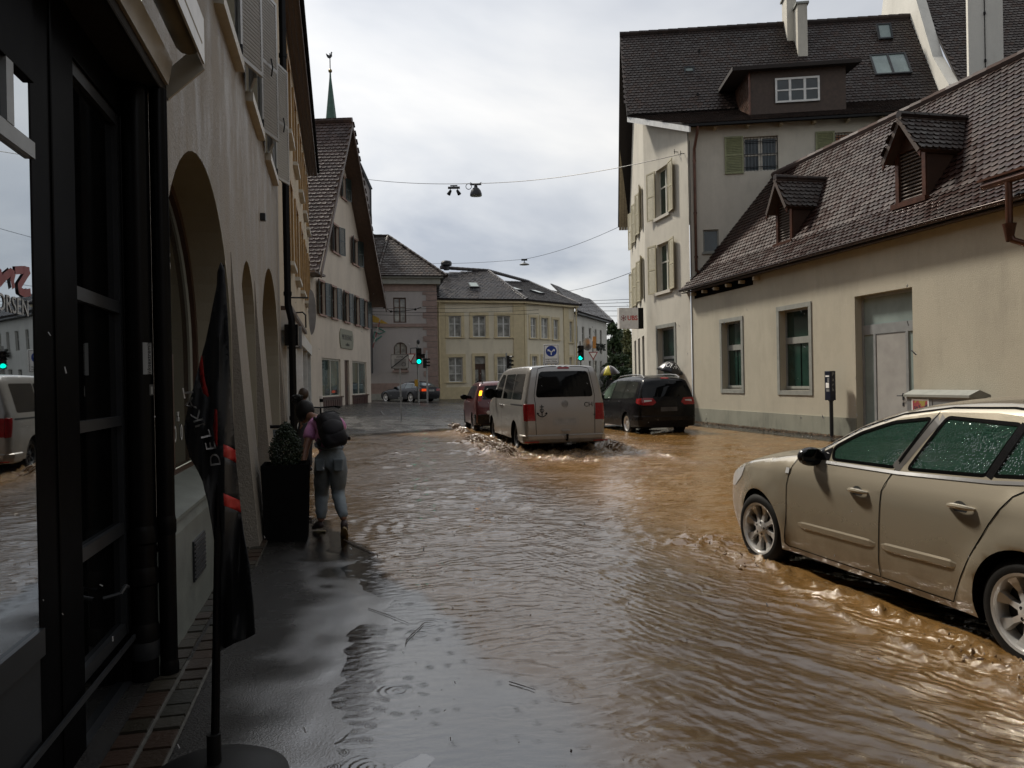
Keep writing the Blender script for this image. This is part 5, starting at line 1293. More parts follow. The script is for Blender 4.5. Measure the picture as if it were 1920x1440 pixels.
# ================================================================= WIRES AND HANGING LAMPS
def sag(a, b, s, n=24):
    return [a+(b-a)*(k/n)-Vector((0, 0, s*4*(k/n)*(1-k/n))) for k in range(n+1)]
def wire(label, segs, r, mat=None, group=None, name='overhead_wire', cat='wire'):
    m = MB()
    for s in segs: m.tube(s, r, 5)
    o = obj(name, m, mat or MT['black'], None); return tag(o, label, cat, group)
aL = FH.pt(*FH.px(686, 336, .15), .15); hk = FT.pt(*FT.px(1281, 288, .14), .14)
k_ = 0.5
dirL = hk-aL
r_ = ray(892, 343); # point of the wire seen at the lamp
den = r_.x*dirL.y-r_.y*dirL.x
tL = (aL.x*r_.y-aL.y*r_.x)/den if abs(den) > 1e-6 else .5
tL = -(r_.x*(aL.y)-r_.y*(aL.x))/(r_.x*dirL.y-r_.y*dirL.x)
lp = aL+dirL*tL; YL = lp.y; lp = atY(892, 344, YL)
wire('span wire carrying the bell shaped street lamp across the street', [sag(aL, lp, 0.12), sag(lp, hk, 0.25)], 0.014, name='span_wire')
def bell_lamp(p, R_, label):
    t = thing('street_lamp', label, 'street lamp', tuple(p))
    m = MB(); m.lathe(p-Vector((0, 0, .62)), [(R_*.98, 0), (R_, .03), (R_*.97, .12), (R_*.8, .27), (R_*.5, .38), (R_*.3, .42), (R_*.28, .5), (R_*.12, .52), (R_*.1, .56)], 20)
    obj('shade', m, MT['dark_grey'], t, smooth=True)
    m = MB(); m.lathe(p-Vector((0, 0, .66)), [(0.01, 0), (R_*.7, .02), (R_*.93, .05)], 20); obj('lens', m, MT['frost'], t, smooth=True)
    m = MB(); m.box(p.x-.28, p.x+.28, p.y-.05, p.y+.05, p.z-.08, p.z-.03); m.tube([p-Vector((0, 0, .12)), p+Vector((-.28, 0, .05))], .02, 6); m.tube([p-Vector((0, 0, .12)), p+Vector((.28, 0, .05))], .02, 6)
    obj('hanger', m, MT['dark_grey'], t)
    return t
bl = bell_lamp(lp, 0.30, 'grey bell shaped street lamp hanging from span wire high over street')
m = MB(); n_ = 16; c = lp+Vector((-.36, .1, -.12))
m.tube([c+Vector((.14*math.cos(a), 0, .14*math.sin(a))) for a in [2*math.pi*k/n_ for k in range(n_+1)]], .018, 6); obj('cable_loop', m, MT['dark_grey'], bl)
fp = aL+(hk-aL)*((lp-aL).length/(hk-aL).length-0.045); fz = atY(851, 348, fp.y)
sp_ = thing('spotlight_pair', 'pair of small black spotlights clamped on the wire left of the bell lamp', 'spotlight', tuple(fz))
m = MB(); m.box(fz.x-.3, fz.x+.3, fz.y-.05, fz.y+.05, fz.z-.16, fz.z-.06); m.box(fz.x-.18, fz.x+.18, fz.y-.03, fz.y+.03, fz.z-.03, fz.z+.02); m.tube([fz+Vector((0, 0, -.1)), fz+Vector((0, 0, .02))], .03, 6); obj('ballast', m, MT['dark_grey'], sp_)
for s_ in (-1, 1):
    c = fz+Vector((s_*.18, 0, -.3)); m = MB(); m.tube([c+Vector((0, 0, .2)), c+Vector((0, 0, .02))], .02, 6); m.tube([c+Vector((-s_*.02, 0, .06)), c+Vector((s_*.10, -.04, -.16))], [.06, .1], 10); obj('spotlight_head', m, MT['black'], sp_)
l2 = atY(983, 486, 52.0); w2a = atY(795, 494, 57.3); w2b = Vector((5.75, 40.6, 9.65))
wire('thin span wire holding the flat far lamp above yellow building roofs', [sag(w2a, l2, .1), sag(l2, w2b, .2)], 0.012, name='span_wire')
t = thing('street_lamp', 'small flat disc street lamp hanging far off above the yellow building', 'street lamp', tuple(l2))
m = MB(); m.lathe(l2-Vector((0, 0, .42)), [(0.02, .0), (.34, .04), (.33, .08), (.15, .16), (.08, .2)], 16); obj('shade', m, MT['grey_metal'], t, smooth=True)
m = MB(); m.box(l2.x-.2, l2.x+.2, l2.y-.04, l2.y+.04, l2.z-.1, l2.z+.02); m.tube([l2-Vector((0, 0, .25)), l2], .03, 6); obj('hanger', m, MT['dark_grey'], t)
wire('single slack wire running from bank corner down to the white house', [sag(atY(1055, 547, 64), atY(1183, 511, 38), .15)], .014, name='span_wire')
for y0, y1 in ((565, 561), (570.5, 567), (576, 574), (583, 583), (592.5, 592.5)):
    wire('tram overhead wire strung between white house and bank building', [[atY(1076, y0, 56), atY(1187, y1, 44)]], .014, group='tram wires at the bank corner')
for y0, y1, yy in ((578, 572, 50), (584, 581, 51), (590, 588, 52)):
    wire('tram wire crossing in front of the mauve and yellow houses', [sag(atY(698, y0, yy), atY(1010, y1, yy+3), .12)], .013, group='tram wires before the yellow building')
m = MB(); q_ = [atY(x, y, 50) for x, y in ((711, 566), (720, 576), (733, 584), (760, 583), (779, 580), (790, 576))]
m.tube(q_, .022, 5)
for p in (q_[1], q_[2], q_[4]): m.ball(p, .08, n=8, m=6)
tag(obj('wire_bridle', m, MT['black'], None), 'knotted bridle of tram wires with insulators before the mauve house', 'wire')

# ================================================================= SIGNALS AND SIGNS
MT['lamp_green'] = emit('green_signal', (0.0, 0.85, 0.55), 1.6)
MT['lamp_off'] = plain('dark_lens', (0.015, 0.012, 0.01), .2)
def signal(px, ytop, ybase, Y, head, label, yaw=0.0, on=True, zb=None):
    b = atY(px, ybase, Y); b.z = ground_z(b.x, b.y) if zb is None else zb
    t = thing('traffic_light', label, 'traffic light', tuple(b), 0, 'traffic lights')
    top = atY(px, ytop, Y).z
    m = MB(); m.tube([b, Vector((b.x, b.y, top))], .055, 10); obj('post', m, MT['grey_metal'], t)
    for (hx, hy0, hy1, yw, lit) in head:
        z1 = atY(hx, hy0, Y).z; z0 = atY(hx, hy1, Y).z; hh = z1-z0; c = atY(hx, hy0, Y)
        cz_, sz_ = math.cos(yw), math.sin(yw)
        X = Vector((cz_, sz_, 0)); Yv = Vector((-sz_, cz_, 0)); wd = hh*.17
        f = lambda x, y, z: Vector((c.x, Y-.1, z0))+X*x+Yv*y+Vector((0, 0, z))
        m = MB(); m.box8([f(-wd, -.12, 0), f(wd, -.12, 0), f(wd, .1, 0), f(-wd, .1, 0), f(-wd, -.12, hh), f(wd, -.12, hh), f(wd, .1, hh), f(-wd, .1, hh)])
        hd = obj('signal_head', m, MT['black'], t, bevel=.03)
        for k in range(3):
            zc_ = hh*(k+.5)/3
            m = MB(); pts = [f(wd*.78*math.cos(a), -.125, zc_+wd*.78*math.sin(a)) for a in [2*math.pi*q/16 for q in range(16)]]; m.poly(pts)
            obj('signal_lens', m, MT['lamp_green'] if (k == 0 and lit) else MT['lamp_off'], hd)
            m = MB()
            for q in range(9):
                a0 = math.pi*(q/9.0); a1 = math.pi*((q+1)/9.0)
                m.quad(f(wd*.86*math.cos(a0), -.12, zc_+wd*.86*math.sin(a0)), f(wd*.86*math.cos(a1), -.12, zc_+wd*.86*math.sin(a1)), f(wd*.8*math.cos(a1), -.34, zc_+wd*.8*math.sin(a1)+.01), f(wd*.8*math.cos(a0), -.34, zc_+wd*.8*math.sin(a0)+.01))
            obj('visor', m, MT['black'], hd)
    return t
def tri_sign(parent, c, w_, yaw=0, arm=None):
    # red-rimmed give-way triangle, point down
    def ring(s): return [Vector((-s, 0, s*.577)), Vector((s, 0, s*.577)), Vector((0, 0, -s*1.155))]
    m = MB(); f = [c+p+Vector((0, -.005, 0)) for p in ring(w_/2)]; b = [p+Vector((0, .03, 0)) for p in f]
    m.poly(list(reversed(f))); m.poly(b)
    for k in range(3): m.quad(f[k], f[(k+1) % 3], b[(k+1) % 3], b[k])
    o = obj('give_way_plate', m, plain('sign_red', (0.30, 0.015, 0.02), .4), parent)
    m = MB(); m.poly(list(reversed([c+p+Vector((0, -.009, 0)) for p in ring(w_/2*.70)]))); obj('plate_face', m, MT['white'], o)
    return o
t1 = signal(785, 641, 757, 45, [(785.5, 653, 683, R(6), True)], 'traffic light showing green before the mauve house with give-way triangle on its post')
p = atY(770.5, 669, 45); tri_sign(t1, Vector((p.x, 44.86, p.z)), .62)
m = MB(); q = atY(785, 652, 45); m.tube([q, atY(770, 653, 45), atY(770, 664, 45)], .03, 6); q2 = atY(785, 682, 45); m.tube([q2, atY(772, 682, 45), atY(771, 676, 45)], .03, 6); m.ball(atY(784, 641, 45), .10, .1, .16, 8, 6); obj('sign_arm', m, MT['dark_grey'], t1)
m = MB(); c = atY(792.5, 667, 45); m.box(c.x-.1, c.x+.12, 44.8, 45.1, c.z-.14, c.z+.1); obj('pedestrian_button', m, MT['black'], t1)
m = MB(); c = atY(782, 718, 45); m.box(c.x-.12, c.x+.06, 44.8, 44.92, c.z-.2, c.z+.2); obj('yellow_box', m, plain('yellow_paint', (.5, .28, .02), .4), t1)
signal(801.5, 657, 748, 50, [(797, 672, 690, R(62), False)], 'traffic light turned sideways with dark lenses behind the green lit one')
t2 = signal(1090, 640, 760, 40, [(1089, 648, 676, R(-22), True)], 'traffic light showing green above the silver van roof near the bank')
p = atY(1112, 666, 40); pb = Vector((p.x, 40, ground_z(p.x, 40)))
gw = thing('give_way_sign', 'red rimmed give way triangle on its own post above the van', 'road sign', tuple(pb))
m = MB(); m.tube([pb, Vector((p.x, 40, atY(1112, 640, 40).z))], .035, 8); obj('post', m, MT['grey_metal'], gw); tri_sign(gw, Vector((p.x, 39.94, atY(1112, 665, 40).z)), .50)
c = atY(1113.5, 642, 40.2); og = thing('orange_sign', 'narrow orange direction sign seen on edge above the give way triangle', 'road sign', tuple(c))
m = MB(); m.box8([c+Vector(v) for v in ((-.10, -.25, -.32), (.08, -.15, -.32), (.10, .2, -.32), (-.08, .1, -.32), (-.06, -.25, .3), (.12, -.15, .3), (.14, .2, .3), (-.04, .1, .3))]); obj('sign_panel', m, plain('orange_sign', (.45, .19, .03), .45), og)
m = MB(); m.box(c.x-.1, c.x+.1, 40.0, 40.3, c.z-.5, c.z-.33); m.tube([Vector((c.x, 40.2, pb.z)), Vector((c.x, 40.2, c.z-.3))], .03, 6); obj('sign_clamp', m, MT['white_paint'], og)
c = atY(1101, 645, 40.4); mr_ = thing('traffic_mirror', 'round brownish traffic mirror tilted beside the green light over the van', 'mirror', tuple(c))
T_ = Matrix.Translation(c) @ Matrix.Rotation(R(35), 4, 'Z') @ Matrix.Rotation(R(-25), 4, 'Y')
m = MB(); m.lathe((0, 0, 0), [(.01, .14), (.2, .11), (.33, .0), (.35, -.02), (.34, -.04)], 20, 'Y'); m.xform(T_); obj('mirror_shell', m, plain('brown_shell', (.12, .10, .08), .4), mr_, smooth=True)
m = MB(); m.lathe((0, 0, 0), [(.34, -.041), (.2, -.09), (.01, -.11)], 20, 'Y'); m.xform(T_); obj('mirror_face', m, MT['steel'], mr_, smooth=True)
m = MB(); m.tube([c+Vector((0, .1, 0)), c+Vector((-.3, -.2, -.1))], .03, 6); obj('mirror_arm', m, MT['grey_metal'], mr_)
signal(951, 662, 745, 52, [(954, 667, 690, R(50), False)], 'small dark traffic light in front of yellow building above the red car')
# blue two-way arrow sign
Yb = 34.0; c = atY(1033.5, 664, Yb); b0 = Vector((c.x, Yb, ground_z(c.x, Yb)-.05))
bsn = thing('arrow_sign', 'white plate with round blue two way arrow and two lines of text', 'road sign', tuple(b0))
hw_ = 14.5/FPX*Yb; hh_ = 18.5/FPX*Yb
m = MB(); m.box(c.x-hw_, c.x+hw_, Yb-.06, Yb-.03, c.z-hh_, c.z+hh_); pl_ = obj('plate', m, MT['white'], bsn, bevel=.01)
m = MB(); w_ = .016; x0, x1, z0, z1 = c.x-hw_+.03, c.x+hw_-.03, c.z-hh_+.03, c.z+hh_-.03
for r in ((x0, x1, z0, z0+w_), (x0, x1, z1-w_, z1), (x0, x0+w_, z0+w_, z1-w_), (x1-w_, x1, z0+w_, z1-w_)): m.box(r[0], r[1], Yb-.064, Yb-.06, r[2], r[3])
obj('plate_border', m, MT['dark_grey'], pl_)
cc = Vector((c.x, Yb-.064, c.z+hh_*.30)); rr = hw_*.70
m = MB(); m.poly(list(reversed([cc+Vector((rr*math.cos(a), 0, rr*math.sin(a))) for a in [2*math.pi*k/32 for k in range(32)]]))); obj('blue_disc', m, plain('sign_blue', (.01, .045, .28), .4), pl_)
m = MB()
def ap(pts): m.poly([cc+Vector((x*rr, -.004, z*rr)) for x, z in pts])
ap([(-.09, -.72), (.09, -.72), (.09, -.2), (-.09, -.2)])
for s_ in (-1, 1):
    P_ = [(.0, -.28), (.0, -.05), (.38, .28), (.30, .40), (.72, .30), (.62, -.10), (.50, .08), (.14, -.22)]
    P_ = [(x*s_, z) for x, z in P_]
    tri = geometry.tessellate_polygon([[Vector((x, z, 0)) for x, z in P_]])
    for t_ in tri: ap([P_[i] for i in t_])
obj('arrow', m, MT['white'], pl_)
tm = text_mb("ausgenommen", hw_*.27, axes((c.x, Yb-.063, c.z-hh_*.50), (1, 0, 0), (0, 0, 1)), .001); tm.add(text_mb("Velos / Mofas", hw_*.27, axes((c.x, Yb-.063, c.z-hh_*.74), (1, 0, 0), (0, 0, 1)), .001)); obj('lettering', tm, MT['black'], pl_)
m = MB(); m.tube([b0, Vector((c.x, Yb, c.z+hh_))], .035, 8); obj('post', m, MT['grey_metal'], bsn)
# end-of-zone sign on the left pavement
Yz = 29.5; b0 = atY(752.5, 780, Yz); b0.z = ground_z(b0.x, b0.y); c = atY(750, 677.5, Yz)
zs_ = thing('zone_end_sign', 'grey end of zone sign struck through by a black diagonal on thin post', 'road sign', tuple(b0))
hw_ = 17/FPX*Yz; hh_ = 13.5/FPX*Yz
m = MB(); m.box(c.x-hw_, c.x+hw_, Yz-.05, Yz-.03, c.z-hh_, c.z+hh_); pl_ = obj('plate', m, plain('sign_grey', (.46, .46, .44), .5), zs_)
m = MB(); m.tube([Vector((c.x-hw_*.9, Yz-.056, c.z-hh_*.85)), Vector((c.x+hw_*.92, Yz-.056, c.z+hh_*.88))], .018, 6)
for r in ((-1, 1, -1, -.94), (-1, 1, .94, 1), (-1, -.96, -.94, .94), (.96, 1, -.94, .94)): m.box(c.x+r[0]*hw_*.97, c.x+r[1]*hw_*.97, Yz-.056, Yz-.05, c.z+r[2]*hh_*.96, c.z+r[3]*hh_*.96)
obj('diagonal_bar', m, MT['dark_grey'], pl_)
m = MB(); m.box(c.x-hw_*.6, c.x+hw_*.7, Yz-.054, Yz-.05, c.z-hh_*.75, c.z+hh_*.35); obj('plate_field', m, plain('sign_grey_dark', (.27, .27, .26), .5), pl_)
obj('lettering', text_mb("ZONE", hh_*.36, axes((c.x, Yz-.055, c.z+hh_*.62), (1, 0, 0), (0, 0, 1)), .001), MT['dark_grey'], pl_)
m = MB(); n_ = 18; cc = Vector((c.x+hw_*.42, Yz-.057, c.z-hh_*.42)); m.tube([cc+Vector((.07*math.cos(a), 0, .07*math.sin(a))) for a in [2*math.pi*k/n_ for k in range(n_+1)]], .008, 5); obj('zone_ring', m, MT['dark_grey'], pl_)
m = MB(); m.tube([b0, Vector((b0.x-.02, Yz, c.z+hh_*.5))], .03, 8); obj('post', m, MT['grey_metal'], zs_)
m = MB(); q = atY(751, 747, Yz); m.box(q.x-.08, q.x+.09, Yz-.05, Yz-.03, q.z-.05, q.z+.05); obj('small_plate', m, MT['grey_metal'], zs_)
# ================================================================= CARS
def catmull(P, step=0.075):
    P = [Vector((p[0], p[1])) for p in P]; out_ = []
    for i in range(len(P)-1):
        p0 = P[max(0, i-1)]; p1 = P[i]; p2 = P[i+1]; p3 = P[min(len(P)-1, i+2)]
        n = max(1, int((p2-p1).length/step))
        for k in range(n):
            t = k/n
            q = 0.5*((2*p1)+(p2-p0)*t+(2*p0-5*p1+4*p2-p3)*t*t+(3*p1-p0-3*p2+p3)*t**3)
            out_.append(q)
    out_.append(P[-1]); return out_
def rpoly(P, r, n=4):
    # polygon with rounded corners
    P = [Vector((p[0], p[1])) for p in P]; o = []; k = len(P)
    for i in range(k):
        a, b, c = P[i-1], P[i], P[(i+1) % k]
        d1 = (a-b); d2 = (c-b); rr = min(r, d1.length*.45, d2.length*.45)
        s = b+d1.normalized()*rr; e = b+d2.normalized()*rr
        for q in range(n+1):
            t = q/n; o.append(s*(1-t)**2+b*2*t*(1-t)+e*t*t)
    return o
def dens(P, step=0.09):
    o = []; k = len(P)
    for i in range(k):
        a, b = P[i], P[(i+1) % k]; n = max(1, int((b-a).length/step))
        for q in range(n): o.append(a+(b-a)*(q/n))
    return o
def cdt(bound, polys, grid):
    V = []; E = []
    def loop(L):
        i = len(V); V.extend([Vector((p[0], p[1])) for p in L]); n = len(L)
        E.extend([(i+k, i+(k+1) % n) for k in range(n)])
    loop(bound)
    for p in polys: loop(p)
    V.extend([Vector((p[0], p[1])) for p in grid])
    r = geometry.delaunay_2d_cdt(V, E, [], 0, 1e-4)
    return r[0], r[2]
class Car:
    def __init__(s, root, prof, hw, sec, zb, wheels, ra, zw, plan, crown, paint, rnd=(0.07, 0.045)):
        s.root = root; s.pr = catmull(prof); s.hw = hw; s.sec = sec; s.zb = zb; s.wh = wheels; s.ra = ra; s.zw = zw; s.plan = plan; s.crown = crown; s.paint = paint; s.rnd = rnd
        s.T = [0.0]
        for i in range(1, len(s.pr)): s.T.append(s.T[-1]+(s.pr[i]-s.pr[i-1]).length)
        s.pa = np.array([(p.x, p.y) for p in s.pr])
        s.side = []; s.strip = []; s.sideg = []; s.stripg = []
        s.flare = 0.0
    def dist(s, x, z):
        p = np.array((x, z)); a = s.pa[:-1]; b = s.pa[1:]; d = b-a; t = np.clip(((p-a)*d).sum(1)/(d*d).sum(1), 0, 1)
        return float(np.sqrt((((a+d*t[:, None])-p)**2).sum(1)).min())
    def W0(s, x, z):
        w = np.interp(z, [q[0] for q in s.sec], [q[1] for q in s.sec])
        x0, x1, k0, k1 = s.plan    # tapers start at x0 (front) / x1 (rear)
        if x > x0: w *= 1-k0*((x-x0)/(s.pa[:, 0].max()-x0))**2.2
        if x < x1: w *= 1-k1*((x1-x)/(x1-s.pa[:, 0].min()))**2.2
        if s.flare:
            for xw in s.wh:
                r = math.hypot(x-xw, z-s.zw)
                w += s.flare*math.exp(-((r-s.ra-0.03)/0.05)**2)*(1 if z > s.zb else 1)
        return w
    def W(s, x, z):
        d = s.dist(x, z); r, e = s.rnd; w = s.W0(x, z)
        if d < r: w -= e*(1-math.sqrt(max(0, 1-(1-d/r)**2)))
        return w
    def at(s, t):
        i = max(0, min(len(s.T)-2, int(np.searchsorted(s.T, t)-1))); f = (t-s.T[i])/(s.T[i+1]-s.T[i]); f = min(1, max(0, f))
        p = s.pr[i]+(s.pr[i+1]-s.pr[i])*f
        def tan(j):
            a = s.pr[max(0, j-1)]; b = s.pr[min(len(s.pr)-1, j+1)]; return (b-a).normalized()
        tg = (tan(i)*(1-f)+tan(i+1)*f).normalized()
        return p, Vector((tg.y, -tg.x))     # outward normal (profile runs front -> over roof -> rear)
    def S(s, t, v, off=0.0):
        p, n = s.at(t); w = s.W(p.x, p.y)
        c = np.interp(p.x, [q[0] for q in s.crown], [q[1] for q in s.crown])
        o = c*(1-abs(v)**2.3)+off
        return Vector((p.x-n.x*0+n.x*o*-1, v*w, p.y-n.y*o)) if False else Vector((p.x+s.sg*n.x*o, v*w, p.y+s.sg*n.y*o))
    sg = 1
    def side_pt(s, x, z, sgn, off=0.0): return Vector((x, sgn*(s.W(x, z)+off), z))
    def t_rear(s, z):
        for i in range(len(s.pr)-1, 0, -1):
            a, b = s.pr[i], s.pr[i-1]
            if (a.y-z)*(b.y-z) <= 0 and abs(a.y-b.y) > 1e-6: return s.T[i]+(s.T[i-1]-s.T[i])*(z-a.y)/(b.y-a.y)
        return s.T[-1]
    def t_top(s, x):
        best = None
        for i in range(len(s.pr)-1):
            a, b = s.pr[i], s.pr[i+1]
            if (a.x-x)*(b.x-x) <= 0 and abs(a.x-b.x) > 1e-6:
                z = a.y+(b.y-a.y)*(x-a.x)/(b.x-a.x)
                if best is None or z > best[0]: best = (z, s.T[i]+(s.T[i+1]-s.T[i])*(x-a.x)/(b.x-a.x))
        return best[1]
    def build(s):
        # ---- side panels
        bl = [Vector((p.x, p.y)) for p in s.pr]
        bot = []; ws = sorted(s.wh)      # from the rear bottom forwards
        last = bl[-1]
        z0 = s.zb
        for xw in ws:
            h = math.sqrt(max(0.01, s.ra**2-(z0-s.zw)**2)); a0 = math.atan2(z0-s.zw, -h); a1 = math.atan2(z0-s.zw, h)
            if a0 < 0: a0 += 2*math.pi
            n = 26
            bot += [Vector((xw+s.ra*math.cos(a0+(a1-a0)*k/n), s.zw+s.ra*math.sin(a0+(a1-a0)*k/n))) for k in range(n+1)]
        bound = bl+bot
        b2 = dens(bound, 0.1); bt = [(p.x, p.y) for p in bound]
        polys = [dens([Vector((q[0], q[1])) for q in P], 0.07) for (_, P, _, _) in s.side]
        grid = []
        xs = np.arange(s.pa[:, 0].min()+.04, s.pa[:, 0].max(), .085); zs = np.arange(s.zb+.04, s.pa[:, 1].max(), .075)
        for x in xs:
            for z in zs:
                if inpoly(bt, x, z) and s.dist(x, z) > .035: grid.append((x, z))
        for i in range(1, len(s.pr)-1, 1):
            tg = (s.pr[i+1]-s.pr[i-1]).normalized(); nn = Vector((-tg.y, tg.x))
            for d in (.008, .025):
                for sg_ in (1, -1):
                    q = s.pr[i]+nn*d*sg_
                    if inpoly(bt, q.x, q.y) and abs(s.dist(q.x, q.y)-d) < .004: grid.append((q.x, q.y))
        V, F = cdt(b2, polys, grid)
        groups = {}
        for f in F:
            c = sum((V[i] for i in f), Vector((0, 0)))/len(f)
            if not inpoly(bt, c.x, c.y): continue
            k = -1
            for j, (_, P, _, _) in enumerate(s.side):
                if inpoly([(q[0], q[1]) for q in P], c.x, c.y): k = j
            groups.setdefault(k, []).append(f)
        Wc = [s.W(v.x, v.y) for v in V]
        def mk(fs, sgn, off):
            mb = MB(); mp = {}
            for f in fs:
                idx = []
                for i in f:
                    if i not in mp: mp[i] = len(mb.v); mb.v.append(Vector((V[i].x, sgn*(Wc[i]+off), V[i].y)))
                    idx.append(mp[i])
                a, b, c = (mb.v[q] for q in idx[:3])
                if (b-a).cross(c-a).y*sgn < 0: idx.reverse()
                mb.f.append(tuple(idx))
            return mb
        body = MB()
        for sgn in (1, -1):
            body.add(mk(groups.get(-1, []), sgn, 0))
            for j, (nm, P, mat, off) in enumerate(s.side):
                if j in groups:
                    mbx = mk(groups[j], sgn, off)
                    obj(nm, mbx, mat, s.root, smooth=True, world=False, auto=30)
        # ---- top strip
        K = 0.8; n = len(s.pr)
        bound = [Vector((t, -K)) for t in s.T]+[Vector((s.T[-1], K*v)) for v in (-.7, -.35, 0, .35, .7)]+[Vector((t, K)) for t in reversed(s.T)]+[Vector((0, K*v)) for v in (.7, .35, 0, -.35, -.7)]
        grid = [(t, K*v) for t in s.T[1:-1] for v in (-.97, -.9, -.78, -.62, -.45, -.28, -.1, .1, .28, .45, .62, .78, .9, .97)]
        polys = [dens([Vector((q[0], q[1]*K)) for q in P], .07) for (_, P, _, _) in s.strip]
        V, F = cdt(bound, polys, grid); groups = {}
        for f in F:
            c = sum((V[i] for i in f), Vector((0, 0)))/len(f); k = -1
            for j, (_, P, _, _) in enumerate(s.strip):
                if inpoly([(q[0], q[1]*K) for q in P], c.x, c.y): k = j
            groups.setdefault(k, []).append(f)
        def mk2(fs, off):
            mb = MB(); mp = {}
            for f in fs:
                idx = []
                for i in f:
                    if i not in mp: mp[i] = len(mb.v); mb.v.append(s.S(V[i].x, max(-1, min(1, V[i].y/K)), off))
                    idx.append(mp[i])
                a, b, c = (mb.v[q] for q in idx[:3])
                p, nn = s.at(V[f[0]].x)
                if (b-a).cross(c-a).dot(Vector((s.sg*nn.x, 0, s.sg*nn.y))) < 0: idx.reverse()
                mb.f.append(tuple(idx))
            return mb
        body.add(mk2(groups.get(-1, []), 0))
        s.body = obj('body', body, s.paint, s.root, smooth=True, world=False, doubles=True, auto=40)
        for j, (nm, P, mat, off) in enumerate(s.strip):
            if j in groups: obj(nm, mk2(groups[j], off), mat, s.root, smooth=True, world=False, auto=30)
        # ---- wheel wells and floor
        m = MB()
        for xw in s.wh:
            for sgn in (1, -1):
                ring = []
                for k in range(25):
                    a = math.pi*1.12-math.pi*1.24*k/24; x, z = xw+s.ra*math.cos(a), s.zw+s.ra*math.sin(a); w = s.W(x, max(z, s.zb))
                    ring.append((Vector((x, sgn*(w-.001), z)), Vector((x, sgn*(w-.30), z))))
                for k in range(24): m.quad(ring[k][0], ring[k+1][0], ring[k+1][1], ring[k][1])
                m.poly([q[1] for q in ring])
        xa, xb = s.pa[:, 0].min()+.2, s.pa[:, 0].max()-.45
        m.box(xa, xb, -s.hw+.22, s.hw-.22, s.zb-.02, s.zb+.12)
        obj('underbody', m, MT['black_matt'], s.root, world=False)
    def ribbon(s, pts, width, mat, sgn=1, off=.0025, name='panel_gap', strip=False, closed=False):
        mb = MB()
        P = [Vector((p[0], p[1])) for p in pts]
        Q = []
        for i in range(len(P)-(0 if closed else 1)):
            a, b = P[i], P[(i+1) % len(P)]; n = max(1, int((b-a).length/.05)); Q += [a+(b-a)*(k/n) for k in range(n)]
        if not closed: Q.append(P[-1])
        fr = []
        for i, p in enumerate(Q):
            a = Q[i-1] if (i or closed) else Q[0]; b = Q[(i+1) % len(Q)] if (i < len(Q)-1 or closed) else Q[-1]
            t = (b-a).normalized(); n = Vector((-t.y, t.x))*(width/2)
            if strip: fr.append((s.S(p.x+n.x, p.y+n.y/.8, off), s.S(p.x-n.x, p.y-n.y/.8, off)))
            else: fr.append((s.side_pt(p.x+n.x, p.y+n.y, sgn, off), s.side_pt(p.x-n.x, p.y-n.y, sgn, off)))
        m = len(fr)
        for i in range(m if closed else m-1):
            a, b = fr[i], fr[(i+1) % m]; mb.quad(a[0], a[1], b[1], b[0])
        return mb
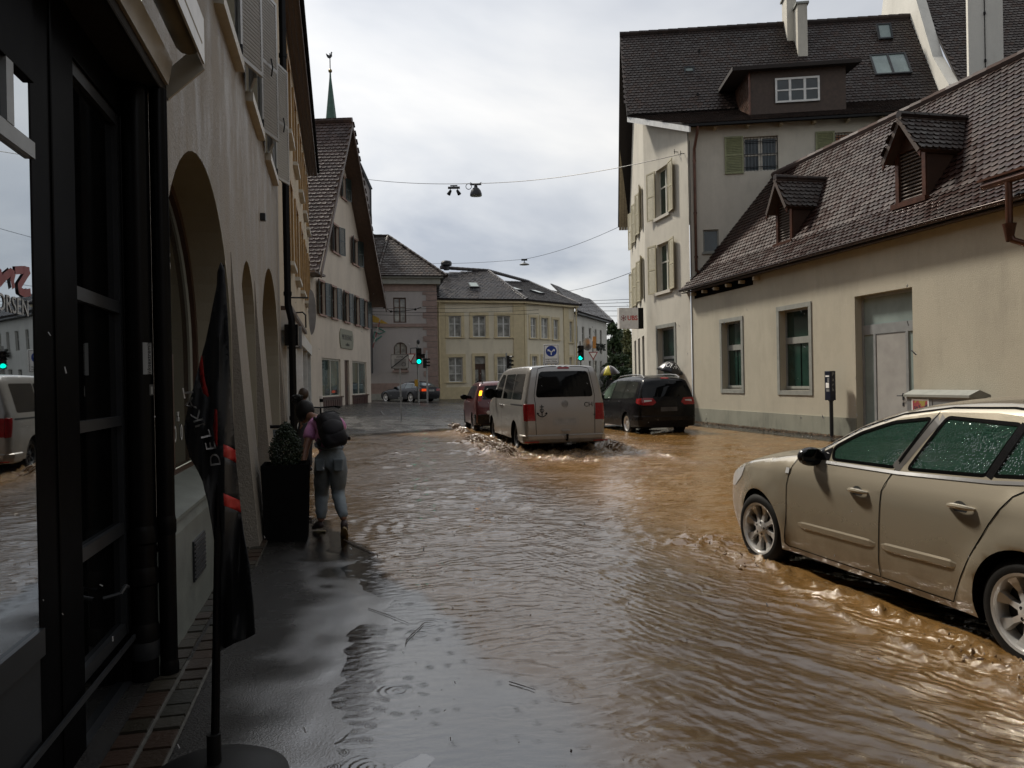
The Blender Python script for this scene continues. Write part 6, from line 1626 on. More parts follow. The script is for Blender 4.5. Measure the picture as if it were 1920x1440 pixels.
def wheel(root, x, y, z, r, rr, sgn, spokes, rimmat, steer=0.0, wdt=.2, twin=False):
    # sgn +1: outer face towards +y
    w = wdt
    m = MB(); R_ = r
    prof = [(rr, -w/2), (rr+.02, -w/2-.005), (R_-.05, -w/2-.004), (R_-.015, -w/2+.02), (R_, -w/2+.045), (R_, w/2-.045), (R_-.015, w/2-.02), (R_-.05, w/2+.004), (rr+.02, w/2+.005), (rr, w/2)]
    m.lathe((0, 0, 0), [(a, b*1.0) for a, b in prof], 40, 'Y')
    for k in range(60):     # tread blocks
        a = 2*math.pi*k/60
    M = Matrix.Translation((x, y, z)) @ Matrix.Rotation(steer, 4, 'Z')
    m.xform(M); wo = obj('wheel', m, MT['rubber'], root, smooth=True, world=False, auto=40)
    m = MB(); f = sgn*(w/2-.012)
    m.lathe((0, 0, 0), [(rr+.004, sgn*(w/2+.004)), (rr-.012, sgn*(w/2)), (rr-.02, sgn*(w/2-.02)), (rr-.03, sgn*.0), (rr-.035, -sgn*w/2*.8)], 40, 'Y')
    m.lathe((0, 0, 0), [(.072, f-sgn*.035), (.070, f-sgn*.010), (.055, f-sgn*.004), (.032, f-sgn*.002), (.030, f+sgn*.006), (.001, f+sgn*.008)], 24, 'Y')
    def spoke(a, wi, wo_):
        ca, sa = math.cos(a), math.sin(a)
        def P(rad, tw, yy): return Vector((ca*rad-sa*tw, yy, sa*rad+ca*tw))
        r0, r1, r2 = .055, rr*.6, rr-.012
        st = [(r0, wi*.85, f-sgn*.014), (r1, wi*.72, f-sgn*.022), (r1+(r2-r1)*.6, wo_*.85, f-sgn*.014), (r2, wo_, f-sgn*.002)]
        for k in range(3):
            (ra_, wa, ya), (rb, wb, yb_) = st[k], st[k+1]; dp = -sgn*.035
            A = [P(ra_, -wa, ya+dp), P(ra_, wa, ya+dp), P(rb, wb, yb_+dp), P(rb, -wb, yb_+dp), P(ra_, -wa*.8, ya), P(ra_, wa*.8, ya), P(rb, wb*.8, yb_), P(rb, -wb*.8, yb_)]
            m.box8(A)
    if twin:
        for k in range(spokes):
            for q in (-.2, .2): spoke(2*math.pi*k/spokes+q+.3, .016, .02)
    else:
        for k in range(spokes): spoke(2*math.pi*k/spokes+.25, .026, .042)
    m.xform(M); ro = obj('rim', m, rimmat, wo, smooth=True, world=False, auto=35)
    m = MB(); m.lathe((0, 0, 0), [(.001, sgn*.01), (rr-.03, sgn*.01)], 28, 'Y'); m.lathe((0, 0, 0), [(.001, sgn*.018), (rr*.72, sgn*.018), (rr*.72, sgn*.012)], 28, 'Y'); m.xform(M); obj('brake_disc', m, MT['dark_grey'], wo, world=False)
    if spokes == 8:
        m = MB()
        for k in range(5):
            a = 2*math.pi*k/5+.5; c = (math.cos(a)*.05, f-sgn*.004, math.sin(a)*.05); m.lathe(c, [(.011, -sgn*.004), (.011, sgn*.001), (.002, sgn*.001)], 8, 'Y')
        m.xform(M); obj('wheel_bolts', m, MT['black'], ro, world=False)
    return wo
def rotz_of(d): return math.atan2(d[1], d[0])
def mirror_shell(root, x, y, z, sgn, mat, s=1.0, tall=1.0):
    m = MB(); m.ball((0, 0, 0), .085*s, .125*s, .085*s*tall, 16, 10)
    for i, p in enumerate(m.v):
        if p.x < -.035*s: p.x = -.035*s
        p.z += .02*p.y*sgn
    m.xform(Matrix.Translation((x, y+sgn*.10*s, z)))
    o = obj('door_mirror', m, mat, root, smooth=True, world=False)
    m = MB(); m.tube([(x+.02, y-sgn*.03, z-.05*s), (x+.01, y+sgn*.06, z-.04*s)], [.045*s, .03*s], 10); obj('mirror_arm', m, MT['black'], o, world=False)
    m = MB(); m.lathe((0, 0, 0), [(.001, 0), (.07*s, 0)], 16, 'X'); m.v = [Vector((p.x, p.y*1.4, p.z*tall)) for p in m.v]; m.xform(Matrix.Translation((x-.036*s, y+sgn*.10*s, z))); obj('mirror_glass', m, MT['glass_dark'], o, world=False)
    return o
def handle(root, car, x, z, sgn, mat, w=.2):
    m = MB(); y = car.W(x, z)
    pts = [Vector((x-w/2+w*k/8, sgn*(car.W(x-w/2+w*k/8, z)+.004+.032*math.sin(math.pi*k/8)**.5), z+.006*math.sin(math.pi*k/8))) for k in range(9)]
    m.tube(pts, [.008, .014, .016, .017, .017, .017, .016, .014, .009], 8); h = obj('door_handle', m, mat, root, smooth=True, world=False)
    m = MB(); n = 16; c = Vector((x+.01, sgn*(y+.002), z)); ring = [c+Vector((.055*math.cos(a), 0, .042*math.sin(a)-.006)) for a in [2*math.pi*k/n for k in range(n)]]; m.poly(ring if sgn < 0 else list(reversed(ring)))
    obj('handle_cup', m, MT['dark_grey'], h, world=False)

def bumper(c, z0, z1, out, wrap, mat, root, nm='bumper'):
    m = MB(); secs = [(z0, -.03), (z0+.03, out*.7), ((z0+z1)/2, out), (z1-.03, out*.9), (z1, -.02)]
    cols = []
    for v in (-1, -.9, -.75, -.5, -.2, .2, .5, .75, .9, 1):
        cols.append([c.S(c.t_rear(max(z, c.pr[-1].y+.01)), v, 0)*1.0+Vector((-o*(1-.35*abs(v)**6), 0, z-c.S(c.t_rear(max(z, c.pr[-1].y+.01)), v, 0).z)) for z, o in secs])
    xr = c.pa[:, 0].min()
    for sgn in (-1, 1):
        ext = []
        for x in (xr+.12, xr+wrap*.6, xr+wrap): ext.append([Vector((x, sgn*(c.W0(x, max(z, c.zb+.02))+o*.5), z)) for z, o in secs])
        cols = (list(reversed(ext))+cols) if sgn < 0 else (cols+ext)
    for i in range(len(cols)-1):
        for j in range(len(secs)-1): m.quad(cols[i][j], cols[i+1][j], cols[i+1][j+1], cols[i][j+1])
    return obj(nm, m, mat, root, smooth=True, world=False, auto=50)
# glass one can see through, tinted, covered in drops
def clear_tint(name, tint, drops=True):
    m = bpy.data.materials.new(name); m.use_nodes = True; nt = m.node_tree; nt.nodes.clear()
    o = N(nt, 'ShaderNodeOutputMaterial'); tr = N(nt, 'ShaderNodeBsdfTransparent'); gl = N(nt, 'ShaderNodeBsdfGlossy'); gl.inputs['Roughness'].default_value = .03
    mx_ = N(nt, 'ShaderNodeMixShader'); fr = N(nt, 'ShaderNodeFresnel'); fr.inputs[0].default_value = 1.5
    tcx = N(nt, 'ShaderNodeTexCoord'); v = N(nt, 'ShaderNodeTexVoronoi'); v.inputs['Scale'].default_value = 62; L(nt, tcx.outputs['Object'], v.inputs['Vector'])
    r = ramp(nt, v.outputs['Distance'], [(0, g1(1)), (.3, g1(.8)), (.44, g1(0))])
    b = bump(nt, r.outputs[0], .9, .006); L(nt, b.outputs[0], gl.inputs['Normal']); L(nt, b.outputs[0], fr.inputs['Normal'])
    r2 = ramp(nt, v.outputs['Distance'], [(0, c4(tint, .5)), (.3, c4(tint, .95)), (.44, c4(tint, 1.1))]); L(nt, r2.outputs[0], tr.inputs[0])
    df = N(nt, 'ShaderNodeBsdfDiffuse'); df.inputs[0].default_value = c4((.045, .115, .082)); mx2 = N(nt, 'ShaderNodeMixShader'); mx2.inputs[0].default_value = .36
    L(nt, tr.outputs[0], mx2.inputs[1]); L(nt, df.outputs[0], mx2.inputs[2])
    L(nt, fr.outputs[0], mx_.inputs[0]); L(nt, mx2.outputs[0], mx_.inputs[1]); L(nt, gl.outputs[0], mx_.inputs[2]); L(nt, mx_.outputs[0], o.inputs[0])
    return m
MT['opel_glass'] = clear_tint('wet_green_glass', (.26, .43, .36))
MT['tail_red'] = plain('tail_lamp_red', (.22, .006, .008), .12, 0, .2, 20); MT['lamp_clear'] = plain('lamp_clear', (.45, .45, .45), .1)
MT['lit_red'] = emit('lit_tail_lamp', (1.0, .10, .02), .45); MT['lit_amber'] = emit('lit_indicator', (1.0, .42, .02), 2.2)
MT['rim_silver'] = plain('rim_silver', (.62, .61, .59), .32, .5, .12, 9)
MT['blurred_plate'] = plain('licence_plate', (.25, .25, .24), .5, 0, .25, 5)

# ---------------------------------------------------------------- beige saloon in the foreground
P0 = Vector((2.885, 4.24)); P1 = Vector((2.24, 6.80)); hd = (P1-P0).normalized(); rgt = Vector((hd.y, -hd.x))
HWO = .875; WB = 2.65
ax = P0+rgt*(HWO-.10)
opel = thing('beige_car', 'beige metallic saloon car with wet green tinted windows ploughing through the flood', 'car', (ax.x, ax.y, -0.05), rotz_of(hd), 'cars driving through the flood')
MT['beige'] = carpaint('beige_paint', (.42, .372, .285), .5, .25, (.17, .125, .075), dirth=.75, coat=1.0)
MT['beige_trim'] = plain('beige_trim', (.24, .212, .16), .55, 0, .15, 4, spec=.25)
prof = [(3.30, .21), (3.41, .30), (3.455, .45), (3.44, .58), (3.36, .70), (3.20, .795), (2.95, .872), (2.6, .94), (2.25, .995), (2.02, 1.03), (1.80, 1.135), (1.5, 1.285), (1.15, 1.395), (.75, 1.45), (.3, 1.462), (-.15, 1.425), (-.5, 1.31), (-.80, 1.165), (-1.0, 1.07), (-1.15, 1.04), (-1.27, .98), (-1.31, .8), (-1.31, .6), (-1.27, .4), (-1.2, .25)]
sec = [(.15, .81), (.22, .835), (.30, .850), (.45, .862), (.62, .872), (.76, .875), (.865, .868), (.90, .855), (.96, .825), (1.0, .800), (1.1, .762), (1.2, .72), (1.3, .675), (1.4, .622), (1.47, .57)]
op = Car(opel, prof, .875, sec, .20, [0, WB], .352, .315, (2.3, -.55, .24, .12), [(-1.4, .07), (-1.1, .05), (-.6, .05), (.3, .035), (1.4, .05), (2.0, .07), (2.6, .06), (3.2, .12), (3.5, .16)], MT['beige'])
op.flare = .028
fd = [(2.13, .985), (2.20, .75), (2.245, .27), (2.22, .245), (1.15, .245), (1.155, .35), (1.10, .85), (1.045, 1.0), (.83, 1.395), (1.15, 1.345), (1.5, 1.232), (1.8, 1.082), (2.0, .985)]
rd = [(1.035, 1.0), (1.09, .85), (1.145, .35), (1.14, .245), (.52, .245), (.44, .42), (.36, .56), (.22, .78), (.10, .95), (-.08, 1.06), (-.27, 1.15), (-.16, 1.30), (.1, 1.385), (.4, 1.405), (.82, 1.395)]
fwin = rpoly([(1.71, 1.01), (1.05, 1.015), (.875, 1.355), (1.2, 1.315), (1.5, 1.218), (1.73, 1.10)], .04)
rwin = rpoly([(.935, 1.015), (.325, 1.04), (.20, 1.345), (.75, 1.366)], .03)
qwin = rpoly([(.275, 1.045), (-.02, 1.065), (-.19, 1.14), (-.08, 1.27), (.15, 1.343)], .03)
op.side += [('door', fd, MT['beige'], 0.0), ('door', rd, MT['beige'], 0.0), ('window', fwin, MT['opel_glass'], -.004), ('window', rwin, MT['opel_glass'], -.004), ('quarter_window', qwin, MT['opel_glass'], -.004),
            ('headlight', rpoly([(3.43, .60), (3.22, .62), (3.0, .74), (2.93, .835), (3.2, .77), (3.37, .68)], .03), MT['lamp_clear'], .004),
            ('side_repeater', rect(2.17, 2.215, .855, .90), MT['lamp_clear'], .006)]
t0, t1 = op.t_top(2.0), op.t_top(1.28); r0, r1 = op.t_top(-.28), op.t_top(-.92)
op.strip += [('windscreen', rpoly([(t0, -.86), (t0, .86), (t1, .88), (t1, -.88)], .05), MT['opel_glass'], -.003), ('rear_window', rpoly([(r0, -.86), (r0, .86), (r1, .84), (r1, -.84)], .05), MT['opel_glass'], -.003)]
for sgn in (1, -1): op.strip.append(('tail_light', rpoly([(op.t_rear(.70), sgn*.62), (op.t_rear(.70), sgn*1.0), (op.t_rear(.97), sgn*1.0), (op.t_rear(.97), sgn*.70)], .03), MT['tail_red'], .004))
op.strip.append(('licence_plate', [(op.t_rear(.62), -.3), (op.t_rear(.62), .3), (op.t_rear(.73), .3), (op.t_rear(.73), -.3)], MT['blurred_plate'], .006))
op.build()
obj('panel_gap', op.ribbon([(op.t_rear(.55), -.72), (op.t_rear(.97), -.78), (op.t_top(-1.1), -.86), (op.t_top(-.98), -.86), (op.t_top(-.98), .86), (op.t_top(-1.1), .86), (op.t_rear(.97), .78), (op.t_rear(.55), .72)], .008, None, strip=True, closed=True), MT['black_matt'], op.body, world=False)
bumper(op, .26, .55, .035, .3, MT['beige'], opel)
for sgn in (1, -1):
    for pts in (fd[:7]+fd[7:9], rd[3:10]): obj('panel_gap', op.ribbon(pts, .008, MT['black'], sgn), MT['black_matt'], op.body, world=False)
    obj('panel_gap', op.ribbon([(2.13, .985), (2.0, 1.0)], .008, MT['black'], sgn), MT['black_matt'], op.body, world=False)
    for w in (fwin, rwin, qwin): obj('window_seal', op.ribbon([(p.x, p.y) for p in w], .022, None, sgn, .002, closed=True), MT['black_matt'], op.root, world=False)
    obj('window_divider', op.ribbon([(.30, 1.03), (.175, 1.35)], .05, None, sgn, .003), MT['black_gloss'], op.root, world=False)
    obj('belt_trim', op.ribbon([(1.76, .985), (1.0, .985), (.25, 1.01), (-.03, 1.035)], .02, None, sgn, .008), MT['steel'], op.root, world=False, smooth=True)
    obj('roof_gutter', op.ribbon([(1.95, 1.035), (1.5, 1.262), (1.15, 1.372), (.75, 1.427), (.3, 1.438), (-.15, 1.402), (-.45, 1.31)], .012, None, sgn, .002), MT['black_matt'], op.root, world=False)
    for (x0, x1, z) in ((2.07, 1.175, .455), (1.12, .47, .47)):
        m = MB(); k = 16; rows = [(-.034, .001), (-.024, .009), (.018, .009), (.034, .001)]
        R_ = []
        for i in range(k+1):
            x = x0+(x1-x0)*i/k; e = min(1, min(i, k-i)/1.2); R_.append([op.side_pt(x, z+.012*(i/k)+dz*.85*(.45+.55*e), sgn, of*e+.0005) for dz, of in rows])
        for i in range(k):
            for j in range(3): m.quad(R_[i][j], R_[i][j+1], R_[i+1][j+1], R_[i+1][j])
        obj('rubbing_strip', m, MT['beige'], op.root, smooth=True, world=False)
    obj('pillar_band', op.ribbon([(1.045, 1.005), (.80, 1.38)], .085, None, sgn, .0015), plain('pillar_grey', (.05, .045, .04), .4), op.root, world=False, smooth=True)  # dark grey band laid over the centre pillar
    handle(opel, op, 1.33, .82, sgn, MT['beige']); handle(opel, op, .42, .845, sgn, MT['beige'])
    mirror_shell(opel, 1.86, op.W(1.86, .98)-.02, 1.02, sgn, MT['black_gloss'], .88)
    m = MB(); m.v = [op.side_pt(1.98, .99, sgn, .004), op.side_pt(1.74, 1.0, sgn, .004), op.side_pt(1.74, 1.10, sgn, .004)]; m.f = [(0, 1, 2) if sgn < 0 else (2, 1, 0)]; obj('mirror_triangle', m, MT['black_gloss'], op.root, world=False)
    wheel(opel, 0, sgn*.765, .315, .315, .222, sgn, 8, MT['rim_silver']); wheel(opel, WB, sgn*.765, .315, .315, .222, sgn, 8, MT['rim_silver'], R(4))
m = MB()
m.box(1.55, 2.0, -.68, .68, .62, .92); d_ = obj('dashboard', m, MT['dark_grey'], opel, world=False, bevel=.05)
m = MB(); n = 24; c = Vector((1.45, .36, .90)); ty = Vector((0, 1, 0)); tz = Vector((.42, 0, .9)).normalized(); m.tube([c+ty*.185*math.cos(a)+tz*.185*math.sin(a) for a in [2*math.pi*k/n for k in range(n+1)]], .017, 8)
m.tube([c-ty*.18, c+ty*.18], .02, 6); m.tube([c, c+Vector((.25, 0, -.12))], .03, 6); obj('steering_wheel', m, MT['black'], d_, world=False, smooth=True)
def seat(x, y, w):
    m = MB(); m.box(x, x+.5, y-w, y+w, .42, .58); m.box8([Vector(v) for v in ((x-.02, y-w, .5), (x+.12, y-w, .5), (x+.12, y+w, .5), (x-.02, y+w, .5), (x-.25, y-w*.85, 1.10), (x-.14, y-w*.85, 1.10), (x-.14, y+w*.85, 1.10), (x-.25, y+w*.85, 1.10))])
    s_ = obj('seat', m, plain('grey_cloth', (.045, .045, .045), .9), opel, world=False, bevel=.03)
    m = MB(); m.box8([Vector(v) for v in ((x-.26, y-.13, 1.14), (x-.16, y-.13, 1.14), (x-.16, y+.13, 1.14), (x-.26, y+.13, 1.14), (x-.29, y-.11, 1.31), (x-.20, y-.11, 1.31), (x-.20, y+.11, 1.31), (x-.29, y+.11, 1.31))]); obj('headrest', m, MT['dark_grey'], s_, world=False, bevel=.02)
for y in (.36, -.36): seat(.85, y, .25)
seat(.0, 0, .6)
# front bumper details and number plate
m = MB(); m.v = [op.S(op.T[2]+.0, v, .004) for v in (-.25, .25)]+[op.S(op.T[3]+.02, v, .004) for v in (.25, -.25)]; m.f = [(0, 1, 2, 3)]; obj('licence_plate', m, MT['blurred_plate'], opel, world=False)

# ---------------------------------------------------------------- silver van
def place(corner, Yc, phi, hw, ovh):   # rear-left corner at pixel column, heading phi left of straight ahead
    X = (corner-960)/FPX*Yc; h = Vector((-math.sin(phi), math.cos(phi))); r = Vector((h.y, -h.x)); p = Vector((X, Yc))+h*ovh+r*hw
    return p, h
p, h = place(982, 16.85, R(11.5), .93, 1.0)
van = thing('silver_van', 'silver minibus with anchor sticker and CH letters, its wheels throwing up brown water', 'van', (p.x, p.y, -.03), rotz_of(h), 'cars driving through the flood')
MT['silver'] = carpaint('silver_paint', (.34, .33, .315), .65, .34, (.20, .165, .12), dirth=1.3)
prof = [(3.82, .28), (3.9, .42), (3.9, .62), (3.78, .95), (3.55, 1.10), (3.05, 1.24), (2.6, 1.66), (2.3, 1.86), (1.95, 1.94), (1.2, 1.97), (0, 1.975), (-.72, 1.95), (-.86, 1.89), (-.91, 1.6), (-.955, 1.22), (-.985, .95), (-1.0, .6), (-1.0, .45), (-.98, .27)]
sec = [(.25, .925), (.4, .945), (.7, .952), (1.0, .95), (1.14, .94), (1.22, .925), (1.5, .87), (1.8, .80), (1.98, .74)]
vn = Car(van, prof, .95, sec, .30, [0, 3.0], .40, .345, (3.0, -.6, .12, .045), [(-1.1, .03), (-.85, .035), (-.6, .03), (2.0, .03), (2.6, .06), (3.2, .08), (3.9, .12)], MT['silver'], (.09, .055))
vn.flare = .02
cabw = rpoly([(2.62, 1.22), (1.72, 1.22), (1.62, 1.80), (2.0, 1.82), (2.3, 1.66)], .05)
sl1 = rpoly([(1.52, 1.22), (.40, 1.22), (.40, 1.81), (1.48, 1.81)], .06); sl2 = rpoly([(.36, 1.22), (-.70, 1.22), (-.66, 1.80), (.36, 1.81)], .06)
vn.side += [('window', cabw, MT['glass_dark'], .002), ('window', sl1, MT['glass_dark'], .002), ('window', sl2, MT['glass_dark'], .002), ('tail_light', rpoly([(-.92, .76), (-1.03, .74), (-1.0, 1.13), (-.87, 1.13)], .02), MT['tail_red'], .004)]
tr = vn.t_rear
rg_ = rpoly([(tr(1.27), -.80), (tr(1.27), .80), (tr(1.84), .775), (tr(1.84), -.775)], .10, 5)
vn.strip += [('rear_window', rg_, MT['glass_dark'], .003)]
for sgn in (1, -1): vn.strip.append(('tail_light', rpoly([(tr(.76), sgn*.80), (tr(.76), sgn*1.0), (tr(1.13), sgn*1.0), (tr(1.13), sgn*.82)], .015), MT['tail_red'], .004))
vn.strip.append(('brake_light', rpoly([(tr(1.885), -.19), (tr(1.885), .19), (tr(1.915), .19), (tr(1.915), -.19)], .01), MT['tail_red'], .006))
vn.strip.append(('windscreen', rpoly([(vn.t_top(3.0), -.86), (vn.t_top(3.0), .86), (vn.t_top(2.3), .85), (vn.t_top(2.3), -.85)], .06), MT['glass_dark'], .003))
vn.build()
gate = [(tr(.43), -.79), (tr(1.13), -.79), (tr(1.3), -.84), (tr(1.90), -.83), (tr(1.93), -.6), (tr(1.93), .6), (tr(1.90), .83), (tr(1.3), .84), (tr(1.13), .79), (tr(.43), .79)]
obj('panel_gap', vn.ribbon(gate, .012, None, strip=True, closed=True), MT['black_matt'], vn.body, world=False)
m = MB(); m.add(vn.ribbon([(tr(.66), -.33), (tr(.66), .33), (tr(.82), .33), (tr(.82), -.33)], .012, None, strip=True, closed=True)); obj('plate_recess', m, MT['grey_metal'], vn.root, world=False)
m = MB(); m.v = [vn.S(tr(.68), -.29, .004), vn.S(tr(.68), .29, .004), vn.S(tr(.80), .29, .004), vn.S(tr(.80), -.29, .004)]; m.f = [(3, 2, 1, 0)]; obj('licence_plate', m, MT['blurred_plate'], van, world=False)
def on_rear(c, v, z, off=.006):
    # frame on the tailgate: x to the viewer's right (= car -y), y up
    p_ = c.S(tr_c(c, z), v, off); q_ = c.S(tr_c(c, z+.05), v, off); return axes(p_, c.S(tr_c(c, z), v-.10, off)-c.S(tr_c(c, z), v+.10, off), (q_-p_))
def tr_c(c, z): return c.t_rear(z)
obj('lettering', text_mb("CH", .145, on_rear(vn, -.63, 1.09), .001), MT['black'], van, world=False)
obj('lettering', text_mb("TDI", .05, on_rear(vn, -.78, .86), .001), MT['dark_grey'], van, world=False)
M_ = on_rear(vn, .62, .98)
m = MB()
def T3(pts, r): m.tube([M_ @ Vector((x, y, 0)) for x, y in pts], r, 5)
T3([(0, .13), (0, -.12)], .009); T3([(-.045, .085), (.045, .085)], .009)
T3([(-.10, -.05), (-.085, -.095), (-.04, -.125), (0, -.135), (.04, -.125), (.085, -.095), (.10, -.05)], .010)
for s_ in (-1, 1): T3([(s_*.10, -.045), (s_*.075, -.07)], .010); T3([(s_*.10, -.045), (s_*.115, -.078)], .010)
T3([(0, -.055), (-.045, .0), (-.03, .035), (0, .02), (.03, .035), (.045, .0), (0, -.055)], .007)
obj('anchor_emblem', m, MT['black'], van, world=False)
obj('lettering', text_mb("fidelium", .035, on_rear(vn, .62, .80), .0005), MT['grey_metal'], van, world=False)
M_ = on_rear(vn, 0, 1.12, .010); m = MB(); m.tube([M_ @ Vector((.07*math.cos(a), .07*math.sin(a), 0)) for a in [2*math.pi*k/20 for k in range(21)]], .007, 6)
m.tube([M_ @ Vector(v) for v in ((-.045, .05, 0), (-.02, -.0, 0), (0, .045, 0), (.02, 0, 0), (.045, .05, 0))], .006, 5); m.tube([M_ @ Vector(v) for v in ((-.055, .015, 0), (-.025, -.055, 0), (0, -.0, 0), (.025, -.055, 0), (.055, .015, 0))], .006, 5)
obj('emblem', m, MT['steel'], van, world=False)
# rear bumper
bp_ = bumper(vn, .25, .46, .06, .42, MT['silver'], van)
for sgn in (-1, 1):
    m = MB(); m.box(-1.075, -1.055, sgn*.78-.16, sgn*.78+.16, .285, .31); obj('reflector', m, MT['tail_red'], bp_, world=False)
m = MB(); m.box(-1.068, -1.04, -.1, .1, .52, .55) ; obj('gate_handle', m, MT['grey_metal'], van, world=False)
m = MB(); m.tube([(-.9, 0, .33), (-1.12, 0, .33), (-1.15, 0, .36), (-1.15, 0, .42)], .022, 8); m.ball((-1.15, 0, .44), .03, n=10, m=6); obj('tow_ball', m, MT['black'], van, smooth=True, world=False)
for sgn in (1, -1):
    obj('panel_gap', vn.ribbon([(1.58, .35), (1.58, 1.86)], .010, None, sgn), MT['black_matt'], vn.body, world=False); obj('panel_gap', vn.ribbon([(2.75, .35), (2.78, 1.2), (2.62, 1.3)], .010, None, sgn), MT['black_matt'], vn.body, world=False)
    obj('door_rail', vn.ribbon([(.45, 1.10), (-.82, 1.10)], .035, None, sgn, .003), MT['dark_grey'], van, world=False)
    handle(van, vn, 1.68, 1.06, sgn, MT['silver'], .16); handle(van, vn, 1.46, 1.06, sgn, MT['silver'], .16)
    mirror_shell(van, 2.55, vn.W(2.55, 1.25)+.02, 1.34, sgn, MT['black'], 1.25, 1.35)
    wheel(van, 0, sgn*.80, .345, .345, .22, sgn, 8, MT['dark_grey']); wheel(van, 3.0, sgn*.80, .345, .345, .22, sgn, 8, MT['dark_grey'])
# ---------------------------------------------------------------- black people carrier
p, h = place(1196, 22.3, R(12), .92, 1.03)
gal = thing('black_car', 'black people carrier with angular red tail lights and roof rails beside the cream wall', 'car', (p.x, p.y, -.06), rotz_of(h), 'cars driving through the flood')
MT['blackpaint'] = carpaint('black_paint', (.004, .004, .005), .0, .25, (.008, .007, .006), wet=True, dirth=.5, spec=.2, coat=.12)
prof = [(3.72, .24), (3.8, .42), (3.78, .6), (3.62, .82), (3.3, .95), (2.7, 1.08), (2.2, 1.40), (1.8, 1.60), (1.3, 1.70), (.4, 1.735), (-.3, 1.72), (-.72, 1.66), (-.86, 1.56), (-.95, 1.3), (-1.01, 1.08), (-1.04, .9), (-1.03, .6), (-1.02, .45), (-.97, .27)]
sec = [(.2, .90), (.35, .925), (.7, .935), (.9, .932), (1.0, .92), (1.06, .90), (1.3, .82), (1.6, .70), (1.75, .62)]
ga_ = Car(gal, prof, .93, sec, .24, [0, 2.85], .365, .33, (2.8, -.5, .15, .08), [(-1.1, .06), (-.9, .07), (-.6, .04), (2.0, .05), (3.8, .14)], MT['blackpaint'], (.09, .055)); ga_.flare = .014
w1_ = rpoly([(2.32, 1.06), (1.42, 1.06), (1.35, 1.60), (1.75, 1.53), (2.15, 1.28)], .04); w2_ = rpoly([(1.36, 1.06), (.42, 1.08), (.38, 1.63), (1.29, 1.615)], .04); w3_ = rpoly([(.35, 1.08), (-.62, 1.12), (-.58, 1.57), (.32, 1.63)], .05)
ga_.side += [('window', w1_, glassmat('pale_green_glass', (.10, .14, .11)), .002), ('window', w2_, glassmat('wet_side_glass', (.035, .04, .035), .12), .002), ('window', w3_, glassmat('wet_side_glass', (.035, .04, .035), .12), .002), ('tail_light', rpoly([(-.80, .97), (-1.08, .90), (-1.06, 1.12), (-.78, 1.09)], .02), MT['tail_red'], .005)]
tr = ga_.t_rear
ga_.strip += [('rear_window', rpoly([(tr(1.13), -.85), (tr(1.13), .85), (tr(1.58), .86), (tr(1.58), -.86)], .08), MT['glass_dark'], .003)]
for sgn in (1, -1):
    ga_.strip.append(('tail_light', rpoly([(tr(.90), sgn*1.0), (tr(1.12), sgn*1.0), (tr(1.10), sgn*.62), (tr(.98), sgn*.48), (tr(.90), sgn*.6)], .02), MT['tail_red'], .006))
    ga_.strip.append(('reversing_light', rpoly([(tr(.99), sgn*.94), (tr(1.05), sgn*.94), (tr(1.04), sgn*.66), (tr(1.01), sgn*.66)], .01), MT['lamp_clear'], .008))
ga_.strip.append(('brake_light', rpoly([(tr(1.62), -.2), (tr(1.62), .2), (tr(1.65), .2), (tr(1.65), -.2)], .01), MT['tail_red'], .006))
ga_.strip.append(('windscreen', rpoly([(ga_.t_top(2.65), -.86), (ga_.t_top(2.65), .86), (ga_.t_top(1.85), .85), (ga_.t_top(1.85), -.85)], .06), MT['glass_dark'], .003))
ga_.build(); bumper(ga_, .28, .60, .03, .35, MT['blackpaint'], gal)
m = MB(); m.v = [ga_.S(tr(.72), -.32, .01), ga_.S(tr(.72), .32, .01), ga_.S(tr(.84), .32, .01), ga_.S(tr(.84), -.32, .01)]; m.f = [(3, 2, 1, 0)]; obj('licence_plate', m, plain('dim_plate', (.05, .05, .05), .6, 0, .3, 4), gal, world=False)
for sgn in (1, -1):
    obj('panel_gap', ga_.ribbon([(1.39, .3), (1.39, 1.05)], .008, None, sgn), MT['black_matt'], ga_.body, world=False); obj('panel_gap', ga_.ribbon([(.45, .45), (.38, 1.05)], .008, None, sgn), MT['black_matt'], ga_.body, world=False)
    handle(gal, ga_, 1.5, .97, sgn, MT['blackpaint']); handle(gal, ga_, .52, .98, sgn, MT['blackpaint'])
    m = MB(); xs = [1.6, 1.4, 1.0, .5, 0, -.4, -.62]; pp_ = [ga_.S(ga_.t_top(x), sgn*.93, .055 if 0 < i < 6 else .005) for i, x in enumerate(xs)]; m.tube(pp_, .02, 8); obj('roof_rail', m, MT['steel'], gal, smooth=True, world=False)
    mirror_shell(gal, 2.15, ga_.W(2.15, 1.06), 1.12, sgn, MT['blackpaint'], 1.1)
    wheel(gal, 0, sgn*.80, .33, .33, .225, sgn, 5, MT['rim_silver'], twin=True); wheel(gal, 2.85, sgn*.80, .33, .33, .225, sgn, 5, MT['rim_silver'], twin=True)
